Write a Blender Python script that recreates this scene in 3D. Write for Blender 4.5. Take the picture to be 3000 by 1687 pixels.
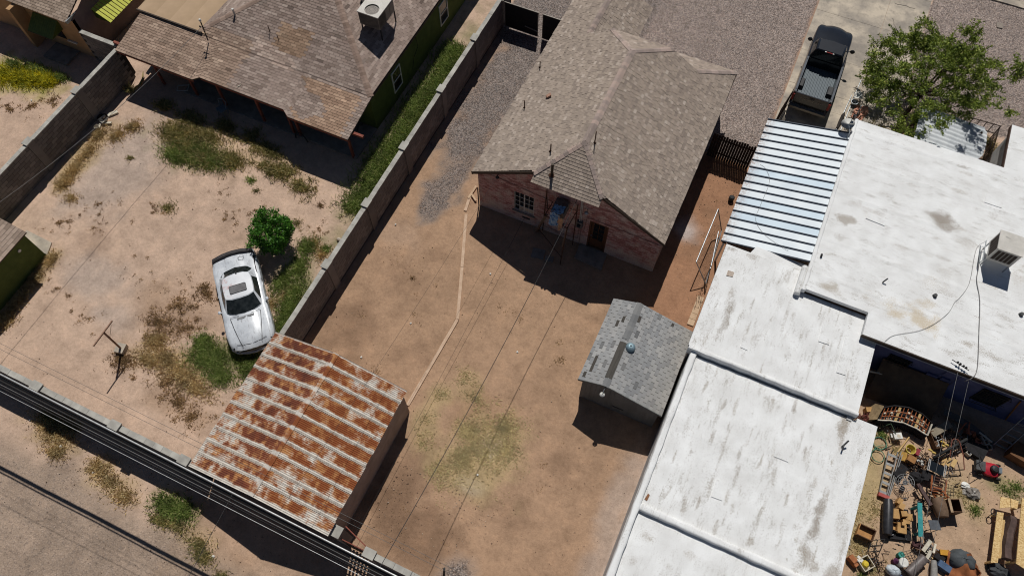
import bpy, math, random
import numpy as np
from mathutils import Vector, Matrix
for o in list(bpy.data.objects): bpy.data.objects.remove(o)
SC = bpy.context.scene
COL = SC.collection
# ---------------------------------------------------------------- camera
cam_d = bpy.data.cameras.new('camera'); cam = bpy.data.objects.new('camera', cam_d); COL.objects.link(cam)
cam_d.sensor_fit = 'HORIZONTAL'; cam_d.sensor_width = 36.0; cam_d.lens = 26.4
cam_d.clip_start = 0.1; cam_d.clip_end = 2000
cam.matrix_world = Matrix((
    (0.90884698, -0.36984834, 0.19289731, 0.0000),
    (0.41712587, 0.80779788, -0.41649561, 0.0000),
    (-0.00178183, 0.45899324, 0.88843797, 30.6000),
    (0, 0, 0, 1)))
SC.camera = cam
# ---------------------------------------------------------------- sky, sun, exposure
SUN_DIR = Vector((0.195, -0.58, -1.0)).normalized()          # the way the light travels
world = bpy.data.worlds.new('World'); SC.world = world; world.use_nodes = True
wn = world.node_tree.nodes; wl = world.node_tree.links
sky = wn.new('ShaderNodeTexSky'); sky.sky_type = 'NISHITA'; sky.sun_disc = False
sky.altitude = 400; sky.dust_density = .2; sky.air_density = .7
sky.sun_elevation = math.asin(-SUN_DIR.z); sky.sun_rotation = math.atan2(-SUN_DIR.x, -SUN_DIR.y)
bg = wn['Background']; bg.inputs['Strength'].default_value = 0.05
wl.new(sky.outputs['Color'], bg.inputs['Color'])
sun_d = bpy.data.lights.new('sun', 'SUN'); sun_d.energy = 5.0; sun_d.angle = math.radians(0.53); sun_d.color = (1.0, 0.98, 0.945)
sun = bpy.data.objects.new('sun', sun_d); COL.objects.link(sun); sun.location = (-20, 60, 100)
sun.rotation_euler = SUN_DIR.to_track_quat('-Z', 'Y').to_euler()
SC.cycles.filter_width = 1.1
SC.view_settings.view_transform = 'Standard'; SC.view_settings.look = 'None'
SC.view_settings.exposure = -0.55; SC.view_settings.gamma = 1.0; SC.view_settings.use_curve_mapping = False

# ---------------------------------------------------------------- helpers
RND = random.Random(7)
U = RND.uniform
def srgb(r, g, b):
    f = lambda c: (c/255/12.92) if c <= 10 else ((c/255+.055)/1.055)**2.4
    return (f(r), f(g), f(b))
ORG = {}
class MB:
    def __init__(s): s.v = []; s.f = []; s.c = []; s.m = []
    def add(s, vs, fs, col=None, mi=0):
        b = len(s.v); s.v += [tuple(p) for p in vs]; s.f += [tuple(b+i for i in f) for f in fs]
        s.m += [mi]*len(fs); s.c += [col or (1, 1, 1)]*len(vs); return s
    def box(s, x0, x1, y0, y1, z0, z1, col=None):
        return s.add([(x0,y0,z0),(x1,y0,z0),(x1,y1,z0),(x0,y1,z0),(x0,y0,z1),(x1,y0,z1),(x1,y1,z1),(x0,y1,z1)],
                     [(0,3,2,1),(4,5,6,7),(0,1,5,4),(1,2,6,5),(2,3,7,6),(3,0,4,7)], col)
    def obox(s, c, ax, ay, az, hx, hy, hz, col=None):        # oriented box: centre, three axes, half sizes
        c = Vector(c); ax = Vector(ax).normalized()*hx; ay = Vector(ay).normalized()*hy; az = Vector(az).normalized()*hz
        return s.add([c-ax-ay-az, c+ax-ay-az, c+ax+ay-az, c-ax+ay-az, c-ax-ay+az, c+ax-ay+az, c+ax+ay+az, c-ax+ay+az],
                     [(0,3,2,1),(4,5,6,7),(0,1,5,4),(1,2,6,5),(2,3,7,6),(3,0,4,7)], col)
    def rbox(s, cx, cy, z0, hx, hy, h, ang, col=None):       # box turned about z
        a = math.radians(ang)
        return s.obox((cx,cy,z0+h/2), (math.cos(a),math.sin(a),0), (-math.sin(a),math.cos(a),0), (0,0,1), hx, hy, h/2, col)
    def bar(s, a, b, w, h=None, col=None, up=(0,0,1)):       # rectangular bar from a to b
        a = Vector(a); b = Vector(b); d = (b-a); L = d.length; d.normalize(); u = Vector(up)
        if abs(d.dot(u)) > .97: u = Vector((1,0,0))
        x = d.cross(u).normalized(); z = x.cross(d).normalized(); h = w if h is None else h
        return s.obox((a+b)/2, d, x, z, L/2, w/2, h/2, col)
    def prism(s, pts, z0, z1, col=None):
        n = len(pts); vs = [(p[0],p[1],z0) for p in pts]+[(p[0],p[1],z1) for p in pts]
        return s.add(vs, [tuple(range(n-1,-1,-1)), tuple(range(n,2*n))]+[(i,(i+1)%n,n+(i+1)%n,n+i) for i in range(n)], col)
    def poly(s, pts, col=None): return s.add(pts, [tuple(range(len(pts)))], col)
    def slab(s, pts, t, col=None):                           # 3-D polygon thickened downwards along its normal
        P = [Vector(p) for p in pts]; n = (P[1]-P[0]).cross(P[2]-P[0]).normalized()
        if n.z < 0: P.reverse(); n = -n
        k = len(P); vs = [p-n*t for p in P]+P
        return s.add(vs, [tuple(range(k-1,-1,-1)), tuple(range(k,2*k))]+[(i,(i+1)%k,k+(i+1)%k,k+i) for i in range(k)], col)
    def tube(s, pts, r, n=6, col=None, cap=True):
        P = [Vector(p) for p in pts]; R = r if hasattr(r,'__len__') else [r]*len(P)
        vs = []; prev = None
        for i, p in enumerate(P):
            d = (P[min(i+1,len(P)-1)]-P[max(i-1,0)])
            if d.length < 1e-9: d = Vector((0,0,1))
            d.normalize()
            if prev is None:
                u = Vector((0,0,1)) if abs(d.z) < .9 else Vector((1,0,0)); x = d.cross(u).normalized()
            else:
                x = (prev-d*prev.dot(d)); x = x.normalized() if x.length > 1e-6 else d.orthogonal().normalized()
            prev = x; y = d.cross(x)
            for k in range(n):
                a = 2*math.pi*k/n; vs.append(p+(x*math.cos(a)+y*math.sin(a))*R[i])
        fs = []
        for i in range(len(P)-1):
            for k in range(n):
                fs.append((i*n+k, i*n+(k+1)%n, (i+1)*n+(k+1)%n, (i+1)*n+k))
        if cap: fs += [tuple(range(n-1,-1,-1)), tuple((len(P)-1)*n+k for k in range(n))]
        return s.add(vs, fs, col)
    def lathe(s, prof, n=16, c=(0,0,0), col=None, cap=True):  # prof = [(r,z)]
        vs = []; fs = []
        for r, z in prof:
            for k in range(n):
                a = 2*math.pi*k/n; vs.append((c[0]+r*math.cos(a), c[1]+r*math.sin(a), c[2]+z))
        for i in range(len(prof)-1):
            for k in range(n): fs.append((i*n+k, i*n+(k+1)%n, (i+1)*n+(k+1)%n, (i+1)*n+k))
        if cap: fs += [tuple(range(n-1,-1,-1)), tuple((len(prof)-1)*n+k for k in range(n))]
        return s.add(vs, fs, col)
    def loft(s, rings, closed=True, cap=True, col=None):      # rings of equal length
        n = len(rings[0]); vs = [p for r in rings for p in r]; fs = []
        for i in range(len(rings)-1):
            for k in range(n if closed else n-1): fs.append((i*n+k, i*n+(k+1)%n, (i+1)*n+(k+1)%n, (i+1)*n+k))
        if cap and closed: fs += [tuple(range(n-1,-1,-1)), tuple((len(rings)-1)*n+k for k in range(n))]
        return s.add(vs, fs, col)
    def blob(s, c, rx, ry, rz, n=10, m=6, jit=0.0, col=None, z0=-1.0, rnd=None):
        rr = rnd or RND; vs = []; fs = []
        for i in range(m+1):
            t = -math.pi/2+math.pi*i/m
            for k in range(n):
                a = 2*math.pi*k/n; j = 1+rr.uniform(-jit,jit)
                vs.append((c[0]+rx*math.cos(t)*math.cos(a)*j, c[1]+ry*math.cos(t)*math.sin(a)*j, c[2]+max(z0,math.sin(t))*rz*(j if i else 1)))
        for i in range(m):
            for k in range(n): fs.append((i*n+k, i*n+(k+1)%n, (i+1)*n+(k+1)%n, (i+1)*n+k))
        return s.add(vs, fs, col)
    def mesh(s, name, off=(0,0,0), colors=False):
        me = bpy.data.meshes.new(name)
        v = np.array(s.v, dtype=np.float64).reshape(-1,3)-np.array(off)
        me.from_pydata(v.tolist(), [], s.f)
        if colors:
            a = me.color_attributes.new('Col', 'FLOAT_COLOR', 'POINT')
            c = np.ones((len(s.v),4), dtype=np.float32); c[:,:3] = np.array(s.c, dtype=np.float32); a.data.foreach_set('color', c.ravel())
        me.update(); return me
    def build(s, name, mat, parent=None, colors=False, smooth=False, local=False):
        """one mesh object; vertices are world positions unless local"""
        org = (0,0,0)
        if parent is not None and not local: org = ORG[parent.name]
        me = s.mesh(name, org, colors)
        for mm in (mat if isinstance(mat,(list,tuple)) else [mat]): me.materials.append(mm)
        if isinstance(mat,(list,tuple)): me.polygons.foreach_set('material_index', s.m)
        if smooth: shade(me, smooth)
        o = bpy.data.objects.new(name, me); COL.objects.link(o); ORG[o.name] = org
        if parent is not None: o.parent = parent
        return o
def shade(me, ang=True):
    me.polygons.foreach_set('use_smooth', [True]*len(me.polygons))
    if ang is not True: me.set_sharp_from_angle(angle=math.radians(ang))
def weld(me, d=1e-4):
    import bmesh
    b = bmesh.new(); b.from_mesh(me); bmesh.ops.remove_doubles(b, verts=b.verts, dist=d); bmesh.ops.recalc_face_normals(b, faces=b.faces); b.to_mesh(me); b.free()
def tag(o, label=None, cat=None, group=None, kind=None):
    if label: o['label'] = label
    if cat: o['category'] = cat
    if group: o['group'] = group
    if kind: o['kind'] = kind
    return o
def thing(name, label, cat, loc=(0,0,0), rz=0, group=None):
    o = bpy.data.objects.new(name, None); COL.objects.link(o); o.empty_display_size = .2
    o.location = loc; o.rotation_euler = (0,0,math.radians(rz)); ORG[o.name] = tuple(loc)
    return tag(o, label, cat, group)
def single(name, mb, mat, label, cat, group=None, smooth=False, colors=False, base=None):
    """a thing that is one mesh; origin at its base"""
    v = np.array(mb.v)
    b = base or ((v[:,0].min()+v[:,0].max())/2, (v[:,1].min()+v[:,1].max())/2, v[:,2].min())
    me = mb.mesh(name, b, colors)
    for mm in (mat if isinstance(mat,(list,tuple)) else [mat]): me.materials.append(mm)
    if isinstance(mat,(list,tuple)): me.polygons.foreach_set('material_index', mb.m)
    if smooth: shade(me, smooth)
    o = bpy.data.objects.new(name, me); COL.objects.link(o); o.location = b; ORG[o.name] = b
    return tag(o, label, cat, group)
def inst(name, me, parent, loc, col=None, mat4=None, sc=None):
    o = bpy.data.objects.new(name, me); COL.objects.link(o); o.parent = parent
    if mat4 is not None: o.matrix_local = mat4
    else:
        o.location = loc
        if sc: o.scale = sc
    if col: o.color = (*col, 1)
    return o
def copy_tree(o, parent=None):
    c = o.copy(); COL.objects.link(c); c.parent = parent
    for ch in list(o.children): copy_tree(ch, c)
    return c

# ---------------------------------------------------------------- materials
class NT:
    def __init__(s, name):
        s.m = bpy.data.materials.new(name); s.m.use_nodes = True; s.t = s.m.node_tree; s.t.nodes.clear()
        s.out = s.n('ShaderNodeOutputMaterial'); s.p = s.n('ShaderNodeBsdfPrincipled'); s.l(s.p.outputs[0], s.out.inputs[0])
    def n(s, t, **k):
        x = s.t.nodes.new(t)
        for a, b in k.items(): setattr(x, a, b)
        return x
    def l(s, a, b): s.t.links.new(a, b)
    def val(s, sock, v):
        if hasattr(v, 'node'): s.l(v, sock)
        else:
            if hasattr(v,'__len__') and len(v) == 3 and sock.type == 'RGBA': v = (*v, 1)
            sock.default_value = v
    def math(s, op, a, b=0.0, clamp=False):
        x = s.n('ShaderNodeMath', operation=op, use_clamp=clamp); s.val(x.inputs[0], a); s.val(x.inputs[1], b); return x.outputs[0]
    def mix(s, f, a, b, mode='MIX'):
        x = s.n('ShaderNodeMix', data_type='RGBA', blend_type=mode); s.val(x.inputs[0], f); s.val(x.inputs[6], a); s.val(x.inputs[7], b); return x.outputs[2]
    def ramp(s, f, stops, interp='LINEAR'):
        x = s.n('ShaderNodeValToRGB'); r = x.color_ramp; r.interpolation = interp
        while len(r.elements) < len(stops): r.elements.new(.5)
        for e, (p, c) in zip(r.elements, stops): e.position = p; e.color = (*c, 1) if len(c) == 3 else c
        s.val(x.inputs[0], f); return x.outputs[0]
    def rmp(s, f, a, b, c=0.0, d=1.0):                       # map range clamped
        x = s.n('ShaderNodeMapRange'); s.val(x.inputs[0], f)
        for i, v in zip((1,2,3,4), (a,b,c,d)): x.inputs[i].default_value = v
        return x.outputs[0]
    def pos(s, scale=(1,1,1), obj=False, rot=(0,0,0)):
        if obj: o = s.n('ShaderNodeTexCoord').outputs['Object']
        else: o = s.n('ShaderNodeNewGeometry').outputs['Position']
        mp = s.n('ShaderNodeMapping'); mp.inputs['Scale'].default_value = scale; mp.inputs['Rotation'].default_value = rot; s.l(o, mp.inputs[0]); return mp.outputs[0]
    def noise(s, vec, scale, detail=3, rough=.55, dist=0.0, out=0):
        x = s.n('ShaderNodeTexNoise'); s.l(vec, x.inputs['Vector']); x.inputs['Scale'].default_value = scale
        x.inputs['Detail'].default_value = detail; x.inputs['Roughness'].default_value = rough; x.inputs['Distortion'].default_value = dist
        return x.outputs[out]
    def voro(s, vec, scale, feature='F1', out='Distance'):
        x = s.n('ShaderNodeTexVoronoi', feature=feature); s.l(vec, x.inputs['Vector']); x.inputs['Scale'].default_value = scale; return x.outputs[out]
    def bump(s, h, strength=.3, dist=.02):
        x = s.n('ShaderNodeBump'); x.inputs['Strength'].default_value = strength; x.inputs['Distance'].default_value = dist; s.l(h, x.inputs['Height']); s.l(x.outputs[0], s.p.inputs['Normal']); return x
    def attr(s, name='Col'):
        x = s.n('ShaderNodeAttribute'); x.attribute_name = name; return x.outputs['Color']
    def ocol(s): return s.n('ShaderNodeObjectInfo').outputs['Color']
    def orand(s): return s.n('ShaderNodeObjectInfo').outputs['Random']
    def island(s): return s.n('ShaderNodeNewGeometry').outputs['Random Per Island']
    def fin(s, col, rough=.8, metal=0.0, spec=.3):
        s.val(s.p.inputs['Base Color'], col); s.val(s.p.inputs['Roughness'], rough); s.val(s.p.inputs['Metallic'], metal); s.val(s.p.inputs['Specular IOR Level'], spec); return s.m
def pm(name, c1, c2=None, scale=6.0, rough=.8, metal=0.0, bump=.15, fine=40.0, obj=False, spec=.3, k=.25, stretch=(1,1,1)):
    """plain weathered surface: two tones in blotches plus fine grain"""
    t = NT(name); p = t.pos(stretch, obj); c2 = c2 or tuple(x*.7 for x in c1)
    a = t.noise(p, scale, 4, .6); b = t.noise(p, fine, 2, .6)
    col = t.mix(t.rmp(a, .32, .68), c1, c2)
    col = t.mix(k, col, t.mix(1.0, col, t.ramp(b, [(.3,(.35,.35,.35)),(.7,(1.5,1.5,1.5))]), 'MULTIPLY'))
    if bump: t.bump(b, bump, .01)
    return t.fin(col, rough, metal, spec)
# ================================================================ ground
def vnoise(x, y, seed=0):
    xi = np.floor(x).astype(np.int64); yi = np.floor(y).astype(np.int64); fx = x-xi; fy = y-yi
    fx = fx*fx*(3-2*fx); fy = fy*fy*(3-2*fy)
    def h(a, b):
        n = (a*374761393+b*668265263+seed*982451653) & 0x7fffffff
        n = ((n ^ (n >> 13))*1274126177) & 0x7fffffff
        return ((n ^ (n >> 16)) & 0xffff)/65535.0
    return (h(xi,yi)*(1-fx)+h(xi+1,yi)*fx)*(1-fy)+(h(xi,yi+1)*(1-fx)+h(xi+1,yi+1)*fx)*fy
def fbm(x, y, s=1.0, seed=0, o=4):
    r = 0; a = .5; t = 0
    for i in range(o): r = r+a*vnoise(x*s, y*s, seed+i*17); t += a; a *= .5; s *= 2.03
    return r/t
def sstep(e0, e1, v): t = np.clip((v-e0)/(e1-e0), 0, 1); return t*t*(3-2*t)
def box_mask(x, y, x0, x1, y0, y1, w=.3, n=0):
    return sstep(x0-w, x0+w, x+n)*(1-sstep(x1-w, x1+w, x+n))*sstep(y0-w, y0+w, y+n)*(1-sstep(y1-w, y1+w, y+n))
def ell(x, y, cx, cy, rx, ry, n, soft=.45, ang=0):
    a = math.radians(ang); dx = x-cx; dy = y-cy; u = dx*math.cos(a)+dy*math.sin(a); v = -dx*math.sin(a)+dy*math.cos(a)
    return 1-sstep(1-soft, 1+soft, np.sqrt((u/rx)**2+(v/ry)**2)+n)

STEP = .16
gx = np.concatenate([[-400,-120,-60], np.arange(-42, 22, STEP), [60,120,400]])
gy_ = np.concatenate([[-400,-120,-40,-20], np.arange(-9, 48, STEP), [70,120,400]])
GX, GY = np.meshgrid(gx, gy_)
N1 = fbm(GX, GY, .35, 1)-.5; N2 = fbm(GX, GY, 1.3, 5)-.5; N3 = fbm(GX, GY, 3.5, 9, 3)-.5
SAND = np.array(srgb(190,163,142)); BROWN = np.array(srgb(168,137,111)); RED = np.array(srgb(154,116,90)); ALLEY = np.array(srgb(164,145,127))
GREYD = np.array(srgb(170,155,144)); GRAVG = np.array(srgb(142,130,121)); GRAVP = np.array(srgb(168,152,141)); JUNK = np.array(srgb(178,150,124))
ASH = np.array(srgb(196,196,196)); DARK = np.array(srgb(126,100,80)); STRAW = np.array(srgb(178,156,116))
C0 = np.ones(GX.shape+(3,))*SAND
GRAV = np.zeros(GX.shape)
def lay(m, c): 
    global C0
    C0 = C0*(1-m[...,None])+c*m[...,None]
lay(sstep(-14.3,-13.9,GX)*(1-sstep(1.5,1.8,GX)), BROWN)                                   # middle lot
lay(sstep(-14,-12,GX+N1*3)*(1-sstep(13,17,GY+N1*6))*(GX<1.7)*.0, DARK)
lay(np.clip(sstep(.5,2.5,GX+ (GY-12)*.18+N1*4)*(GY>3)*(GX<1.7)*(GX>-3),0,1)*.75, RED)
lay(box_mask(GX,GY,-1.6,1.7,13.5,26,.6,N2*1.2), RED)
lay(box_mask(GX,GY,8.3,30,-9,16.9,.2), JUNK)
# grey dust patches, darker damp earth
lay(np.clip(ell(GX,GY,-27.4,12.2,1.9,3.2,N2*1.1,.5)*.6,0,1), GREYD)
lay(np.clip(ell(GX,GY,-24.4,6.7,1.7,1.0,N2*1.4,.6)*.6,0,1), GREYD)
lay(np.clip(ell(GX,GY,-22.3,5.6,1.0,.7,N2*1.4,.6)*.5,0,1), GREYD)
lay(np.clip(ell(GX,GY,-5.6,3.0,2.0,1.5,N2*1.6,.5)*.75,0,1), DARK)
lay(np.clip(ell(GX,GY,-6.6,4.4,1.2,1.6,N2*1.6,.5)*.5,0,1), DARK)
lay(np.clip(ell(GX,GY,-5.2,8.2,1.3,1.1,N2*1.8,.6)*.4,0,1), RED)
lay(np.clip(ell(GX,GY,-12.3,9.6,1.0,1.4,N2*1.8,.6)*.45,0,1), DARK)
for a,b,r in ((-11.5,12.5,.8),(-10.4,14.4,.6),(-12.6,14.6,.9),(-9.2,9.7,.8),(-11.4,7.9,.5),(-2.5,14.3,.6),(-1.2,8,.7),(-2.6,5.2,.9),(-22.7,14.5,.9),(-20,11,1.1),(-26,8.5,.9),(.2,19.5,.6),(.6,22,.5)):
    lay(np.clip(ell(GX,GY,a,b,r,r*.8,N2*2.2,.7)*.3,0,1), DARK if RND.random()<.6 else SAND)
# pale ash by the straw patch, lime dust along the white wall
lay(np.clip(ell(GX,GY,-4.35,6.9,.32,.2,N2*1.2,.5)*.9,0,1), ASH)
lay(np.clip(ell(GX,GY,-4.3,7.4,.5,.35,N2*1.5,.6)*.35,0,1), ASH)
lay(np.clip(ell(GX,GY,-4.5,5.5,.5,.3,N2*1.5,.6)*.4,0,1), ASH)
lay(np.clip(ell(GX,GY,1.3,6.6,.5,3.2,N2*1.6,.7)*.22,0,1), ASH)
lay(np.clip(ell(GX,GY,-.35,20.6,.5,.5,N2*1.6,.7)*.5,0,1), ASH)
# gravel
def grav(m, c, k=1.0):
    global GRAV
    m = np.clip(m, 0, 1); lay(m, c); GRAV = np.maximum(GRAV, m*k)
grav(box_mask(GX,GY,-13.7,-9,19.6,30,.9,N2*2.0+N1*1.2)*(GX>-14.1)*(1-.6*box_mask(GX,GY,-11.4,-9.8,15,23.5,.5,N2*2.5)), GRAVG)
grav(ell(GX,GY,-12.0,18.3,.85,1.9,N2*1.6,.5)*.85, GRAVG)
grav(ell(GX,GY,-11.9,16.4,.4,.7,N2*1.6,.5)*.5, GRAVG)
grav(ell(GX,GY,-3.3,2.2,.7,.8,N2*1.6,.5)*.8, GRAVG*1.1)
grav(box_mask(GX,GY,-14.2,1.55,25.2,60,.12,N3*.2)*(GX>-9.5)*(1-(GX>-1.2)*(GY<25.5)), GRAVP)
grav(box_mask(GX,GY,-14.2,-6.5,29.05,60,.05,0), GRAVG*1.05)
grav(box_mask(GX,GY,7.45,40,32.6,60,.15,N3*.4), GRAVP)
grav((1-sstep(-1.6,-.3,GY+N1*2.4))*.75, ALLEY*.96, .6)
lay(np.clip(box_mask(GX,GY,-60,60,-.9,1.4,.5,N2*.8)*.35,0,1), SAND)
lay(np.clip(sstep(.42,.62,fbm(GX,GY,.8,31))*(GY<-.9)*.35,0,1), np.array(srgb(128,112,98)))
# matted growth under the weeds
GRN = np.array(srgb(112,114,72)); DRYG = np.array(srgb(172,148,108)); BRN = np.array(srgb(140,110,82))
for a,b,rx,ry,c_,k in ((-15.4,20.8,.9,6.2,GRN,.85),(-16.0,10.6,.7,1.6,GRN,.7),(-15.3,8.4,.5,1.3,GRN,.7),(-15.6,6.3,.8,.7,GRN,.75),(-17,5.8,1.1,.7,GRN,.7),(-18.6,4.8,1.7,.7,DRYG,.7),(-20,7,1.7,1.5,BRN,.45),(-24.6,14.8,1.9,1.0,GRN,.6),(-25.4,15.3,1.5,.7,DRYG,.5),(-21,15.8,2.6,.7,DRYG,.4),(-29.4,12,.6,1.9,DRYG,.8),(-26.9,5.2,.5,1.8,DRYG,.8),(-35.8,15,1.7,1.0,np.array(srgb(150,146,50)),.8),(-4.5,7,1.5,1.8,STRAW,.75),(-5.5,6,.9,1.1,STRAW,.5),(-7.3,7.6,.5,1.3,STRAW,.6),(-6.4,9.3,.7,.8,STRAW,.45),(-17.8,-.4,1.3,.6,DRYG,.6),(-21.2,.2,1.2,.6,DRYG,.6),(-14.8,-.3,.9,.5,GRN,.7),(-13.5,-.8,1.2,.5,DRYG,.5),(10,11.5,.8,2.3,np.array(srgb(160,146,100)),.6),(13.7,13.3,.8,.7,np.array(srgb(160,146,104)),.5),(15.3,14.4,.8,.5,GRN,.6),(-16.9,3.4,1.6,.7,BRN,.4),(7,30,1.5,1.6,BRN,.6)):
    lay(np.clip(ell(GX,GY,a,b,rx,ry,N2*1.6,.6)*k,0,1), c_)
# soft large-scale unevenness of tone
C0 = C0*(1+.26*N1[...,None]+.22*N2[...,None])
Z = .05*N1+.03*N2+.012*N3
inner = (GX>-41)&(GX<21)&(GY>-8)&(GY<47)
Z = np.where(inner, Z-.012, -.03)
ny, nx = GX.shape
gv = np.stack([GX, GY, Z], -1).reshape(-1,3)
gi = np.arange(nx*ny).reshape(ny,nx)
gf = np.stack([gi[:-1,:-1], gi[:-1,1:], gi[1:,1:], gi[1:,:-1]], -1).reshape(-1,4)
me = bpy.data.meshes.new('ground'); me.from_pydata(gv.tolist(), [], gf.tolist())
a_ = me.color_attributes.new('Col','FLOAT_COLOR','POINT')
cc = np.ones((nx*ny,4), dtype=np.float32); cc[:,:3] = C0.reshape(-1,3); cc[:,3] = GRAV.ravel(); a_.data.foreach_set('color', cc.ravel())
shade(me)
t = NT('earth'); p = t.pos()
at = t.n('ShaderNodeAttribute'); at.attribute_name = 'Col'
big = t.noise(p, 1.6, 5, .62); mid = t.noise(p, 7, 4, .62); fine = t.noise(p, 34, 3, .65)
base = t.mix(1.0, at.outputs['Color'], t.ramp(big, [(.28,(.80,.79,.78)),(.5,(1,1,1)),(.72,(1.16,1.14,1.12))]), 'MULTIPLY')
base = t.mix(1.0, base, t.ramp(mid, [(.25,(.86,.85,.84)),(.5,(1,1,1)),(.75,(1.11,1.11,1.11))]), 'MULTIPLY')
base = t.mix(1.0, base, t.ramp(fine, [(.28,(.8,.79,.78)),(.5,(1,1,1)),(.74,(1.16,1.16,1.16))]), 'MULTIPLY')
speck = t.math('MULTIPLY', t.rmp(t.voro(p, 5.0), .055, .03), t.rmp(t.noise(p, 2.2, 2), .5, .62))      # bits of dark litter
base = t.mix(t.math('MULTIPLY', speck, .75), base, srgb(70,48,36))
peb = t.math('MULTIPLY', t.rmp(t.voro(p, 3.1), .03, .018), .6)                                         # odd pale pebbles
base = t.mix(peb, base, srgb(205,190,175))
vr = t.n('ShaderNodeTexVoronoi'); t.l(p, vr.inputs['Vector']); vr.inputs['Scale'].default_value = 17
sv = t.n('ShaderNodeSeparateColor'); t.l(vr.outputs['Color'], sv.inputs[0])
stone = t.mix(1.0, at.outputs['Color'], t.ramp(sv.outputs[0], [(0,(.58,.57,.57)),(.35,(.87,.86,.86)),(.7,(1.06,1.05,1.04)),(1,(1.42,1.4,1.38))]), 'MULTIPLY')
stone = t.mix(.22, stone, t.ramp(sv.outputs[1], [(0,srgb(120,90,84)),(.5,srgb(150,140,135)),(1,srgb(128,130,140))]))
stone = t.mix(1.0, stone, t.ramp(vr.outputs['Distance'], [(.0,(1.05,1.05,1.05)),(.45,(.95,.95,.95)),(.75,(.45,.45,.45))]), 'MULTIPLY')
stone = t.mix(.75, stone, t.mix(1.0, stone, t.ramp(big, [(.3,(.8,.8,.8)),(.7,(1.15,1.15,1.15))]), 'MULTIPLY'))
g_ = t.rmp(t.math('ADD', at.outputs['Alpha'], t.math('MULTIPLY', t.math('SUBTRACT', mid, .5), .9)), .3, .7)
base = t.mix(g_, base, stone)
h = t.math('ADD', t.math('MULTIPLY', fine, .5), t.math('ADD', t.math('MULTIPLY', mid, .8), t.math('MULTIPLY', t.math('SUBTRACT', .6, vr.outputs['Distance']), t.math('MULTIPLY', g_, 1.1))))
t.bump(h, .6, .045)
M_EARTH = t.fin(base, .95, 0, .1)
me.materials.append(M_EARTH)
ground = bpy.data.objects.new('ground', me); COL.objects.link(ground); tag(ground, kind='structure', label='bare desert dirt with gravel and dust patches')

# ---------------------------------------------------------------- concrete drive, sidewalk, road beyond
t = NT('concrete'); p = t.pos()
a = t.noise(p, .55, 5, .62); b = t.noise(p, 3.2, 5, .65); f = t.noise(p, 45, 2, .6)
col = t.mix(t.rmp(a, .38, .62), srgb(196,182,162), srgb(146,137,126))
col = t.mix(t.math('MULTIPLY', t.rmp(b, .5, .75), .6), col, srgb(120,112,104))
st = t.n('ShaderNodeTexVoronoi'); t.l(p, st.inputs['Vector']); st.inputs['Scale'].default_value = .55
col = t.mix(t.rmp(st.outputs['Distance'], .38, .05, 0, .35), col, srgb(108,103,98))
col = t.mix(.3, col, t.mix(1.0, col, t.ramp(f, [(.3,(.6,.6,.6)),(.7,(1.35,1.35,1.35))]), 'MULTIPLY'))
t.bump(f, .15, .004)
M_CONC = t.fin(col, .85, 0, .3)
M_CONC_OLD = pm('old_concrete', srgb(150,142,132), srgb(118,110,102), 3, .9)
drive = thing('driveway', 'pale concrete driveway slabs beneath the black pickup', 'driveway', (4.5,35,0)); tag(drive, kind='structure'); 
del drive['category']
def drive_slab(x0,x1,y0,y1,k):
    MB().box(x0+.007,x1-.007,y0+.007,y1-.007,-.06,.022+.003*k).build('slab', M_CONC, drive)
ys = [27.3,29.0,30.62,31.76,34.35,37.66,40.9,44.2]
for i in range(len(ys)-1):
    drive_slab(1.62,5.3,ys[i],ys[i+1],i%2); drive_slab(5.3,7.45,ys[i]+.02,ys[i+1]+.02,(i+1)%2)
MB().box(7.6,18,42.55,44.2,-.06,.06).build('sidewalk', M_CONC, None); tag(bpy.data.objects['sidewalk'], kind='structure')
M_ASPH = pm('asphalt', srgb(88,86,84), srgb(70,68,67), 2.5, .9, fine=60)
r_ = MB().box(-60,60,45.2,53,-.05,.012).build('road', M_ASPH); tag(r_, kind='structure')
k_ = MB().box(7.6,18,44.2,44.5,-.05,.1).build('kerb', M_CONC_OLD); tag(k_, kind='structure')
# cracks in the drive
m = MB()
def ribbon(m, pts, w, z, col=None):
    for a, b in zip(pts[:-1], pts[1:]):
        d = Vector((b[0]-a[0], b[1]-a[1], 0)).normalized(); n = Vector((-d.y, d.x, 0))*w/2
        m.add([(a[0]-n.x,a[1]-n.y,z),(a[0]+n.x,a[1]+n.y,z),(b[0]+n.x,b[1]+n.y,z),(b[0]-n.x,b[1]-n.y,z)], [(0,3,2,1)])
def wander(a, b, n=8, j=.05):
    return [(a[0]+(b[0]-a[0])*i/n+(U(-j,j) if 0<i<n else 0), a[1]+(b[1]-a[1])*i/n+(U(-j,j) if 0<i<n else 0)) for i in range(n+1)]
ribbon(m, wander((5.6,39.95),(6.7,40.0)), .03, .0285); ribbon(m, wander((5.7,38.7),(6.1,37.9)), .022, .0285)
m.build('crack', pm('crack_dirt', srgb(80,74,68)), drive)

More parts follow.
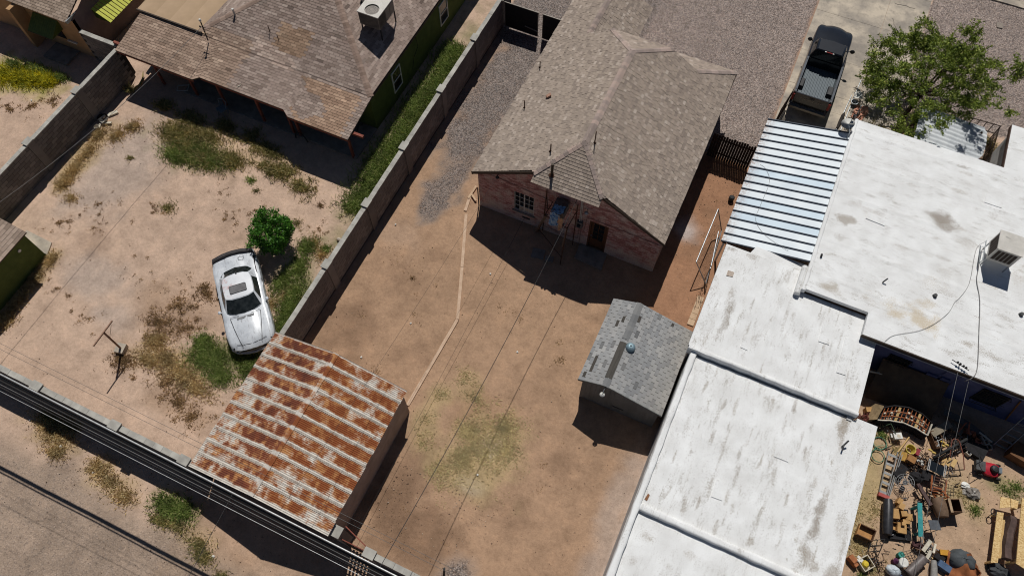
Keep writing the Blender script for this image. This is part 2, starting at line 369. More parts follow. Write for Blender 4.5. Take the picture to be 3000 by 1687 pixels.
# ================================================================ masonry walls
M_BLOCK = NT('grey_block'); t = M_BLOCK; p = t.pos()
col = t.mix(t.rmp(t.noise(p, 1.1, 4), .3, .7), srgb(134,127,122), srgb(114,108,104))
col = t.mix(1.0, col, t.ramp(t.orand(), [(0,(.74,.74,.74)),(1,(1.14,1.14,1.14))]), 'MULTIPLY')
col = t.mix(.35, col, t.mix(1.0, col, t.ramp(t.noise(p, 60, 2), [(.3,(.5,.5,.5)),(.7,(1.4,1.4,1.4))]), 'MULTIPLY'))
t.bump(t.noise(p, 80, 2), .3, .006); M_BLOCK = t.fin(col, .95, 0, .15)
M_CAP = NT('block_cap'); t = M_CAP; p = t.pos()
col = t.mix(t.rmp(t.noise(p, 2.5, 4), .35, .65), srgb(182,178,168), srgb(156,152,144))
col = t.mix(1.0, col, t.ramp(t.orand(), [(0,(.88,.88,.88)),(1,(1.06,1.06,1.06))]), 'MULTIPLY'); t.bump(t.noise(p, 70, 2), .2, .005); M_CAP = t.fin(col, .95, 0, .15)
M_MORTAR = pm('mortar', srgb(66,62,59), srgb(54,51,48), 4, .95)
def block_wall(name, label, axis, at, s0, s1, h, pil=(), th=.2, maxb=300, side=1, capmat=None):
    """hollow-block wall along an axis with block courses, cap blocks and piers"""
    mid = (s0+s1)/2
    o = thing(name, label, 'wall', (at,mid,0) if axis == 'y' else (mid,at,0))
    def P(s, w, z): return (at+w, s, z) if axis == 'y' else (s, at+w, z)
    def bx(m, sa, sb, w0, w1, z0, z1):
        a = P(sa,w0,z0); b = P(sb,w1,z1); m.box(min(a[0],b[0]),max(a[0],b[0]),min(a[1],b[1]),max(a[1],b[1]),z0,z1)
    m = MB(); bx(m, s0+.006, s1-.006, -th/2+.012, th/2-.012, -.1, h-.045); m.build('mortar_core', M_MORTAR, o)
    bl, bh = .4, .2
    bm = MB(); a = P(0,-th/2,0)
    hx, hy = (th/2, bl/2-.008) if axis == 'y' else (bl/2-.008, th/2)
    bm.box(-hx,hx,-hy,hy,0,bh-.015); bme = bm.mesh('block'); bme.materials.append(M_BLOCK)
    spots = []; rows = int(round((h-.05)/bh))
    for r in range(rows):
        s = s0+(bl/2 if r%2 == 0 else 0)+.0
        first = s0; 
        while s < s1-bl*.4:
            spots.append((r, s+bl/2)); s += bl
    spots.sort(key=lambda q: -q[0]+abs(q[1]-mid)*.02)
    org = ORG[o.name]; rest = MB()
    for i, (r, s) in enumerate(spots):
        if s+bl/2 > s1+.02: continue
        c = P(s, 0, h-.05-(r+1)*bh+.005)
        if i < maxb: inst('block', bme, o, (c[0]-org[0], c[1]-org[1], c[2]))
        else: rest.box(c[0]-hx,c[0]+hx,c[1]-hy,c[1]+hy,c[2],c[2]+bh-.01)
    if rest.v: tag(rest.build('blockwork', M_BLOCK, o), kind='stuff')
    cm = MB(); hx, hy = (th/2+.012, bl/2-.003) if axis == 'y' else (bl/2-.003, th/2+.012)
    cm.box(-hx,hx,-hy,hy,0,.05); cme = cm.mesh('cap_block'); cme.materials.append(capmat or M_CAP)
    s = s0+bl/2
    while s < s1:
        c = P(s, 0, h-.045); inst('cap_block', cme, o, (c[0]-org[0]+U(-.004,.004), c[1]-org[1]+U(-.004,.004), c[2]+U(-.002,.003))); s += bl
    for q in pil:
        m = MB(); bx(m, q-.2, q+.2, -th/2-.05 if side<0 else -th/2-.03, th/2+.05 if side>0 else th/2+.03, -.1, h+.04); pr = m.build('pier', M_BLOCK, o)
        m = MB(); bx(m, q-.23, q+.23, -th/2-.075, th/2+.075, h+.045, h+.1); m.build('pier_cap', capmat or M_CAP, pr)
    return o
block_wall('block_wall', 'long grey block wall between the white sports car yard and the bare middle yard', 'y', -14.05, 7.35, 30.2, 1.95, (11.1,14.6,18.15,22.05,25.85))
block_wall('block_wall', 'shaded block wall along the left yard with a pile of white scraps at its foot', 'y', -30.45, 5.5, 17.55, 2.0, (10.9,14.4))
block_wall('block_wall', 'block wall with square piers between the alley and the sports car yard', 'x', 1.42, -26.8, -14.07, 1.95, (-21.75,-17.85,-14.55), side=-1)
block_wall('block_wall', 'short block wall between alley gate and the bottom edge of the bare middle yard', 'x', 1.42, -6.6, 1.6, 1.85, (-6.42,), side=-1)
block_wall('block_wall', 'short block wall linking the tan stucco house to the shaded yard wall', 'x', 17.72, -33.0, -30.56, 2.0, (), maxb=80)
pst = thing('gate_pier', 'square block pier beside the rusty roofed shed at the alley gate', 'pier', (-7.9,1.58,0))
MB().box(-8.1,-7.72,1.4,1.78,-.05,1.9).build('shaft', M_BLOCK, pst); MB().box(-8.12,-7.7,1.38,1.8,1.905,1.96).build('pier_cap', M_CAP, pst)
# ================================================================ shingle roofs
def clip_poly(poly, clip):
    """Sutherland-Hodgman, convex counter-clockwise clip polygon, 2-D"""
    out = poly
    for i in range(len(clip)):
        a = clip[i]; b = clip[(i+1)%len(clip)]; inp = out; out = []
        if not inp: return []
        sd = lambda p: (b[0]-a[0])*(p[1]-a[1])-(b[1]-a[1])*(p[0]-a[0])
        for j in range(len(inp)):
            p = inp[j]; q = inp[(j+1)%len(inp)]; sp, sq = sd(p), sd(q)
            if sp >= 0: out.append(p)
            if (sp >= 0) != (sq >= 0):
                k = sp/(sp-sq); out.append((p[0]+(q[0]-p[0])*k, p[1]+(q[1]-p[1])*k))
    return out
def shingle_mat(name, stops, tintnoise=.35, bumpy=.25):
    t = NT(name); p = t.pos()
    r = t.math('FRACT', t.math('ADD', t.orand(), t.island()))
    col = t.ramp(r, stops)
    col = t.mix(1.0, col, t.attr(), 'MULTIPLY'); col = t.mix(1.0, col, t.ocol(), 'MULTIPLY')
    col = t.mix(tintnoise, col, t.mix(1.0, col, t.ramp(t.noise(p, .7, 4, .6), [(.3,(.55,.53,.52)),(.7,(1.35,1.35,1.35))]), 'MULTIPLY'))
    g = t.noise(p, 90, 2, .6)
    col = t.mix(.3, col, t.mix(1.0, col, t.ramp(g, [(.3,(.5,.5,.5)),(.7,(1.5,1.5,1.5))]), 'MULTIPLY'))
    t.bump(g, bumpy, .004)
    return t.fin(col, .93, 0, .2)
def shingles(parent, poly, mat, deck, w=.333, h=.145, t=.011, gap=.008, nind=0, tint=None, jitter=0.0, name='shingle', near=None):
    """poly: convex 3-D polygon, first edge = eave.  Deck slab + courses of tabs"""
    P = [Vector(p) for p in poly]; o = P[0]; u = (P[1]-P[0]).normalized(); n = u.cross(P[2]-P[0]).normalized()
    if n.z < 0: n = -n
    v = n.cross(u).normalized()
    if (sum(P, Vector())/len(P)-o).dot(v) < 0: v = -v
    q2 = [((p-o).dot(u), (p-o).dot(v)) for p in P]
    ar = sum(q2[i][0]*q2[(i+1)%len(q2)][1]-q2[(i+1)%len(q2)][0]*q2[i][1] for i in range(len(q2)))
    if ar < 0: q2.reverse()
    flip = u.cross(v).dot(n) < 0
    MB().slab(poly, .09).build('roof_deck', deck, parent)
    us = [a for a,_ in q2]; vs = [b for _,b in q2]; org = Vector(ORG[parent.name])
    tabs = []; r = 0; v0 = min(vs)-.0
    while v0 < max(vs):
        x = min(us)-U(0,w)-(w/2 if r%2 else 0) if jitter else min(us)-w*((r%2)*.5)-.0
        while x < max(us):
            ww = w*(1+U(-jitter,jitter)) if jitter else w
            rect = [(x+gap/2,v0),(x+ww-gap/2,v0),(x+ww-gap/2,v0+h*1.02),(x+gap/2,v0+h*1.02)]
            cl = clip_poly(rect, q2)
            if len(cl) >= 3:
                area = abs(sum(cl[i][0]*cl[(i+1)%len(cl)][1]-cl[(i+1)%len(cl)][0]*cl[i][1] for i in range(len(cl))))/2
                if area > .0012: tabs.append((v0, x, ww, cl, area > ww*h*.9 and len(cl) == 4))
            x += ww
        v0 += h; r += 1
    full = [i for i,tb in enumerate(tabs) if tb[4]]
    near = near or (lambda c: (c-Vector((0,0,30.6))).length)
    full.sort(key=lambda i: near(o+u*(tabs[i][1]+tabs[i][2]/2)+v*(tabs[i][0]+h/2)))
    chosen = set(full[:nind]); rest = MB()
    base = MB(); W = w-gap; H = h*1.02; T = t
    base.add([(0,0,-.003),(W,0,-.003),(W,H,-.003),(0,H,-.003),(0,0,T),(W,0,T),(W,H,.002),(0,H,.002)], [(4,5,6,7),(0,1,5,4),(1,2,6,5),(2,3,7,6),(3,0,4,7)])
    bme = base.mesh(name, colors=True); bme.materials.append(mat)
    for i, (v0, x, ww, cl, _) in enumerate(tabs):
        cen = o+u*(x+ww/2)+v*(v0+h/2)
        c = tint(cen) if tint else (1,1,1)
        if i in chosen:
            X = u if not flip else u; Mx = Matrix.Identity(4)
            pos = o+u*(x+gap/2)+v*v0-org
            s = (ww-gap)/W
            for k in range(3): Mx[k][0] = u[k]*s; Mx[k][1] = v[k]; Mx[k][2] = n[k]; Mx[k][3] = pos[k]
            if flip:
                for k in range(3): Mx[k][0] = -u[k]*s; Mx[k][3] = pos[k]+u[k]*(ww-gap)
            inst(name, bme, parent, None, c, Mx)
        else:
            k = len(cl); lift = (RND.choice((-.008,.0,.012)) if jitter else U(0,.004))
            top = [o+u*a+v*b+n*(t*(1-(b-v0)/H)+.002+lift*(1-(b-v0)/H)) for a,b in cl]; bot = [o+u*a+v*b-n*.003 for a,b in cl]
            fs = [tuple(range(k)) if not flip else tuple(range(k-1,-1,-1))]+[((j+1)%k,j,k+j,k+(j+1)%k) for j in range(k)]
            rest.add(top+bot, fs, c)
    if rest.v: tag(rest.build(name+'_courses', mat, parent, colors=True), kind='stuff')
def ridge_caps(parent, a, b, mat, w=.3, L=.26, drop=.4, name='ridge_cap', tint=(1,1,1), nA=None, nB=None):
    """overlapping bent cap shingles from a (low) to b; each a piece"""
    a = Vector(a); b = Vector(b); d = (b-a); n = max(1,int(d.length/L)); d.normalize()
    x = d.cross(Vector((0,0,1))).normalized(); up = x.cross(d).normalized()
    def side(sg, nn): 
        if nn is None: return (x*sg-up*drop).normalized()
        s = Vector(nn).normalized().cross(d); s = s if s.dot(x)*sg > 0 else -s
        return s.normalized()
    l = side(-1,nA); r = side(1,nB); m = MB(); hw = w/2
    Ls = d*(( b-a).length/n)
    p = [Vector()+up*.028, Ls*1.1+up*.018]
    vs = [p[0], p[0]+l*hw, p[1]+l*hw, p[1], p[0]+r*hw, p[1]+r*hw]
    dn = -up*.022
    vs += [q+dn for q in vs]
    m.add(vs, [(0,3,2,1),(0,4,5,3),(1,2,8,7),(4,10,11,5),(0,1,7,6),(4,0,6,10),(2,3,9,8),(3,5,11,9)])
    me = m.mesh(name, colors=True); me.materials.append(mat); org = Vector(ORG[parent.name])
    for i in range(n): inst(name, me, parent, a+Ls*i-org, tint)

# ---------------------------------------------------------------- the brick house
M_SH_TAN = shingle_mat('tan_laminate_shingle', [(0,srgb(136,123,112)),(.2,srgb(148,134,122)),(.75,srgb(159,144,130)),(.94,srgb(167,152,139)),(1,srgb(180,166,153))], .1)
M_CAPTAN = shingle_mat('tan_ridge_shingle', [(0,srgb(140,126,118)),(.5,srgb(158,142,133)),(1,srgb(178,156,144))], .3)
M_DECK = pm('roof_felt', srgb(84,74,64), srgb(66,58,50), 5, .95)
M_FASCIA = pm('dark_fascia', srgb(86,74,64), srgb(66,56,48), 6, .8)
t = NT('painted_brick'); p = t.pos()
r = t.math('FRACT', t.math('ADD', t.orand(), t.island()))
col = t.ramp(r, [(0,srgb(146,100,95)),(.3,srgb(166,118,112)),(.6,srgb(180,134,127)),(.85,srgb(194,154,147)),(1,srgb(206,174,167))])
gp = t.n('ShaderNodeNewGeometry'); sx = t.n('ShaderNodeSeparateXYZ'); t.l(gp.outputs['Position'], sx.inputs[0])
wear = t.math('ADD', t.noise(p, 2.2, 5, .65), t.math('MULTIPLY', t.rmp(sx.outputs[2], 1.3, .0), .22))
col = t.mix(t.rmp(wear, .46, .68, 0, .8), col, srgb(205,190,178))             # lime-washed lower courses
col = t.mix(.35, col, t.mix(1.0, col, t.ramp(t.noise(p, 50, 2), [(.3,(.5,.5,.5)),(.7,(1.4,1.4,1.4))]), 'MULTIPLY'))
t.bump(t.noise(p, 60, 2), .3, .004); M_BRICK = t.fin(col, .92, 0, .2)
M_JOINT = pm('brick_joint', srgb(150,130,120), srgb(112,92,84), 5, .95)
M_STEELWIN = pm('old_window_paint', srgb(214,212,204), srgb(170,166,158), 8, .7)
t = NT('dark_glass'); t.bump(t.noise(t.pos(), 3, 2), .02, .01); M_GLASS = t.fin((.012,.015,.018), .08, 0, .6)
M_WOOD_OLD = pm('weathered_timber', srgb(128,112,98), srgb(92,80,70), 5, .9, stretch=(1,1,.15))
M_METAL_RUST = pm('rusty_pipe', srgb(96,64,46), srgb(62,46,38), 14, .8, .3)
M_GALV = NT('galvanised'); t = M_GALV; p = t.pos()
M_GALV = t.fin(t.mix(t.rmp(t.noise(p, 4, 4), .3, .7), srgb(170,174,176), srgb(140,145,148)), .45, .75, .5)
M_BLACK = pm('black_rubber', (.02,.02,.02), (.03,.03,.03), 8, .7, bump=0)
M_WHITE = pm('white_paint', srgb(226,224,216), srgb(200,197,188), 5, .6)

HX0, HX1, RX = -10.2, -.96, -5.58; EZ, PIT = 2.7, .5628; RZ = EZ+(RX-HX0)*PIT
YF, YR = 17.72, 26.82
bh = thing('brick_house', 'old red brick house with tan shingle roof and clipped gables', 'house', (-5.5,22.3,0))
xs = lambda z: (HX0+(z-EZ)/PIT, HX1-(z-EZ)/PIT)
CZ = 4.43; cl, cr = xs(CZ); YA, YB = 19.5, 25.11
def nz(c): return (c-Vector((0,0,30.6))).length
# front clip overhangs the gable a little
ov = .52; pz = (RZ-CZ)/(YA-(YF+.16)); yo = YF+.16-ov; zo = CZ-ov*pz
shingles(bh, [(HX0,YF,EZ),(HX0,YR+4.1,EZ),(-8.2,YR+4.1,EZ+2*PIT),(-8.2,YR,EZ+2*PIT),(cl,YR,CZ),(RX,YB,RZ),(RX,YA,RZ),(cl,YF+.16,CZ),(cl-.1,YF,CZ-.1*PIT)][:1]+[(HX0,YR,EZ),(cl,YR,CZ),(RX,YB,RZ),(RX,YA,RZ),(cl,YF+.1,CZ)], M_SH_TAN, M_DECK, .2, .142, .02, .009, 0, None, .3)
shingles(bh, [(HX0,YR,EZ),(HX0,30.9,EZ),(-8.2,30.9,EZ+2*PIT),(-8.2,YR,EZ+2*PIT)], M_SH_TAN, M_DECK, .2, .142, .02, .009, 0, None, .3)
shingles(bh, [(HX1,YF,EZ),(HX1,YR,EZ),(cr,YR,CZ),(RX,YB,RZ),(RX,YA,RZ),(cr,YF+.1,CZ)], M_SH_TAN, M_DECK, .2, .142, .02, .009, 150, None, .3)
shingles(bh, [(HX1,YR,EZ),(HX1-.05,28.5,EZ),(-2.67,YR,EZ+1.71*PIT)], M_SH_TAN, M_DECK, .2, .142, .02, .009, 0, None, .3)
shingles(bh, [(-4.3-(0),28.5,EZ),(HX1,28.5,EZ),(-2.67,YR-.06,EZ+1.71*PIT),(-4.3,YR-.06,EZ+1.71*PIT)], M_SH_TAN, M_DECK, .2, .142, .02, .009, 0, None, .3)
shingles(bh, [(cl-.02,yo,zo),(cr+.02,yo,zo),(cr,YF+.16,CZ),(RX,YA,RZ),(cl,YF+.16,CZ)], M_SH_TAN, M_DECK, .2, .142, .02, .009, 150, None, .3)
shingles(bh, [(cl,YR+.08,CZ),(cr,YR+.08,CZ),(RX,YB,RZ)], M_SH_TAN, M_DECK, .2, .142, .02, .009, 0, None, .3)
shingles(bh, [(-6.2,30.9,EZ),(-6.2,YR+.02,EZ),(-8.2,YR+.02,EZ+2*PIT),(-8.2,30.9,EZ+2*PIT)], M_SH_TAN, M_DECK, .2, .142, .02, .009, 0, None, .3)
nL = (-PIT,0,1); nR = (PIT,0,1)
ridge_caps(bh, (RX,YB,RZ+.01), (RX,YA,RZ+.01), M_CAPTAN, .36, .2, PIT)
ridge_caps(bh, (cl-.06,YF-.02,CZ-.06), (RX,YA,RZ), M_CAPTAN, .3, .2, .3, nA=nL, nB=(0,-pz,1))
ridge_caps(bh, (cr+.06,YF-.02,CZ-.06), (RX,YA,RZ), M_CAPTAN, .3, .2, .3, nA=(0,-pz,1), nB=nR)
ridge_caps(bh, (cl,YR+.08,CZ), (RX,YB,RZ), M_CAPTAN, .28, .2, .3); ridge_caps(bh, (cr,YR+.08,CZ), (RX,YB,RZ), M_CAPTAN, .28, .2, .3)
ridge_caps(bh, (-8.2,30.9,EZ+2*PIT+.01), (-8.2,YR,EZ+2*PIT+.01), M_CAPTAN, .34, .2, PIT)
ridge_caps(bh, (HX1-.02,28.48,EZ+.01), (-2.67,YR,EZ+1.71*PIT), M_CAPTAN, .28, .2, .3)
# walls : gable front in laid bricks, others plain brick sheets
WX0, WX1, WY = -9.95, -1.08, 17.82
gable = lambda x: EZ+(min(x-HX0, HX1-x))*PIT-.12
m = MB(); zt = CZ-.12
prof = [(WX0,0),(WX1,0),(WX1,gable(WX1)),(cr,zt),(cl,zt),(WX0,gable(WX0))]
k = len(prof)
m.add([(x,WY+.11,z) for x,z in prof]+[(x,WY+.22,z) for x,z in prof], [tuple(range(k)), tuple(range(2*k-1,k-1,-1))]+[((i+1)%k,i,k+i,k+(i+1)%k) for i in range(k)])
wallf = m.build('gable_wall', M_JOINT, bh)
openings = [(-8.12,-7.12,.84,2.3),(-6.18,-5.62,1.18,2.27),(-4.4,-3.5,0,2.22),(-7.7,-7.3,.34,.47)]
m = MB(); mj = MB(); z = 0; rr = 0; BW, BH = .215, .072
while z < zt-.03:
    x = WX0-(BW/2 if rr%2 else 0)
    lo = WX0; hi = WX1
    while x < WX1:
        x0 = max(x+.005, WX0); x1 = min(x+BW-.005, WX1)
        if x1-x0 > .03 and z+BH < min(gable(x0+.02), gable(x1-.02), zt):
            segs = [(x0,x1)]
            for a,b,c,d in openings:
                if z+BH*.5 > c and z+BH*.5 < d:
                    ns = []
                    for s0,s1 in segs:
                        if s1 <= a or s0 >= b: ns.append((s0,s1))
                        else:
                            if a-s0 > .03: ns.append((s0,a))
                            if s1-b > .03: ns.append((b,s1))
                    segs = ns
            d = U(-.004,.004)
            for s0,s1 in segs: m.box(s0,s1,WY-.005+d,WY+.05,z+.005,z+BH-.005); mj.box(s0-.006,s1+.006,WY+.008,WY+.108,z,z+BH)
        x += BW
    z += BH; rr += 1
tag(m.build('brick_courses', M_BRICK, wallf), kind='stuff'); tag(mj.build('mortar_joints', M_JOINT, wallf), kind='stuff')
t = NT('brick_sheet'); p = t.pos((1,1,1)); br = t.n('ShaderNodeTexBrick'); 
mp = t.n('ShaderNodeMapping'); mp.inputs['Rotation'].default_value = (math.radians(90),0,math.radians(90)); t.l(t.n('ShaderNodeNewGeometry').outputs['Position'], mp.inputs[0]); t.l(mp.outputs[0], br.inputs['Vector'])
br.inputs['Color1'].default_value = (*srgb(150,84,74),1); br.inputs['Color2'].default_value = (*srgb(172,112,100),1); br.inputs['Mortar'].default_value = (*srgb(150,130,120),1)
br.inputs['Scale'].default_value = 1; br.inputs['Brick Width'].default_value = .215; br.inputs['Row Height'].default_value = .072; br.inputs['Mortar Size'].default_value = .006
M_BRICKSHEET = t.fin(br.outputs['Color'], .92)
MB().box(WX0,WX0+.2,WY+.23,30.7,-.1,2.62).build('side_wall', M_BRICKSHEET, bh)
MB().box(WX1-.2,WX1,WY+.23,28.2,-.1,2.62).build('side_wall', M_BRICKSHEET, bh)
MB().box(-7.0,-6.8,26.8,30.7,-.1,2.62).build('side_wall', M_BRICKSHEET, bh)
MB().box(WX0+.21,-7.01,30.5,30.7,-.1,2.62).build('rear_wall', M_BRICKSHEET, bh); MB().box(-6.79,WX1-.21,26.6,26.8,-.1,2.62).build('rear_wall', M_BRICKSHEET, bh)
# fascia boards, eaves
MB().box(HX0-.02,HX0+.03,YF,30.9,EZ-.2,EZ-.04).build('fascia', M_FASCIA, bh)
MB().box(HX1-.03,HX1+.02,YF,28.5,EZ-.2,EZ-.04).build('fascia', M_FASCIA, bh)
for sx_, ex, ce in ((1,HX0,cl),(-1,HX1,cr)):
    MB().bar((ex,YF-.012,EZ-.06),(ce,YF-.012,CZ-.06),.022,.16).build('rake_board', M_FASCIA, bh)
# windows with steel glazing bars; one pane per opening of the grid
def grid_window(parent, x0,x1,z0,z1,y,nc,nr,mull=None, boards=()):
    w = MB(); fw = .035
    for a,b,c,d in ((x0,x1,z0,z0+fw),(x0,x1,z1-fw,z1),(x0,x0+fw,z0+fw,z1-fw),(x1-fw,x1,z0+fw,z1-fw)): w.box(a,b,y+.02,y+.075,c,d)
    fr = w.build('window', M_STEELWIN, parent)
    b = MB(); dx = (x1-x0-2*fw)/nc; dz = (z1-z0-2*fw)/nr
    for i in range(1,nc): q = x0+fw+i*dx; ww = .03 if mull == i else .011; b.box(q-ww,q+ww,y+.03,y+.07,z0+fw,z1-fw)
    for j in range(1,nr): q = z0+fw+j*dz; b.box(x0+fw,x1-fw,y+.032,y+.068,q-.011,q+.011)
    b.build('glazing_bar', M_STEELWIN, fr)
    for i in range(nc):
        for j in range(nr):
            board = (i,j) in boards
            MB().box(x0+fw+i*dx+.012,x0+fw+(i+1)*dx-.012,y+.05,y+.056,z0+fw+j*dz+.012,z0+fw+(j+1)*dz-.012).build('pane', M_CARD if board else M_GLASS, fr)
    s = MB(); s.box(x0-.08,x1+.08,y-.075,y+.02,z0-.075,z0-.005); s.build('sill', M_CONC_OLD, fr)
    return fr
M_CARD = pm('window_board', srgb(190,180,165), srgb(150,140,126), 6, .9)
grid_window(bh, -8.12,-7.12,.84,2.3, WY, 4, 4, 2, {(1,0),(2,0),(3,0)})
grid_window(bh, -6.18,-5.62,1.18,2.27, WY, 2, 3, None, {(0,0),(1,0)})
M_DOORWOOD = pm('brown_door', srgb(104,70,48), srgb(80,54,38), 5, .6, stretch=(1,1,.2))
fr = MB(); fr.box(-4.4,-4.32,WY+.02,WY+.16,0,2.22); fr.box(-3.58,-3.5,WY+.02,WY+.16,0,2.22); fr.box(-4.32,-3.58,WY+.02,WY+.16,2.13,2.22)
dfr = fr.build('door', M_DOORWOOD, bh)
d = MB(); d.box(-4.31,-3.59,WY+.09,WY+.13,.01,.72); d.box(-4.31,-4.21,WY+.09,WY+.13,.72,2.12); d.box(-3.69,-3.59,WY+.09,WY+.13,.72,2.12); d.box(-4.21,-3.69,WY+.09,WY+.13,2.03,2.12); d.build('door_leaf', M_DOORWOOD, dfr)
b = MB(); b.box(-3.96,-3.94,WY+.085,WY+.12,.72,2.03)
for q in (1.04,1.37,1.7): b.box(-4.21,-3.69,WY+.087,WY+.118,q-.01,q+.01)
b.build('glazing_bar', M_DOORWOOD, dfr)
for i in range(2):
    for j in range(4): MB().box(-4.2+i*.26,-3.96+i*.26,WY+.105,WY+.11,.73+j*.33,1.03+j*.33).build('pane', M_GLASS, dfr)
MB().lathe([(.0,0),(.025,.005),(.03,.03),(.0,.05)],10).build('door_knob', M_GALV, dfr, local=True).location = (-4.25-ORG[bh.name][0], WY+.04-ORG[bh.name][1], 1.0)
m = MB(); m.prism([(-4.7,WY-.02),(-4.66,16.98),(-3.26,16.9),(-3.33,WY-.02)],-.05,.09); m.build('door_slab', M_CONC_OLD, bh)
m = MB(); 
for i in range(5): m.box(-7.69+i*.08,-7.68+i*.08,WY+.0,WY+.03,.345,.465)
m.box(-7.7,-7.3,WY+.03,WY+.04,.34,.47); m.build('foundation_vent', M_BLACK, bh)
# electrical: weather-head pipes, meter box, conduits, wall lamp
m = MB(); m.tube([(-4.86,WY-.07,2.0),(-4.9,WY-.07,3.9)],.024,8); m.tube([(-4.8,WY-.05,2.0),(-4.84,WY-.05,3.7)],.018,8)
el = m.build('service_conduit', M_STEELWIN, bh)
m = MB(); m.box(-4.98,-4.7,WY-.16,WY-.01,1.55,2.0); mtr = m.build('meter_box', pm('meter_grey', srgb(120,118,116), srgb(90,88,86)), bh)
m = MB(); m.lathe([(.08,0),(.085,.06),(.06,.1),(0,.11)],14); o_ = m.build('meter_dial', M_GLASS, mtr, local=True); o_.location = (-4.84-ORG[bh.name][0],WY-.16-ORG[bh.name][1],1.8); o_.rotation_euler = (math.radians(90),0,0)
m = MB(); m.tube([(-4.75,WY-.03,1.55),(-4.75,WY-.03,.05)],.014,6); m.tube([(-4.62,WY-.03,1.2),(-4.55,WY-.03,2.35),(-4.3,WY-.03,2.45),(-1.1,WY-.03,2.38)],.012,6); m.tube([(-4.85,WY-.03,1.6),(-4.85,WY-.03,.45),(-5.3,WY-.03,.35),(-6.6,WY-.03,.4)],.011,6); m.tube([(-9.9,WY-.03,2.98),(-6.1,WY-.03,2.62),(-5.0,WY-.03,2.6)],.012,6)
m.build('wall_conduit', pm('conduit_pink', srgb(150,120,112), srgb(120,90,84)), bh)
m = MB(); m.tube([(-8.89,WY,3.15),(-8.89,WY-.12,3.2)],.02,6); m.lathe([(.03,.08),(.05,.0),(.09,-.06)],10,(-8.89,WY-.14,3.12)); m.build('wall_lamp', M_BLACK, bh)
m = MB(); m.tube([(-4.58,WY,3.05),(-4.58,WY-.15,3.08)],.014,6); m.lathe([(.02,.06),(.06,.03),(.1,-.03)],12,(-4.58,WY-.18,3.02)); m.build('wall_lamp', M_GALV, bh)
m = MB(); m.tube([(-9.98,WY-.06,0),(-9.98,WY-.06,1.5)],.03,8); m.build('corner_pipe', M_BLACK, bh)
# roof penetrations
def roof_pipe(x,y,z,hh,r,mt=None):
    m = MB(); m.tube([(x,y,z-.1),(x,y,z+hh)],r,8); vp = m.build('vent_pipe', mt or M_METAL_RUST, bh); f = MB(); f.lathe([(r*2.6,0),(r*1.6,.05),(r*1.05,.07)],10,(x,y,z)); f.build('flashing', M_METAL_RUST, vp)
for q in ((-9.82,24.55,2.92,.42,.025),(-9.39,21.74,3.16,.5,.025),(-6.9,18.9,4.56,.5,.03),(-5.23,19.69,5.11,.75,.025)): roof_pipe(*q)
roof_pipe(-6.4,17.9,4.42,.75,.06,pm('flue_metal', srgb(70,60,50), srgb(44,38,32), 12, .6, .4))
m = MB(); m.obox((-8.45,22.35,3.8),(.6,.5,.4),(-.5,.6,0),(0,0,1),.12,.07,.06); m.build('roof_vent', pm('vent_tan', srgb(190,150,128), srgb(150,112,94)), bh)
# swamp-cooler stand against the gable wall (a thing of its own)
st = thing('cooler_stand', 'rusty pipe stand with torn blue and tan evaporative cooler at brick gable', 'cooler stand', (-5.9,17.0,0))
m = MB()
for a,b in (((-6.78,17.6,0),(-6.25,16.95,2.7)),((-5.12,16.4,0),(-5.1,16.75,2.7)),((-6.6,17.75,.05),(-6.5,17.7,3.5)),((-5.0,17.6,.05),(-5.0,17.6,3.4))): m.tube([a,b],.024,7)
for a,b in (((-6.25,16.95,2.7),(-5.1,16.75,2.7)),((-6.25,16.95,2.7),(-6.2,17.75,2.7)),((-5.1,16.75,2.7),(-5.05,17.7,2.7)),((-6.5,17.7,3.1),(-6.2,17.2,2.7)),((-6.78,17.6,.3),(-5.12,16.5,.5)),((-6.5,17.75,2.0),(-6.0,17.4,2.7))): m.tube([a,b],.018,6)
m.build('frame', M_METAL_RUST, st)
for a,b in (((-6.85,17.55,.05),(-6.2,17.0,2.66)),((-5.35,17.1,.2),(-5.1,16.8,2.62))): MB().bar(a,b,.16,.05).build('plank', M_WOOD_OLD, st)
m = MB(); m.box(-6.0,-5.4,17.0,17.7,2.74,3.25); m.build('cooler_box', pm('cooler_rust', srgb(132,122,112), srgb(96,86,78), 7, .8), st)
def rag(m, x0,x1,y0,y1,z0,z1,n=7,amp=.08,seed=3):
    rr = random.Random(seed); vs=[]; fs=[]
    for i in range(n+1):
        for j in range(n+1):
            u=i/n; v=j/n; vs.append((x0+(x1-x0)*u+rr.uniform(-amp,amp)*.5, y0+(y1-y0)*v+rr.uniform(-amp,amp), z0+(z1-z0)*v+rr.uniform(-amp,amp)))
    for i in range(n):
        for j in range(n):
            if (i in (0,n-1) and j > n-3 and rr.random()<.6): continue
            a=i*(n+1)+j; fs.append((a,a+n+1,a+n+2,a+1))
    m.add(vs,fs)
m = MB(); rag(m,-5.95,-5.5,16.83,16.66,3.3,2.6,amp=.06); rag(m,-5.95,-5.45,17.3,16.9,3.3,3.26,seed=8,amp=.05); m.build('torn_cover', pm('blue_tarp', srgb(150,176,198), srgb(110,142,172), 7, .6), st)
m = MB(); rag(m,-5.55,-5.3,16.74,16.62,3.3,2.5,4,.04,5); m.build('torn_pad', pm('tan_pad', srgb(196,160,128), srgb(160,124,96), 9, .9), st)
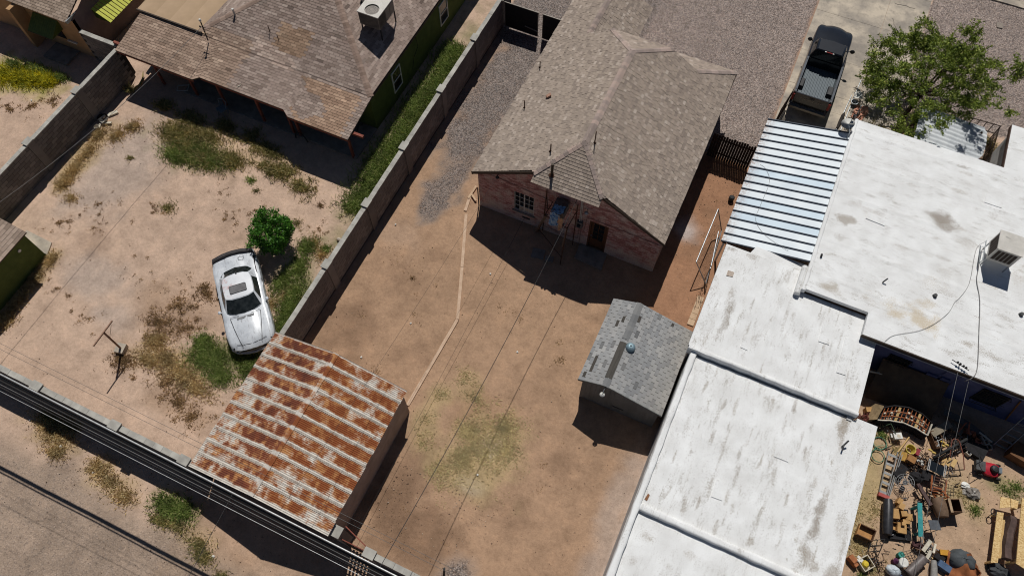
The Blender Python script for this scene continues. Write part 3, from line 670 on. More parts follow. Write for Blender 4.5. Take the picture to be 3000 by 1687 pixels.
# ================================================================ green stucco house with porch (left)
def lh_tint(c):
    n = float(fbm(np.array(c.x), np.array(c.y), .55, 77)); x, y = c.x, c.y
    r = [1,1,1]
    if y < 20.2 and x < -24.2+n: r = [1.04,.96,.86]                          # browner renewed courses
    if -20.6 < x < -17.0 and y < 19.6 and n+(x+19.5)*.06 > .38: r = [1.09,.94,.78]
    if -22.6 < x < -20.8 and 20.2 < y < 21.6 and n > .42: r = [1.02,.89,.72]
    if -23.6 < x < -20.9 and 19.55 < y < 19.95+(-20.9-x)*.28 and y > 19.4+(-20.9-x)*.16: r = [1.32,1.30,1.27]
    q = RND.random()
    if q > .965: r = [v*1.25 for v in r]
    if q < .02: r = [v*.66 for v in r]
    return tuple(r)
M_SH_BRN = shingle_mat('brown_tab_shingle', [(0,srgb(128,111,101)),(.3,srgb(143,126,115)),(.7,srgb(154,136,125)),(1,srgb(168,151,139))], .22)
M_CAPBRN = shingle_mat('brown_ridge_shingle', [(0,srgb(126,106,94)),(1,srgb(158,136,122))], .3)
M_GREEN = pm('olive_stucco', srgb(92,104,52), srgb(78,90,44), 2.5, .95, fine=70)
M_REDWOOD = pm('red_stained_timber', srgb(150,84,68), srgb(112,62,50), 7, .8)
t = NT('rolled_roofing'); p = t.pos()
wv = t.n('ShaderNodeTexWave'); wv.wave_type = 'BANDS'; wv.bands_direction = 'X'; t.l(p, wv.inputs['Vector']); wv.inputs['Scale'].default_value = .32; wv.wave_profile = 'SAW'
col = t.mix(t.rmp(wv.outputs['Fac'], .0, 1.0), srgb(180,154,126), srgb(170,145,117)); col = t.mix(.4, col, t.mix(1.0, col, t.ramp(t.noise(p, 2, 5), [(.3,(.8,.8,.8)),(.7,(1.15,1.15,1.15))]), 'MULTIPLY')); M_ROLL = t.fin(col, .95, 0, .1)
lh = thing('stucco_house', 'olive green stucco house with brown shingle hip roof and shaded porch', 'house', (-21.5,24,0))
EX, EXL, EY, EZL, PL = -16.6, -26.8, 19.7, 2.65, .40
hw = (EX-EXL)/2; axx = (EX+EXL)/2; ay = EY+hw; az = EZL+hw*PL
nd = lambda c: (c-Vector((-20,17,8))).length
shingles(lh, [(EXL,EY,EZL),(EX,EY,EZL),(axx,ay,az)], M_SH_BRN, M_DECK, .333, .145, .014, .016, 120, lh_tint, near=nd)
shingles(lh, [(EX,EY,EZL),(EX,33,EZL),(axx,33,az),(axx,ay,az)], M_SH_BRN, M_DECK, .333, .145, .014, .016, 0, lh_tint)
shingles(lh, [(EXL,33,EZL),(EXL,EY,EZL),(axx,ay,az),(axx,33,az)], M_SH_BRN, M_DECK, .333, .145, .014, .016, 0, lh_tint)
PZ = 2.2; pslope = (EZL-.02-PZ)/(EY-17.3); zat = lambda y: PZ+(y-17.3)*pslope
for x0,x1,yy in ((-30.25,-25.5,17.28),(-25.2,-20.3,17.52),(-19.9,-16.55,17.25)):
    shingles(lh, [(x0,yy,zat(yy)),(x1,yy,zat(yy)),(x1,EY+.02,zat(EY+.02)),(x0,EY+.02,zat(EY+.02))], M_SH_BRN, M_DECK, .333, .145, .014, .016, 60, lh_tint, near=nd)
shingles(lh, [(-25.5,17.28,zat(17.28)),(-25.2,17.52,zat(17.52)),(-25.2,EY+.02,zat(EY+.02)),(-25.5,EY+.02,zat(EY+.02))], M_SH_BRN, M_DECK, .333, .145, .014, .016, 0, lh_tint)
shingles(lh, [(-20.3,17.52,zat(17.52)),(-19.9,17.25,zat(17.25)),(-19.9,EY+.02,zat(EY+.02)),(-20.3,EY+.02,zat(EY+.02))], M_SH_BRN, M_DECK, .333, .145, .014, .016, 0, lh_tint)
ridge_caps(lh, (EX,EY,EZL), (axx,ay,az), M_CAPBRN, .32, .145, .22, nA=(0,-PL,1), nB=(PL,0,1))
ridge_caps(lh, (EXL+.35,EY+.35,EZL+.14), (axx,ay,az), M_CAPBRN, .32, .3, .22, nA=(-PL,0,1), nB=(0,-PL,1))
m = MB(); m.box(-20.6,-16.75,19.735,19.765,2.655,2.672); m.build('drip_edge', M_FASCIA, lh)
m = MB(); m.slab([(-30.5,19.75,2.70),(-26.2,19.75,2.72),(-25.6,24.5,2.95),(-25.6,31,3.1),(-30.5,31,2.9)],.12); m.build('flat_roof', M_ROLL, lh)
m = MB(); m.bar((-30.5,19.73,2.72),(-26.4,19.73,2.76),.07,.05); m.build('roof_edge_trim', M_FASCIA, lh)
MB().box(-17.0,-16.78,19.8,33,-.1,2.6).build('side_wall', M_GREEN, lh)
MB().box(-30.1,-17.0,19.8,20.0,-.1,2.55).build('front_wall', M_GREEN, lh)
MB().box(-30.25,-30.1,19.8,31,-.1,2.6).build('side_wall', M_GREEN, lh)
MB().box(-27.3,-16.77,17.7,19.79,-.1,.1).build('porch_slab', M_CONC_OLD, lh)
MB().box(EX-.04,EX+.0,EY,33,EZL-.22,EZL-.1).build('fascia', M_FASCIA, lh)
for x0,x1,yy in ((-30.2,-25.5,17.3),(-25.2,-20.3,17.54),(-19.9,-16.55,17.27)): MB().box(x0,x1,yy,yy+.04,zat(yy)-.2,zat(yy)-.095).build('fascia', M_REDWOOD, lh)
for x,y in ((-28.6,17.75),(-26.47,17.8),(-24.69,17.85),(-22.28,17.8),(-20.5,17.8),(-20.1,17.8),(-16.98,17.75)): MB().box(x-.055,x+.055,y-.055,y+.055,.0,2.02).build('porch_post', M_REDWOOD, lh)
MB().box(-30.75,-16.0,17.7,17.83,2.03,2.16).build('porch_beam', M_REDWOOD, lh)
def sash_window(parent, x, y0, y1, z0, z1, mat):
    m = MB(); f = .06
    m.box(x,x+.05,y0,y1,z0,z0+f); m.box(x,x+.05,y0,y1,z1-f,z1); m.box(x,x+.05,y0,y0+f,z0+f,z1-f); m.box(x,x+.05,y1-f,y1,z0+f,z1-f); m.box(x,x+.045,y0+f,y1-f,(z0+z1)/2-.02,(z0+z1)/2+.02)
    w = m.build('window', mat, parent)
    for a,b in ((z0+f,(z0+z1)/2-.02),((z0+z1)/2+.02,z1-f)): MB().box(x+.01,x+.018,y0+f,y1-f,a,b).build('pane', M_GLASS, w)
for y0,y1 in ((21.82,22.68),(27.05,27.95)): sash_window(lh, -16.78, y0, y1, .62, 2.0, M_WHITE)
MB().box(-18.9,-18.0,19.74,19.79,.1,2.1).build('porch_door', M_DOORWOOD, lh)
m = MB(); m.tube([(-16.72,24.4,2.4),(-16.72,24.5,1.5),(-16.72,24.0,1.2),(-16.72,23.7,.6)],.012,5); m.build('wall_cable', M_BLACK, lh)
mast = MB(); mast.tube([(-25.85,19.45,2.7),(-25.8,19.5,3.95)],.03,8); ms = mast.build('service_mast', M_BLACK, lh)
c_ = MB(); c_.lathe([(.05,-.05),(.07,0),(.05,.08),(0,.1)],10,(-25.8,19.5,3.98)); c_.build('weather_head', M_WHITE, ms)
c_ = MB(); c_.tube([(-25.95,19.45,3.55),(-25.65,19.5,3.6)],.02,6); c_.lathe([(.03,0),(.045,.05),(.03,.1)],8,(-25.95,19.45,3.52)); c_.build('insulator', M_BLACK, ms)
def lroof(y): return EZL+(y-EY)*PL
for x,y,hh,r,mt in ((-22.95,20.9,.42,.022,M_METAL_RUST),(-22.35,20.7,.3,.018,M_METAL_RUST)):
    m = MB(); m.tube([(x,y,lroof(y)-.05),(x,y,lroof(y)+hh)],r,7); m.build('vent_pipe', mt, lh)
m = MB(); m.tube([(-25.15,21.1,3.05),(-25.15,21.1,3.55)],.05,8); vp_ = m.build('vent_pipe', M_GALV, lh); m = MB(); m.lathe([(.055,0),(.06,.1),(.0,.12)],10,(-25.15,21.1,3.52)); m.build('vent_cap', M_WHITE, vp_)
# rooftop air conditioner
acx0,acx1,acy0,acy1,acz0,acz1 = -18.72,-17.55,22.72,24.25,3.78,4.58
ac = thing('air_conditioner', 'grey packaged air conditioner with round fan on the brown shingle roof', 'air conditioner', (-18.1,23.4,3.3))
M_ACBODY = pm('ac_cabinet', srgb(150,140,130), srgb(130,122,114), 4, .55); M_ACTOP = pm('ac_top', srgb(208,202,192), srgb(192,186,176), 3, .5)
MB().box(acx0+.03,acx1-.03,acy0+.03,acy1-.03,acz0,acz1-.06).build('cabinet', M_ACBODY, ac)
fins = MB(); x = acx0+.06
while x < acx1-.05: fins.box(x,x+.022,acy0,acy0+.029,acz0+.04,acz1-.08); x += .06
y = acy0+.06
while y < acy0+.62: fins.box(acx1-.029,acx1,y,y+.022,acz0+.04,acz1-.08); y += .06
tag(fins.build('louver_fins', pm('ac_fins', srgb(120,112,104), srgb(96,90,84)), ac), kind='stuff')
for y0 in (acy0+.68, acy0+1.08): MB().box(acx1-.029,acx1-.005,y0,y0+.36,acz0+.06,acz1-.1).build('access_panel', M_ACBODY, ac)
FX, FY, FR = -18.1, 23.12, .36
n = 24; ring = [(FX+FR*math.cos(2*math.pi*k/n), FY+FR*math.sin(2*math.pi*k/n)) for k in range(n)]
m = MB(); vs = []; 
outer = []
for px, py in ring:
    dx, dy = px-FX, py-FY; s = min(((acx1-FX) if dx>0 else (FX-acx0))/max(abs(dx),1e-6), ((acy1-FY) if dy>0 else (FY-acy0))/max(abs(dy),1e-6)); outer.append((FX+dx*s, FY+dy*s))
for cx_,cy_ in ((acx0,acy0),(acx1,acy0),(acx1,acy1),(acx0,acy1)):
    j = min(range(n), key=lambda i: (outer[i][0]-cx_)**2+(outer[i][1]-cy_)**2); outer[j] = (cx_,cy_)
vs = [(a,b,acz1) for a,b in ring]+[(a,b,acz1) for a,b in outer]+[(a,b,acz1-.055) for a,b in outer]+[(a,b,acz1-.055) for a,b in ring]
fs = []
for k in range(n): q=(k+1)%n; fs += [(k,n+k,n+q,q),(n+k,2*n+k,2*n+q,n+q),(k,q,3*n+q,3*n+k)]
m.add(vs,fs); m.build('top_panel', M_ACTOP, ac)
m = MB(); m.lathe([(FR-.003,0),(FR-.003,-.30),(0,-.31)],24,(FX,FY,acz1-.02),cap=False); m.build('fan_well', M_BLACK, ac)
M_DARKFAN = pm('fan_dark', srgb(70,70,72), srgb(50,50,52), 6, .5, .3)
fb = MB(); fb.lathe([(.0,.0),(.08,.0),(.08,.08),(0,.09)],14,(FX,FY,acz1-.2))
for k in range(4):
    a = k*math.pi/2+.5; d = Vector((math.cos(a),math.sin(a),0)); s_ = Vector((-d.y,d.x,0))
    c0 = Vector((FX,FY,acz1-.16)); fb.add([c0+d*.06-s_*.05, c0+d*(FR-.03)-s_*.13+Vector((0,0,.04)), c0+d*(FR-.03)+s_*.1-Vector((0,0,.05)), c0+d*.06+s_*.05],[(0,1,2,3)])
fb.build('fan', M_DARKFAN, ac)
g_ = MB()
for r_ in (.12,.2,.28): 
    g_.tube([(FX+r_*math.cos(2*math.pi*k/20),FY+r_*math.sin(2*math.pi*k/20),acz1+.005) for k in range(21)],.004,4,cap=False)
g_.build('fan_guard', M_BLACK, ac)
for x,y in ((acx0+.06,acy0+.1),(acx1-.06,acy0+.1),(acx1-.06,acy1-.05),(acx0+.06,acy1-.05)):
    zz = EZL+(EX-x)*PL; m = MB(); m.box(x-.025,x+.025,y-.025,y+.025,min(zz,acz0-.05)-.02,acz0); m.build('stand_leg', M_BLACK, ac)
m = MB(); rings = []
for q in ((acx0+.02,24.0,4.2,.3),(acx0-.3,24.15,4.25,.32),(acx0-.55,24.35,4.1,.34),(acx0-.75,24.5,3.75,.36)):
    x,y,z,r = q; rings.append([(x,y-r,z-r*.9),(x,y+r,z-r*.9),(x,y+r,z+r),(x,y-r,z+r)])
m.loft(rings); dk = m.build('duct', M_GALV, ac)

# ================================================================ shed with rusty corrugated roof
t = NT('rusty_corrugated'); p = t.pos()
sp = t.n('ShaderNodeSeparateXYZ'); t.l(t.n('ShaderNodeNewGeometry').outputs['Position'], sp.inputs[0])
SW, SY0 = .5525, 1.30
yy = t.math('DIVIDE', t.math('SUBTRACT', sp.outputs[1], SY0), SW)
side = t.math('GREATER_THAN', sp.outputs[0], -11.14)
idx = t.math('ADD', t.math('FLOOR', yy), t.math('MULTIPLY', side, 40.0)); ph = t.math('FRACT', yy)
cmb = t.n('ShaderNodeCombineXYZ'); t.l(t.math('MULTIPLY', sp.outputs[0], 1.5), cmb.inputs[0]); t.l(t.math('MULTIPLY', idx, 5.37), cmb.inputs[1]); t.l(t.math('MULTIPLY', ph, .55), cmb.inputs[2])
n1 = t.noise(cmb.outputs[0], 1.0, 3, .55); n2 = t.noise(t.pos((5,22,1)), 1.3, 3, .65); n3 = t.noise(p, 26, 2)
cm2 = t.n('ShaderNodeCombineXYZ'); t.l(t.math('MULTIPLY', sp.outputs[0], 3.2), cm2.inputs[0]); t.l(t.math('MULTIPLY', idx, 9.1), cm2.inputs[1]); t.l(t.math('MULTIPLY', yy, 1.6), cm2.inputs[2])
n4 = t.noise(cm2.outputs[0], 1.0, 3, .6)
wob = t.math('MULTIPLY', t.math('SUBTRACT', n4, .5), .34)
lo_ = t.rmp(t.math('ADD', ph, wob), .20, .30); hi_ = t.rmp(t.math('ADD', ph, wob), 1.0, .90)
band = t.math('MULTIPLY', lo_, hi_)
rust = t.math('MULTIPLY', band, t.rmp(t.math('ADD', n1, t.math('MULTIPLY', t.math('SUBTRACT', n2, .5), .35)), .34, .48))
rust = t.math('MAXIMUM', rust, t.math('MULTIPLY', t.rmp(t.math('ADD', n4, t.math('MULTIPLY', n2, .3)), .76, .86), .5))
deep = t.math('MULTIPLY', rust, t.rmp(t.math('ADD', n4, t.math('MULTIPLY', t.math('SUBTRACT', n1, .5), .5)), .34, .54))
zinc = t.mix(t.rmp(t.noise(p, 5, 3), .3, .7), srgb(216,208,196), srgb(186,178,168))
tanr = t.mix(n2, srgb(198,150,98), srgb(164,104,60))
dark = t.mix(t.rmp(n1, .35, .7), srgb(136,74,46), srgb(92,50,37))
warm = side
dark = t.mix(t.math('MULTIPLY', warm, .55), dark, t.mix(n2, srgb(168,98,44), srgb(128,64,32)))
col = t.mix(rust, zinc, tanr); col = t.mix(deep, col, dark)
col = t.mix(.35, col, t.mix(1.0, col, t.ramp(n3, [(.3,(.6,.6,.6)),(.7,(1.3,1.3,1.3))]), 'MULTIPLY'))
M_RUSTROOF = t.fin(col, t.mix(rust, (.5,.5,.5), (.9,.9,.9)), t.math('MULTIPLY', t.math('SUBTRACT', 1.0, rust), .15), .35)
sh = thing('storage_shed', 'stucco shed with streaky rusted corrugated iron roof by the alley', 'shed', (-11.1,4.3,0))
SX0, SX1, SRX, SEZ, SRZ = -14.2, -8.06, -11.14, 2.12, 2.92
def corr_sheet(x0,z0,x1,z1,y0,y1,lift,wav=8):
    m = MB(); n = wav*4; vs=[]; fs=[]
    nn = Vector((-(z1-z0),0,(x1-x0))).normalized(); nn = nn if nn.z>0 else -nn
    for j,(x,z) in enumerate(((x0,z0),((x0+x1)/2,(z0+z1)/2),(x1,z1))):
        for i in range(n+1):
            q = i/n; h_ = .019*math.cos(2*math.pi*i/4)+lift
            vs.append((x+nn.x*h_+U(-.003,.003)*(j!=1), y0+(y1-y0)*q, z+nn.z*h_))
    for j in range(2):
        for i in range(n): a=j*(n+1)+i; fs.append((a,a+1,a+n+2,a+n+1))
    m.add(vs,fs); return m
for k in range(11):
    y0 = SY0+k*SW; y1 = y0+SW+.03
    for x0,z0,x1,z1 in ((SX0+U(-.03,.02),SEZ,SRX,SRZ),(SX1+U(-.02,.03),SEZ,SRX,SRZ)):
        o_ = corr_sheet(x0,z0,x1,z1,y0,y1,.02+.008*(k%2)+U(0,.004)).build('roof_sheet', M_RUSTROOF, sh, smooth=True)
m = MB(); m.add([(SRX-.14,SY0,SRZ+.015),(SRX,SY0,SRZ+.06),(SRX+.14,SY0,SRZ+.015),(SRX-.14,7.4,SRZ+.015),(SRX,7.4,SRZ+.06),(SRX+.14,7.4,SRZ+.015)],[(0,1,4,3),(1,2,5,4)])
m.build('ridge_flashing', M_RUSTROOF, sh)
M_STUC_BR = pm('brown_stucco', srgb(176,156,144), srgb(156,136,124), 2.2, .95, fine=60)
MB().box(-14.05,-8.13,1.55,7.2,-.1,2.04).build('shed_wall', M_STUC_BR, sh)
m = MB()
for y in (1.57,7.06): m.add([(-14.05,y,2.045),(-8.13,y,2.045),(SRX,y,2.8),(-14.05,y+.12,2.045),(-8.13,y+.12,2.045),(SRX,y+.12,2.8)],[(0,1,2),(5,4,3),(0,3,4,1),(1,4,5,2),(2,5,3,0)])
m.build('gable', M_STUC_BR, sh)

# ================================================================ small grey shed with saltbox roof
M_SH_GREY = shingle_mat('grey_tab_shingle', [(0,srgb(132,132,132)),(.3,srgb(145,145,144)),(.7,srgb(152,151,149)),(1,srgb(162,160,157))], .25)
M_SIDING = pm('grey_siding', srgb(122,124,122), srgb(104,106,104), 3, .85, stretch=(1,1,.2))
gs = thing('garden_shed', 'small grey plank shed with worn grey shingle roof and wind ventilator', 'shed', (-.25,12.7,0))
GX0,GX1,GRX,GY0,GY1 = -2.06,1.52,-.93,10.76,14.74; GL,GR,GT = 2.02,1.86,2.52
def gs_tint(c):
    n = float(fbm(np.array(c.x),np.array(c.y),1.1,21)); f = .9+.2*n
    if c.x > .2: f2 = min(1,(c.x-.2)*.8); return (f*(1+.05*f2), f, f*(1-.07*f2))
    q = RND.random()
    if q < .03: f *= .6
    return (f,f,f)
shingles(gs, [(GX0,GY0,GL),(GX0,GY1,GL),(GRX,GY1,GT),(GRX,GY0,GT)], M_SH_GREY, M_DECK, .31, .15, .014, .018, 70, gs_tint)
shingles(gs, [(GX1,GY0,GR),(GX1,GY1,GR),(GRX,GY1,GT),(GRX,GY0,GT)], M_SH_GREY, M_DECK, .31, .15, .014, .018, 140, gs_tint)
ridge_caps(gs, (GRX,GY1,GT+.01), (GRX,GY1-1.75,GT+.01), M_SH_GREY, .3, .19, .35, tint=(.72,.72,.72)); ridge_caps(gs, (GRX,GY0+.32,GT+.01), (GRX,GY0,GT+.01), M_SH_GREY, .3, .16, .35, tint=(.8,.8,.8))
m = MB(); m.slab([(GRX-.17,GY0+.35,GT-.045),(GRX-.17,GY0+2.05,GT-.045),(GRX-.01,GY0+2.05,GT+.016),(GRX-.01,GY0+.35,GT+.016)],.005); m.slab([(GRX+.12,GY0+.35,GT-.005),(GRX+.12,GY0+2.05,GT-.005),(GRX-.01,GY0+2.05,GT+.018),(GRX-.01,GY0+.35,GT+.018)],.005)
m.build('bare_felt_strip', pm('bare_felt', srgb(86,82,76), srgb(70,66,61), 6, .9, stretch=(4,.3,1)), gs)
for x,y,l_ in ((-1.5,13.45,.3),(-1.33,13.7,.28),(-1.73,11.2,.75),(-1.9,10.9,.25),(-.72,13.9,.3),(.62,14.5,.14)):
    zz = GL+(x-GX0)*(GT-GL)/(GRX-GX0) if x < GRX else GT-(x-GRX)*(GT-GR)/(GX1-GRX)
    s_ = (GT-GL)/(GRX-GX0) if x<GRX else -(GT-GR)/(GX1-GRX)
    w_ = .055; m = MB(); m.slab([(x-w_,y,zz-w_*s_+.02),(x+w_,y,zz+w_*s_+.02),(x+w_,y+l_,zz+w_*s_+.02),(x-w_,y+l_,zz-w_*s_+.02)],.006); m.build('missing_tab', pm('bare_patch', srgb(78,72,66), srgb(62,58,53)) if 'bare_patch' not in bpy.data.materials else bpy.data.materials['bare_patch'], gs)
# plank walls
zl = lambda x: (GL+(x-GX0)*(GT-GL)/(GRX-GX0) if x<GRX else GT-(x-GRX)*(GT-GR)/(GX1-GRX))-.11
x = -1.88; MB().box(-1.87,1.38,10.85,14.55,-.02,1.72).build('wall_core', M_SIDING, gs)
while x < 1.38:
    w_ = min(.2, 1.4-x); m = MB(); a,b = x+.004,x+w_-.004
    m.add([(a,10.82,.02),(b,10.82,.02),(b,10.82,zl(b)),(a,10.82,zl(a)),(a,10.848,.02),(b,10.848,.02),(b,10.848,zl(b)),(a,10.848,zl(a))],[(0,1,2,3),(1,5,6,2),(0,3,7,4),(3,2,6,7),(5,4,7,6)]); m.build('plank', M_SIDING, gs); x += .2
MB().bar((GX0,GY0-.01,GL-.05),(GRX,GY0-.01,GT-.05),.02,.13).build('rake_board', M_SIDING, gs); MB().bar((GRX,GY0-.01,GT-.05),(GX1,GY0-.01,GR-.05),.02,.13).build('rake_board', M_SIDING, gs)
m = MB(); m.tube([(-.93,10.76,2.36),(-.93,10.62,2.4),(-.93,10.5,2.34)],.014,7); lp = m.build('lamp_arm', M_GALV, gs); m = MB(); m.lathe([(.02,.09),(.04,.08),(.095,.02),(.105,.0),(.08,.0),(.03,.05)],18,(-.93,10.48,2.22),cap=False); m.build('lamp_shade', M_WHITE, lp, smooth=40)
MB().box(-.45,.05,10.795,10.818,.55,.585).build('hasp', M_BLACK, gs)
tv = MB(); bx,by,bz = -.62,12.72,2.36
tv.lathe([(.13,0),(.13,.1),(.12,.12)],16,(bx,by,bz)); vt = tv.build('ventilator_neck', M_GALV, gs)
M_VENT = pm('ventilator_blue', srgb(150,172,180), srgb(120,142,150), 6, .5, .3)
for k in range(20):
    a = 2*math.pi*k/20; pr = []
    for i in range(6):
        tt = math.pi*.5*i/5; r_ = .19*math.cos(tt*.92)+.01; pr.append((r_, .1+.19*math.sin(tt)))
    m = MB(); vs = []
    for r_, z_ in pr:
        for da in (0, .36): vs.append((bx+r_*math.cos(a+da)*(1.04 if da else 1), by+r_*math.sin(a+da)*(1.04 if da else 1), bz+z_))
    m.add(vs,[(2*i,2*i+1,2*i+3,2*i+2) for i in range(5)]); m.build('turbine_vane', M_VENT, vt)

# ================================================================ white-coated flat-roofed building (right)
def coat_mat(name, streak):
    t = NT(name); p = t.pos(); ps = t.pos(streak)
    at = t.n('ShaderNodeAttribute'); at.attribute_name = 'Col'; sc = t.n('ShaderNodeSeparateColor'); t.l(at.outputs['Color'], sc.inputs[0])
    base = t.mix(t.rmp(t.noise(p, 1.3, 4), .3, .7), srgb(236,236,234), srgb(218,217,214))
    s1 = t.noise(ps, 1.7, 8, .74); s2 = t.noise(ps, 6, 6, .7); gr = t.noise(p, 24, 4, .75)
    k = t.math('MULTIPLY', t.rmp(t.math('ADD', s1, t.math('MULTIPLY', t.math('SUBTRACT', gr, .5), .8)), .54, .70), t.rmp(t.noise(p, .8, 3), .36, .58))
    base = t.mix(t.math('MULTIPLY', k, .7), base, srgb(150,142,130))
    base = t.mix(t.math('MULTIPLY', t.rmp(s2, .58, .8), .22), base, srgb(150,144,136))
    base = t.mix(t.math('MULTIPLY', t.math('MULTIPLY', t.rmp(gr, .5, .72), t.rmp(t.noise(p, .6, 4, .65), .38, .6)), .38), base, srgb(160,156,150))
    st = t.rmp(t.math('ADD', sc.outputs[0], t.math('MULTIPLY', t.math('SUBTRACT', gr, .5), 1.9)), .3, .9)
    base = t.mix(t.math('MULTIPLY', st, .8), base, t.mix(sc.outputs[1], srgb(128,114,98), srgb(190,168,128)))
    base = t.mix(t.math('MULTIPLY', t.rmp(t.noise(p, 22, 2), .66, .74), .25), base, srgb(150,145,138))
    t.bump(t.math('ADD', t.noise(ps, 5, 3), t.math('MULTIPLY', gr, .4)), .25, .02)
    return t.fin(base, .75, 0, .3)
M_COATX = coat_mat('white_roof_coating', (.8,2.6,1)); M_COATY = coat_mat('white_roof_coating_long', (2.8,.6,1))
M_WHITEWALL = pm('white_block_paint', srgb(196,196,194), srgb(170,170,168), 1.8, .9, fine=50)
wb = thing('white_building', 'long white-coated flat roofed building filling the right side', 'building', (6,15,0))
def roof_sheet(name, outline, z, mat, stains, seams=(), th=.14, step=.08):
    """flat roof field on a fine grid cut to rectangles, with stains, lap seams and edges turned down"""
    for (x0,x1,y0,y1) in outline:
        nx_ = max(2,int((x1-x0)/step)); ny_ = max(2,int((y1-y0)/step))
        X = np.linspace(x0,x1,nx_+1); Y = np.linspace(y0,y1,ny_+1); XX,YY = np.meshgrid(X,Y)
        nn = fbm(XX,YY,2.6,41,5)-.5; S = np.zeros(XX.shape); Yl = np.zeros(XX.shape)
        for (sx_,sy_,rx,ry,a,yl) in stains:
            e = ell(XX,YY,sx_,sy_,rx,ry,nn*2.2,.75)*a; Yl = np.where(e>S, yl, Yl); S = np.maximum(S,e)
        Zz = z+.025*(fbm(XX,YY,.7,3)-.5)
        for ax,pos,w_ in seams: 
            D = (XX if ax=='x' else YY)-pos+.05*(fbm(XX,YY,.5,8)-.5); Zz = Zz+.018*(D>0)*np.clip(1-D/w_,0,1)*(D<w_)
        m = MB(); b = 0
        vs = np.stack([XX,YY,Zz],-1).reshape(-1,3); idx = np.arange(len(vs)).reshape(ny_+1,nx_+1)
        fs = np.stack([idx[:-1,:-1],idx[:-1,1:],idx[1:,1:],idx[1:,:-1]],-1).reshape(-1,4).tolist()
        m.v = [tuple(q) for q in vs.tolist()]; m.f = [tuple(q) for q in fs]; m.m = [0]*len(fs); m.c = list(zip(S.ravel().tolist(),Yl.ravel().tolist(),[0]*S.size))
        rim = [idx[0,i] for i in range(nx_+1)]+[idx[j,nx_] for j in range(1,ny_+1)]+[idx[ny_,i] for i in range(nx_-1,-1,-1)]+[idx[j,0] for j in range(ny_-1,0,-1)]
        k0 = len(m.v); m.v += [(m.v[i][0],m.v[i][1],z-th) for i in rim]; m.c += [(0,0,0)]*len(rim); n_ = len(rim)
        m.f += [(rim[i],k0+i,k0+(i+1)%n_,rim[(i+1)%n_]) for i in range(n_)]; m.m += [0]*n_
        m.build(name, mat, wb, colors=True, smooth=35)
Z1,Z2,Z3,Z4 = 2.75,2.4,2.15,2.04
K1,K2,K3 = 1.0361,1.0273,1.0234
sc_ = lambda L,k: [(q[0]*k,q[1]*k)+tuple(q[2:]) for q in L]
rs_ = random.Random(61)
st1 = [(9.16,23.2,.75,.32,.95,0),(9.5,22.9,.5,.25,.8,0),(5.62,21.4,.42,.3,.8,.1),(6.62,22.2,.5,.3,.45,.1),(5.67,20.5,.4,.25,.5,.1),(5.8,17.95,.5,.28,.75,.3),(9.29,19.8,.7,.38,.42,.5),(9.97,20.7,.4,.25,.4,.3),(9.32,18.0,.95,.45,.75,1),(8.6,18.1,1.3,.5,.4,.8),(9.42,18.85,.4,.3,.65,.9),(11.24,17.75,.5,.2,.75,.2),(5.52,19.5,.3,.15,.6,.1),(9.3,22.1,.25,.15,.5,.2),(7.15,18.1,.3,.2,.5,.4),(10.5,22.4,.5,.3,.45,.2),(12.6,22.0,.4,.6,.5,.4),(7,23.4,.5,.2,.4,.1),(5.75,22.4,.4,.15,.5,.1),(7,25,1,.2,.35,.1),(10,25.4,.8,.15,.4,.1),(8,21,.3,.15,.4,.3),(12.5,19.5,.5,.12,.5,.1),(6.2,24.6,.4,.1,.4,0),(8.6,26.0,.5,.09,.4,0)]
st1 = sc_(st1,K1)+[(rs_.uniform(5.2,16),rs_.uniform(17.5,27.6),rs_.uniform(.15,.6),rs_.uniform(.05,.12),rs_.uniform(.3,.6),rs_.uniform(0,.3)) for _ in range(60)]
roof_sheet('roof_field', [(4.95,7.72,18.12,27.95),(7.72,17.6,17.05,27.95),(11.72,18.6,27.95,30.67)], Z1, M_COATX, st1, (('y',25.4,.25),('y',23.4,.2),('y',20.8,.2),('y',18.95,.2),('x',10.72,.2),('y',27.2,.3)), .2)
st2 = [(1.53,16.2,.25,.6,.55,.1),(2.47,15.2,.16,1.1,.7,0),(2.9,16.5,.1,.5,.35,0),(1.76,18.4,.2,.14,.7,0),(2.62,18.4,.2,.12,.6,.1),(1.8,14.3,.35,.7,.4,.1),(3.84,14.8,.12,.5,.4,0)]
st2 = sc_(st2,K2)+[(rs_.uniform(1.7,8.2),rs_.uniform(14.1,18.8),rs_.uniform(.03,.07),rs_.uniform(.15,.7),rs_.uniform(.3,.65),rs_.uniform(0,.2)) for _ in range(55)]
roof_sheet('roof_field', [(1.48,4.95,13.87,19.08),(4.95,8.40,13.87,18.12)], Z2, M_COATY, st2, (('x',3.08,.1),('x',4.3,.15),('x',5.55,.15),('x',6.9,.15),('x',7.7,.12)), .2)
st3 = [(7.9,12.9,.2,.5,.85,.1),(7.82,9.0,.2,.7,.9,0),(7.79,7.5,.35,.5,.8,.1),(6.96,11.5,.08,.5,.55,.1),(4.0,10.2,.07,.9,.6,.1),(6.03,10.0,.07,.6,.6,.1),(5.89,7.4,.14,.25,.75,.1),(2.99,11.4,.12,.2,.6,.1),(3.33,7.6,.08,.4,.6,.1),(2.5,7.6,.1,.4,.5,.1),(5.2,12.6,.1,.35,.5,.1),(4.6,7.3,.08,.3,.6,.1)]
st3 = sc_(st3,K3)+[(rs_.choice((2.6,2.95,3.5,4.1,4.75,5.4,6.1,6.9,7.5,8.1))+rs_.gauss(0,.12),rs_.uniform(7.4,13.4),rs_.uniform(.03,.075),rs_.uniform(.12,.5),rs_.uniform(.35,.75),rs_.uniform(0,.2)) for _ in range(120)]
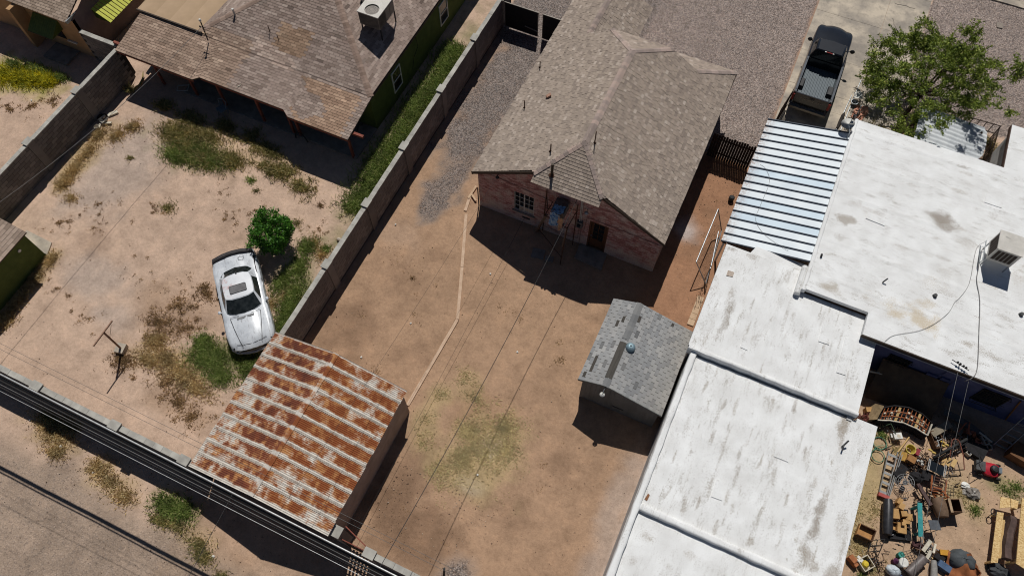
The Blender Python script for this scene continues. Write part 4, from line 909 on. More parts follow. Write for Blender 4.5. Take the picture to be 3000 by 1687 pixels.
roof_sheet('roof_field', [(1.93,8.49,7.16,13.62),], Z3, M_COATY, st3, (('x',3.27,.08),('x',4.5,.1),('x',5.63,.1),('x',6.75,.1),('x',7.78,.1),('y',10.4,.15)), .3)
roof_sheet('roof_field', [(8.49,9.28,4.0,13.74)], Z3+.012, M_COATY, [(8.85,9.6,.2,1.0,.5,.1),(9.0,7.4,.25,.8,.75,.1),(8.8,5,.3,.6,.6,0),(9.1,8.6,.1,1.2,.6,.1),(8.75,11.2,.15,.6,.35,.2)], (), .25)
st4 = [(2.65,6.15,.3,.2,.6,.2),(3.5,5.5,.25,.15,.5,.2),(4.7,5.1,.3,.3,.4,.2),(3.05,4.5,.3,.3,.4,.2),(5.7,4.5,.4,.3,.5,.2),(4.1,6.2,.3,.15,.45,.2),(6.5,5.9,.3,.15,.5,.2),(2.4,5.2,.2,.2,.5,.1)]
roof_sheet('roof_field', [(1.93,8.49,1.2,6.9)], Z4, M_COATY, st4, (('x',3.7,.1),('x',5.6,.1)), .3)
def parapet(pts, w, zb, zt):
    """rounded foam-coated kerb along a run of points"""
    rings = []
    for i,(x,y) in enumerate(pts):
        d = Vector((pts[min(i+1,len(pts)-1)][0]-pts[max(i-1,0)][0], pts[min(i+1,len(pts)-1)][1]-pts[max(i-1,0)][1],0)).normalized(); n_ = Vector((d.y,-d.x,0))
        j = U(-.014,.014); hw_ = w/2+U(-.018,.018)
        prof_ = [(-hw_,zb),(-hw_,zt-.05),(-hw_*.8,zt-.012),(-hw_*.4,zt+j),(hw_*.4,zt+j),(hw_*.8,zt-.012),(hw_,zt-.05),(hw_,zb)]
        rings.append([(x+n_.x*a,y+n_.y*a,b) for a,b in prof_])
    m = MB(); m.loft(rings); m.build('parapet', M_COATY, wb, smooth=50)
def run(a,b,s=.35): n_=max(2,int(math.dist(a,b)/s)); return [(a[0]+(b[0]-a[0])*i/n_, a[1]+(b[1]-a[1])*i/n_) for i in range(n_+1)]
parapet(run((1.81,13.75),(1.81,1.0)), .25, Z4-.3, Z3+.13)
parapet(run((1.93,7.03),(9.15,7.03)), .26, Z4-.3, Z3+.11)
parapet(run((1.52,13.79),(8.42,13.79)), .17, Z3-.2, Z2+.05)
parapet(run((5.03,18.05),(5.03,27.95)), .16, Z1-.25, Z1+.03)
# walls
MB().box(1.68,1.92,1.0,13.7,-.1,Z4-.31).build('side_wall', M_WHITEWALL, wb)
MB().box(1.62,1.85,13.72,18.9,-.1,Z2-.21).build('side_wall', M_WHITEWALL, wb)
MB().box(8.95,9.15,1.0,13.5,-.1,Z3-.26).build('side_wall', M_WHITEWALL, wb)
MB().box(8.1,8.3,13.52,17.2,-.1,Z2-.21).build('side_wall', M_WHITEWALL, wb)
MB().box(5.02,5.2,19.1,27.8,-.1,Z1-.26).build('side_wall', M_WHITEWALL, wb)
MB().box(5.21,11.8,27.6,27.8,-.1,Z1-.21).build('rear_wall', M_WHITEWALL, wb)
MB().box(11.85,12.05,27.8,30.5,-.1,Z1-.3).build('side_wall', M_WHITEWALL, wb); MB().box(11.68,11.715,27.96,30.65,Z1-.24,Z1-.02).build('fascia', pm('brown_trim', srgb(88,66,56), srgb(70,52,44)), wb)
M_NAVY = pm('navy_stucco', srgb(98,104,142), srgb(80,86,120), 2.0, .95, fine=60)
MB().box(8.31,17.6,17.3,17.5,-.1,Z1-.21).build('rear_wall', M_NAVY, wb)
MB().box(7.7,17.6,17.01,17.045,Z1-.19,Z1-.015).build('fascia', M_FASCIA, wb)
m = MB(); m.tube([(7.95,16.97,2.58),(17,16.97,2.58)],.018,6); m.tube([(8.3,17.1,2.5),(8.6,17.1,2.4),(10.3,17.25,2.35)],.012,5); m.build('eave_pipe', M_GALV, wb)
def barred_window(x0,x1,z0,z1):
    m = MB(); y = 17.28
    for a,b,c,d in ((x0,x1,z0,z0+.05),(x0,x1,z1-.05,z1),(x0,x0+.05,z0+.05,z1-.05),(x1-.05,x1,z0+.05,z1-.05)): m.box(a,b,y-.03,y+.02,c,d)
    w_ = m.build('window', M_BLACK, wb); MB().box(x0+.05,x1-.05,y,y+.015,z0+.05,z1-.05).build('pane', M_GLASS, w_)
    g_ = MB(); n_ = int((x1-x0)/.11)
    for i in range(1,n_): q = x0+(x1-x0)*i/n_; g_.box(q-.007,q+.007,y-.16,y-.146,z0-.05,z1+.05)
    for q in (z0,(z0+z1)/2,z1): g_.box(x0-.05,x1+.05,y-.163,y-.15,q-.012,q+.012)
    for a in (x0,x1):
        for q in (z0,z1): g_.box(a-.01,a+.01,y-.15,y,q-.01,q+.01)
    g_.build('window_bars', M_BLACK, w_)
barred_window(12.96,14.01,.72,1.82); barred_window(9.27,10.14,.95,1.72)
MB().box(10.9,11.34,17.22,17.295,1.08,1.45).build('meter_panel', pm('panel_blue', srgb(84,92,132), srgb(66,72,106)), wb); MB().box(11.45,11.8,17.23,17.295,.85,1.5).build('meter_panel', bpy.data.materials['panel_blue'], wb)
m = MB(); m.tube([(11.4,17.26,1.7),(11.4,17.26,2.5)],.02,6); m.tube([(11.2,17.26,1.4),(11.4,17.26,1.8)],.014,6); m.tube([(11.95,17.26,.3),(11.95,17.26,2.4)],.014,6); m.build('wall_conduit', M_NAVY, wb)
m = MB(); m.prism([(2.55,19.1),(4.94,19.1),(4.94,19.5),(2.7,19.5)],Z2-.3,Z2-.03); m.build('roof_flashing', M_COATX, wb)
# roof pipes
m = MB(); m.tube([(5.32,19.9,Z1-.05),(5.28,19.92,Z1+.16)],.045,8); m.build('roof_vent', M_BLACK, wb)
m = MB(); m.tube([(7.96,19.75,Z1-.05),(7.96,19.75,Z1+.1),(8.04,19.85,Z1+.25)],.03,7); m.build('roof_vent', pm('vent_grey', srgb(90,90,90), srgb(64,64,64)), wb)
for x,y in ((10.04,20.0),(13.4,20.6)): m = MB(); m.lathe([(.11,-.05),(.08,.06),(.075,.12),(.0,.13)],12,(x,y,Z1)); m.build('roof_vent', bpy.data.materials['vent_grey'], wb)
m = MB(); m.tube([(8.21,12.38,Z3-.05),(8.21,12.4,Z3+.2),(8.29,12.58,Z3+.34)],.035,8); m.tube([(8.21,12.4,Z3+.2),(8.21,12.18,Z3+.14)],.03,8); m.build('roof_vent', bpy.data.materials['vent_grey'], wb)
rings = [[(4.85+.13*math.cos(a)*1.0, y, Z2+.16+.16*math.sin(a)) for a in [2*math.pi*k/8 for k in range(8)]] for y in (17.85,18.0,19.1,19.25)]
m = MB(); m.loft(rings); m.build('duct_stub', M_COATX, wb, smooth=50)
m = MB(); m.slab([(1.93,17.55,Z2+.032),(2.2,17.6,Z2+.032),(2.19,17.84,Z2+.032),(1.92,17.82,Z2+.032)],.02); m.build('roof_patch', pm('patch_tan', srgb(205,194,180), srgb(150,128,112), 8), wb)
m = MB(); m.slab([(1.99,7.36,Z3+.03),(2.1,7.34,Z3+.03),(2.12,7.58,Z3+.03),(2.04,7.61,Z3+.03)],.02); m.build('roof_patch', pm('patch_rust', srgb(150,104,74), srgb(110,76,54), 8), wb)
M_PATCHW = coat_mat('white_patch_coat', (1.5,1.5,1));
for x,y,z,w_,l_,mt in ((6.2,16.2,Z2,.5,.9,M_PATCHW),(3.4,14.6,Z2,.35,.6,M_PATCHW),(7.2,15.2,Z2,.4,1.6,M_PATCHW),(5.9,10.9,Z3,.55,.5,M_PATCHW),(4.2,8.5,Z3,.4,.7,M_PATCHW),(6.6,22.6,Z1,.8,.4,M_PATCHW),(11.2,25.6,Z1,.7,.6,M_PATCHW)):
    m = MB(); q_ = [(x+a+U(-.04,.04),y+b+U(-.04,.04)) for a,b in ((0,0),(w_,0),(w_,l_),(0,l_))]; m.prism(q_, z-.05, z+.028); m.build('coating_patch', mt, wb)
m = MB(); m.tube([(1.66,13.95,Z2-.2),(1.59,13.9,Z2-.35),(1.54,13.85,Z2-.6)],.03,6); m.build('scupper', M_METAL_RUST, wb)

# ---------------------------------------------------------------- metal carport between
cp = thing('carport', 'ribbed white metal carport roof against the white building', 'carport', (3,22.5,0))
t = NT('carport_metal'); p = t.pos()
sep = t.n('ShaderNodeSeparateColor'); oc = t.ocol(); 
col = t.mix(t.rmp(t.noise(p, 1.2, 3), .3, .7), srgb(228,234,236), srgb(212,220,225)); col = t.mix(1.0, col, oc, 'MULTIPLY')
col = t.mix(t.math('MULTIPLY', t.rmp(t.noise(t.pos((1,6,1)), 9, 3), .6, .72), .2), col, srgb(240,244,246))
sxp = t.n('ShaderNodeSeparateXYZ'); t.l(t.n('ShaderNodeNewGeometry').outputs['Position'], sxp.inputs[0])
edge = t.math('MULTIPLY', t.rmp(sxp.outputs[0], 1.75, 1.2), t.rmp(t.noise(p, 12, 4, .7), .42, .58))
col = t.mix(t.math('MULTIPLY', edge, .8), col, srgb(140,104,82)); M_CARP = t.fin(col, .6, 0, .3)
M_RIB = pm('shade_toned_rib', srgb(64,72,84), srgb(50,56,66), 5, .6)  # dark slate paints the shade of the ribs into their colour
CZL, CZR, CX0, CX1, NP = 1.83, 2.67, 1.235, 4.95, 17
dy = (27.06-19.49)/NP
blue = {3,5,9}
for k in range(NP):
    y0 = 19.49+k*dy; m = MB()
    for (a,b,z0) in (((y0+.045),(y0+dy),0.0),): m.slab([(CX0,a,CZL),(CX1,a,CZR),(CX1,b,CZR),(CX0,b,CZL)],.006)
    c = (.82,.9,.96) if k in blue else ((.93,.95,.96) if k in (8,) else (1,1,1))
    o_ = m.build('roof_panel', M_CARP, cp); o_.color = (*c,1)
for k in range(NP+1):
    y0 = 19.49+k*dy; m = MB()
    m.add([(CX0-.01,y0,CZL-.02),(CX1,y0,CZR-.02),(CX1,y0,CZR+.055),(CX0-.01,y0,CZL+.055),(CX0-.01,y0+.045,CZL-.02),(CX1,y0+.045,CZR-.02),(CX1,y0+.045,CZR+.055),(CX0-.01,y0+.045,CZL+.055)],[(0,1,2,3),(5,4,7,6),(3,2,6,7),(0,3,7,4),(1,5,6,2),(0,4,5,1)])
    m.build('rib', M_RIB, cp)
for y in (19.6,23.2,26.9): MB().box(1.35,1.43,y-.04,y+.04,0,CZL-.02).build('post', M_WHITE, cp)
MB().box(1.3,1.48,19.52,27.0,CZL-.14,CZL-.03).build('edge_beam', M_FASCIA, cp)

# ================================================================ neighbours cut by the frame
M_SH_TAN2 = shingle_mat('pale_tab_shingle', [(0,srgb(140,122,106)),(.5,srgb(160,141,124)),(1,srgb(176,156,138))], .25)
M_TANSTUC = pm('tan_stucco', srgb(190,152,112), srgb(166,130,94), 1.6, .95, fine=60); M_GREYSTUC = pm('grey_stucco', srgb(128,108,102), srgb(106,88,84), 1.4, .95, fine=60)
uh = thing('stucco_house', 'tan stucco house with olive window awning in the upper left corner', 'house', (-36,19,0))
shingles(uh, [(-40,17.42,2.72),(-33.2,17.42,2.72),(-33.2,22,4.6),(-40,22,4.6)], M_SH_TAN2, M_DECK, .333, .145, .014, .016, 60)
MB().box(-33.2,-33.13,17.45,22,2.62,2.8).build('fascia', M_GALV, uh)
MB().box(-40,-33.1,17.72,17.9,-.1,2.6).build('front_wall', M_TANSTUC, uh)
m = MB(); m.add([(-33.1,17.72,-.1),(-33.1,22.5,-.1),(-33.1,22.5,4.5),(-33.1,22,4.45),(-33.1,17.72,2.62)],[(0,1,2,3,4)]); m.build('side_wall', M_GREYSTUC, uh)
M_OLIVE = pm('olive_awning', srgb(92,106,44), srgb(78,92,36), 5, .6)
def awning(parent, x0,x1,y,z1,z0,out,mat,nslat):
    aw = MB().bar((x0,y-out,z0-.02),(x1,y-out,z0-.02),.03).build('awning', M_FASCIA, parent)
    for i in range(nslat):
        a = x0+(x1-x0)*i/nslat; b = x0+(x1-x0)*(i+1)/nslat
        MB().slab([(a+.004,y,z1),(b-.004,y,z1),(b-.004,y-out,z0),(a+.004,y-out,z0)],.012).build('awning_slat', mat, aw)
    m = MB(); m.add([(x1,y,z1-.02),(x1,y-out,z0-.02),(x1,y,z0-.02)],[(0,1,2)]); m.add([(x0,y,z1-.02),(x0,y-out,z0-.02),(x0,y,z0-.02)],[(0,1,2)]); m.build('awning_side', mat, aw)
awning(uh, -36.0,-34.35,17.71,2.15,1.6,.85,M_OLIVE,12)
MB().box(-35.6,-34.6,17.68,17.715,.8,1.75).build('window', M_GLASS, uh); MB().box(-34.5,-33.9,17.62,17.71,.75,.82).build('window_sill', M_WHITE, uh)
M_YEL = pm('yellow_awning', srgb(206,206,74), srgb(186,186,60), 5, .55); M_YEL2 = pm('lime_awning', srgb(130,150,48), srgb(110,128,40), 5, .55)
aw = MB().bar((-32.15,19.0,1.78),(-32.15,21.4,1.78),.03).build('awning', M_FASCIA, uh)
for i in range(11):
    a = 19.0+2.4*i/11; b = a+2.4/11-.045; MB().slab([(-33.08,a,2.35),(-33.08,b,2.35),(-32.12,b,1.8),(-32.12,a,1.8)],.012).build('awning_slat', M_YEL, aw)
m = MB(); m.add([(-33.08,19.0,2.33),(-32.12,19.0,1.78),(-33.08,19.0,1.78)],[(0,1,2)]); m.build('awning_side', M_OLIVE, aw)
MB().box(-36.85,-36.6,17.0,17.7,-.1,2.6).build('porch_pier', M_TANSTUC, uh)
MB().box(-35.8,-34.2,16.6,17.7,-.05,.1).build('door_slab', M_CONC_OLD, uh)
ls = thing('garden_shed', 'olive green shed with brown shingle roof cut off by the left edge', 'shed', (-29,4.5,0))
shingles(ls, [(-26.8,2.2,2.3),(-26.8,6.85,2.3),(-31,6.85,3.6),(-31,2.2,3.6)], M_SH_TAN2, M_DECK, .36, .17, .013, .01, 40, lambda c: (.92,.92,.95))
MB().box(-31,-27.2,2.4,6.8,-.1,2.2).build('shed_wall', M_GREEN, ls)
m = MB(); m.lathe([(0,0),(.07,.01),(.08,.04),(.0,.06)],12); o_ = m.build('wall_lamp', M_WHITE, ls, local=True); o_.location = (-27.2+29, 6.15-4.5, 1.5); o_.rotation_euler = (0,math.radians(90),0)
m = MB(); m.prism([(-29,6.8),(-27.2,6.85),(-27.45,7.45),(-29,7.5)],-.03,.06); m.build('door_slab', M_CONC, ls)
# ================================================================ vehicles
def mesh_text(txt, size, extrude, name, mat, parent, M4):
    cu = bpy.data.curves.new('lettering','FONT'); cu.body = txt; cu.size = size; cu.extrude = extrude; cu.align_x = 'CENTER'; cu.align_y = 'CENTER'; cu.space_character = 1.25
    tmp = bpy.data.objects.new('tmp_text', cu); COL.objects.link(tmp)
    bpy.context.view_layer.update(); me = bpy.data.meshes.new_from_object(tmp.evaluated_get(bpy.context.evaluated_depsgraph_get()))
    bpy.data.objects.remove(tmp); me.materials.clear(); me.materials.append(mat)
    o = bpy.data.objects.new(name, me); COL.objects.link(o); o.parent = parent; o.matrix_local = M4; return o
t = NT('white_car_paint'); p = t.pos(obj=True)
col = t.mix(t.rmp(t.noise(p, 2.2, 5, .65), .35, .7), srgb(212,215,218), srgb(178,182,187))
col = t.mix(t.math('MULTIPLY', t.rmp(t.noise(t.pos((1,4,1),True), 3.2, 5, .7), .54, .68), .65), col, srgb(140,138,138))
M_CARW = t.fin(col, .38, 0, .5); t.p.inputs['Coat Weight'].default_value = .25; t.p.inputs['Coat Roughness'].default_value = .25
t = NT('white_roof_primer'); p = t.pos(obj=True); sx = t.n('ShaderNodeSeparateXYZ'); t.l(p, sx.inputs[0])
col = t.mix(t.rmp(t.noise(p, 2.2, 5, .65), .35, .7), srgb(226,227,228), srgb(204,206,209))
pr_ = t.math('MULTIPLY', t.rmp(t.noise(p, 3.2, 5, .7), .5, .62), t.rmp(sx.outputs[1], .15, -.35))
col = t.mix(t.math('MULTIPLY', pr_, .6), col, srgb(188,128,118)); M_CARROOF = t.fin(col, .5, 0, .4)
t = NT('car_glass'); M_CARGLASS = t.fin(t.mix(t.rmp(t.noise(t.pos(obj=True), 5, 3), .4, .7), (.012,.015,.015), (.035,.04,.04)), .1, 0, .6)
M_TYRE = pm('tyre_rubber', (.025,.025,.025), (.045,.04,.038), 8, .9); M_RIM = pm('wheel_rim', srgb(150,150,152), srgb(100,100,102), 8, .4, .6)
M_DARKPLASTIC = pm('dark_plastic', (.02,.02,.022), (.035,.035,.035), 9, .55, bump=0); M_CHROME = pm('bumper_bright', srgb(200,203,206), srgb(170,173,176), 6, .3, .3)
def wheel(parent, x, y, r=.33, w=.2):
    sg = 1 if y > 0 else -1
    m = MB(); m.lathe([(r*.62,-w/2),(r*.95,-w/2),(r,-w*.35),(r,w*.35),(r*.95,w/2),(r*.62,w/2)],20); me_ = m.mesh('tyre'); me_.materials.append(M_TYRE); shade(me_,40)
    wo = bpy.data.objects.new('wheel', me_); COL.objects.link(wo); wo.parent = parent; wo.location = (x,y,r); wo.rotation_euler = (math.radians(90),0,0)
    m = MB(); m.lathe([(r*.62,-w*.4),(r*.6,w*.38),(r*.25,w*.3),(r*.2,w*.42),(0,w*.42)],16); me_ = m.mesh('rim'); me_.materials.append(M_RIM); ro = bpy.data.objects.new('rim', me_); COL.objects.link(ro); ro.parent = wo
    if sg > 0: ro.rotation_euler = (math.radians(180),0,0)
def inset_panel(m, pts, k=.9, out=.006, centre=None):
    P = [Vector(p) for p in pts]; c = sum(P,Vector())/len(P); n_ = (P[1]-P[0]).cross(P[2]-P[0]).normalized()
    if centre is not None and (c-Vector(centre)).dot(n_) < 0: n_ = -n_
    m.poly([c+(p-c)*k+n_*out for p in P])
# ---------------------------------------------------------------- white sports coupe
car = thing('sports_car', 'weathered white two-door sports coupe with dark glass in the dusty yard', 'car', (-17.12,8.5,0), -45.3)
ST = [(-2.47,.74,.80,.68,.76),(-2.36,.84,.88,.80,.87),(-1.95,.89,.94,.85,.915),(-1.5,.90,.955,.87,.92),(-.9,.88,.935,.86,.9),(0,.88,.925,.84,.89),(.7,.88,.93,.83,.90),(1.15,.89,.945,.82,.895),(1.6,.89,.945,.80,.875),(2.0,.87,.92,.765,.835),(2.28,.80,.87,.70,.77),(2.44,.70,.80,.60,.66)]
def car_pt(x, w, f, z):
    y = w*f; k = max(0,(x-1.7)/.74); return (x-.22*k*(abs(y)/.9)**2-.10*max(0,(-2.0-x)/.47)*(abs(y)/.9)**2, y, z)
rings = []
for x,ws,wb_,zb,zc in ST:
    r = [(1,.2,ws),(1,.42,wb_),(1,.62,wb_*1.0),(.985,zb-.05,wb_),(.93,zb,wb_),(.82,zb+(.045 if x>.6 else .02),wb_),(.66,zb+(.012 if x>.6 else .03),wb_),(.52,zb+(zc-zb)*.5,wb_),(.40,zb+(zc-zb)*.60,wb_),(.31,zb+(zc-zb)*.95+(.02 if x>.7 else 0),wb_),(.15,zc,wb_),(0,zc+(.035 if x>.7 else .0),wb_)]
    left = [car_pt(x,w_,f,z) for f,z,w_ in r]; right = [(a,-b,c_) for a,b,c_ in reversed(left[:-1])]; rings.append(left+right)
m = MB(); m.loft(rings, closed=False, cap=False); n_ = len(rings[0])
m.add(rings[0],[tuple(range(n_))]); m.add(rings[-1],[tuple(range(n_-1,-1,-1))])
o_ = m.build('body', M_CARW, car, local=True); weld(o_.data); shade(o_.data, 38)
gb = [(.80,0),(.745,.40),(.57,.72),(.42,.76),(-.25,.785),(-.85,.775),(-1.28,.73),(-1.56,.50),(-1.66,0)]; gr_ = [(.14,0),(.12,.34),(.02,.565),(-.04,.585),(-.45,.60),(-.82,.585),(-1.0,.53),(-1.06,.32),(-1.09,0)]
zb_ = [.905,.895,.865,.85,.855,.865,.885,.905,.92]; zr_ = [1.235,1.23,1.21,1.205,1.215,1.21,1.2,1.215,1.22]
base = [(a,b,z) for (a,b),z in zip(gb,zb_)]; top = [(a,b,z) for (a,b),z in zip(gr_,zr_)]
mir = lambda L: L+[(a,-b,c_) for a,b,c_ in reversed(L[1:-1])]
B_, T_ = mir(base), mir(top); N_ = len(B_)
R2 = [(-.48+(a+.48)*.82, b*.8, c_+.025) for a,b,c_ in T_]; R3 = [(-.48+(a+.48)*.4, b*.4, 1.262) for a,b,c_ in T_]
m = MB(); m.loft([B_,T_], cap=False); o_ = m.build('pillars', M_CARW, car, local=True, smooth=30)
m = MB(); m.loft([T_,R2,R3], cap=False); m.add(R3,[tuple(range(N_))]); o_ = m.build('roof', M_CARROOF, car, local=True); weld(o_.data); shade(o_.data,30)
def glass(name, idx, mg=.05, t0=.07, t1=.93):
    lo = [Vector(B_[i]) for i in idx]; hi = [Vector(T_[i]) for i in idx]; cen = Vector((-.45,0,1.0)); n2 = (len(idx)-1)*4; rows = []
    def at(P, u): i = min(int(u*(len(P)-1)), len(P)-2); f = u*(len(P)-1)-i; return P[i].lerp(P[i+1], f)
    for t_ in (t0,(t0+t1)/2,t1):
        row = []
        for k in range(n2+1):
            u = mg+(1-2*mg)*k/n2; p_ = at(lo,u).lerp(at(hi,u),t_); o2 = p_-cen; o2.z = max(.12,o2.z+.1); row.append(p_+o2.normalized()*.014)
        rows.append(row)
    m = MB(); m.loft(rows, closed=False, cap=False); return m.build(name, M_CARGLASS, car, local=True, smooth=True)
glass('windshield',[2,1,0,15,14],.02,.05,.95); glass('rear_window',[6,7,8,9,10],.06,.12,.9); glass('side_window',[3,4,5],.05,.1,.9); glass('side_window',[11,12,13],.05,.1,.9)
m = MB(); m.poly([(-.02+.27*math.cos(a)*(1 if abs(math.cos(a))<.8 else 1)-.33, -.0+.36*math.sin(a), 1.274) for a in []] or [(x,y,1.275) for x,y in ((-.16,-.33),(-.12,-.28),(-.12,.28),(-.16,.33),(-.44,.33),(-.48,.28),(-.48,-.28),(-.44,-.33))]); m.poly([(x,y,1.272) for x,y in ((-.13,-.35),(-.09,-.30),(-.09,.30),(-.13,.35),(-.47,.35),(-.51,.30),(-.51,-.30),(-.47,-.35))])
o_ = m.build('sunroof', [pm('tinted_hatch', srgb(112,110,110), srgb(90,88,88), 5, .4), M_DARKPLASTIC], car, local=True); o_.data.polygons[1].material_index = 1
def strip(name, pts, w, zoff, mat):
    m = MB(); ribbon3(m, pts, w); return m.build(name, mat, car, local=True)
def ribbon3(m, pts, w):
    for a,b in zip(pts[:-1],pts[1:]):
        a=Vector(a); b=Vector(b); d=(b-a).normalized(); n_=d.cross(Vector((0,0,1))).normalized()*w/2; m.add([a-n_,a+n_,b+n_,b-n_],[(0,1,2,3)])
for s_ in (1,-1): strip('hood_seam', [(.85,s_*.62,.893),(1.4,s_*.55,.878),(2.0,s_*.45,.822),(2.28,s_*.38,.768)], .022, 0, M_DARKPLASTIC)
strip('hood_seam', [(2.12,.6,.772),(2.22,.3,.795),(2.27,0,.803),(2.22,-.3,.795),(2.12,-.6,.772)], .018, 0, M_DARKPLASTIC)
m = MB(); m.add([(.92,-.36,.918),(.92,.36,.918),(1.02,.34,.917),(1.02,-.34,.917)],[(0,3,2,1)]); m.build('cowl_vent', pm('vent_mesh', srgb(150,150,150), srgb(110,110,110), 30), car, local=True)
m = MB(); m.box(2.18,2.40,-.62,.62,.5,.60); m.build('grille', M_DARKPLASTIC, car, local=True)
m = MB(); rr_ = []
for y,x in ((-.90,2.08),(-.7,2.3),(-.35,2.43),(0,2.48),(.35,2.43),(.7,2.3),(.9,2.08)): rr_.append([(x,y,.34),(x+.07,y,.38),(x+.08,y,.46),(x+.02,y,.5)])
m.loft(rr_); m.build('front_bumper', M_CHROME, car, local=True, smooth=40)
for s_ in (1,-1):
    m = MB(); m.lathe([(.11,0),(.115,.03),(.09,.05),(0,.055)],16); o_ = m.build('headlight', M_DARKPLASTIC, car, local=True); o_.location = (2.2,s_*.70,.60); o_.rotation_euler = (0,math.radians(70),0)
    m = MB(); m.blob((.42,s_*.98,.92),.09,.07,.06,8,5); m.bar((.42,s_*.9,.87),(.42,s_*.98,.9),.03); m.build('side_mirror', M_CARW, car, local=True, smooth=40)
    strip('door_seam', [(.45,s_*.925,.845),(.42,s_*.93,.6)], .012, 0, M_DARKPLASTIC)
m = MB(); rr_ = []
for y,x,z in ((-.88,-2.12,.86),(-.84,-2.30,.90),(-.4,-2.4,.95),(0,-2.43,.96),(.4,-2.4,.95),(.84,-2.30,.90),(.88,-2.12,.86)): rr_.append([(x-.06,y,z-.1),(x-.07,y,z+.04),(x+.07,y,z+.03),(x+.12,y,z-.04)])
m.loft(rr_); m.build('spoiler', pm('faded_dark_trim', srgb(70,66,66), srgb(48,45,45), 6, .7), car, local=True, smooth=30)
m = MB(); m.tube([(-2.02+.11*math.cos(2*math.pi*k/16),.33+.13*math.sin(2*math.pi*k/16),.94) for k in range(17)],.008,4,cap=False); m.build('cable_loop', M_BLACK, car, local=True)
m = MB(); m.blob((-1.12,.05,1.24),.07,.035,.03,8,4); m.build('roof_fitting', M_BLACK, car, local=True)
m = MB(); m.slab([(-1.25,.80,.90),(-.98,.82,.885),(-1.5,.95,.80),(-2.0,.93,.80),(-2.0,.82,.905)],.004); m.build('shaded_quarter', pm('quarter_shade_tone', srgb(66,60,62), srgb(46,42,44), 5, .7), car, local=True)  # shade on the rear quarter, painted as a thin dark patch
for x in (1.45,-1.35):
    for y in (.78,-.78): wheel(car, x, y)
for s_ in (1,-1):
    MB().bar((.86,s_*.25,.925),(.80,s_*.62,.905),.012,.01).build('wiper', M_DARKPLASTIC, car, local=True); strip('door_seam', [(-.72,s_*.93,.868),(-.75,s_*.945,.6)], .012, 0, M_DARKPLASTIC); MB().box(-.55,-.40,s_*.93-.012,s_*.93+.012,.74,.77).build('door_handle', M_CHROME, car, local=True); MB().box(-2.5,-2.44,s_*.55-.2,s_*.55+.2,.55,.68).build('tail_light', pm('tail_lens', srgb(140,40,36), srgb(110,28,26)) if 'tail_lens' not in bpy.data.materials else bpy.data.materials['tail_lens'], car, local=True)
car.scale = (1.0,1.07,1.0)

# ---------------------------------------------------------------- dark pickup
M_TRUCK = NT('dark_truck_paint'); t = M_TRUCK; M_TRUCK = t.fin(t.mix(t.rmp(t.noise(t.pos(obj=True), 2, 4), .3, .7), srgb(31,34,40), srgb(24,26,31)), .26, .25, .5)
t.p.inputs['Coat Weight'].default_value = .35; t.p.inputs['Coat Roughness'].default_value = .15
tr = thing('pickup_truck', 'dark grey pickup truck with empty ribbed bed parked on the concrete drive', 'pickup truck', (2.93,32.6,.02), 90)
def ringbox(x, hw, z0, z1, r=.08, tz=None):
    L = [(x,hw*.96,z0),(x,hw,z0+.15),(x,hw,z1-r),(x,hw-r*.35,z1-r*.3),(x,hw-r,z1)]
    return L+[(a,-b,c_) for a,b,c_ in reversed(L)]
m = MB(); m.loft([ringbox(1.5,.965,.32,1.17,.1),ringbox(2.1,.965,.34,1.13,.1),ringbox(2.6,.94,.38,1.07,.1),ringbox(2.82,.88,.42,1.0,.12)], closed=True); o_ = m.build('front_body', M_TRUCK, tr, local=True, smooth=35)
m = MB(); hd = []
for x,w_,z in ((1.56,.80,1.185),(2.1,.78,1.155),(2.6,.74,1.095),(2.9,.66,1.03),(2.97,.6,.99)): hd.append([(x-.13*(abs(y)**2)*max(0,(x-1.8)) ,w_*y,z-.02*abs(y)**3+.012*(abs(y)<.55)) for y in (-1,-.75,-.5,-.2,.2,.5,.75,1)])
m.loft(hd, closed=False, cap=False); m.build('hood', M_TRUCK, tr, local=True, smooth=40)
m = MB(); m.loft([ringbox(-.12,.955,.34,1.33,.06),ringbox(1.5,.96,.32,1.18,.08)]); m.build('cab', M_TRUCK, tr, local=True, smooth=35)
cb = [(-.10,.86,1.33),(1.0,.88,1.26),(1.55,.80,1.19)]; ct = [(.02,.69,1.80),(.80,.72,1.82),(.84,.66,1.82)]
Bq = [(-.10,0,1.33)]+cb+[(1.66,0,1.2)]; Tq = [(.0,0,1.82)]+ct+[(.88,0,1.84)]
B2 = mir(Bq); T2 = mir(Tq); m = MB(); m.loft([B2,T2],cap=False); m.build('pillars', M_TRUCK, tr, local=True, smooth=25)
m = MB(); m.loft([T2,[(.42+(a-.42)*.9,b*.88,c_+.045) for a,b,c_ in T2]],cap=False); m.add([(.42+(a-.42)*.9,b*.88,c_+.045) for a,b,c_ in T2],[tuple(range(len(T2)))]); m.build('roof', M_TRUCK, tr, local=True, smooth=30)
def tglass(name, idx, k=.88):
    m = MB(); lo=[Vector(B2[i]) for i in idx]; hi=[Vector(T2[i]) for i in idx]; c=(sum(lo,Vector())+sum(hi,Vector()))/(2*len(idx)); out=(c-Vector((.45,0,1.4))); out.z=0; out=out.normalized()*.015
    m.loft([[c+(p-c)*k+out for p in lo],[c+(p-c)*k+out for p in hi]],closed=False,cap=False); m.build(name, M_CARGLASS, tr, local=True)
tglass('rear_window',[1,0,7]); tglass('windshield',[3,4,5]); tglass('side_window',[1,2]); tglass('side_window',[6,7])
m = MB(); m.box(-.045,.0,-.16,.16,1.815,1.85); bl_ = m.build('brake_light', pm('red_lens', srgb(150,40,34), srgb(110,26,22), 9, .3), tr, local=True); m = MB()
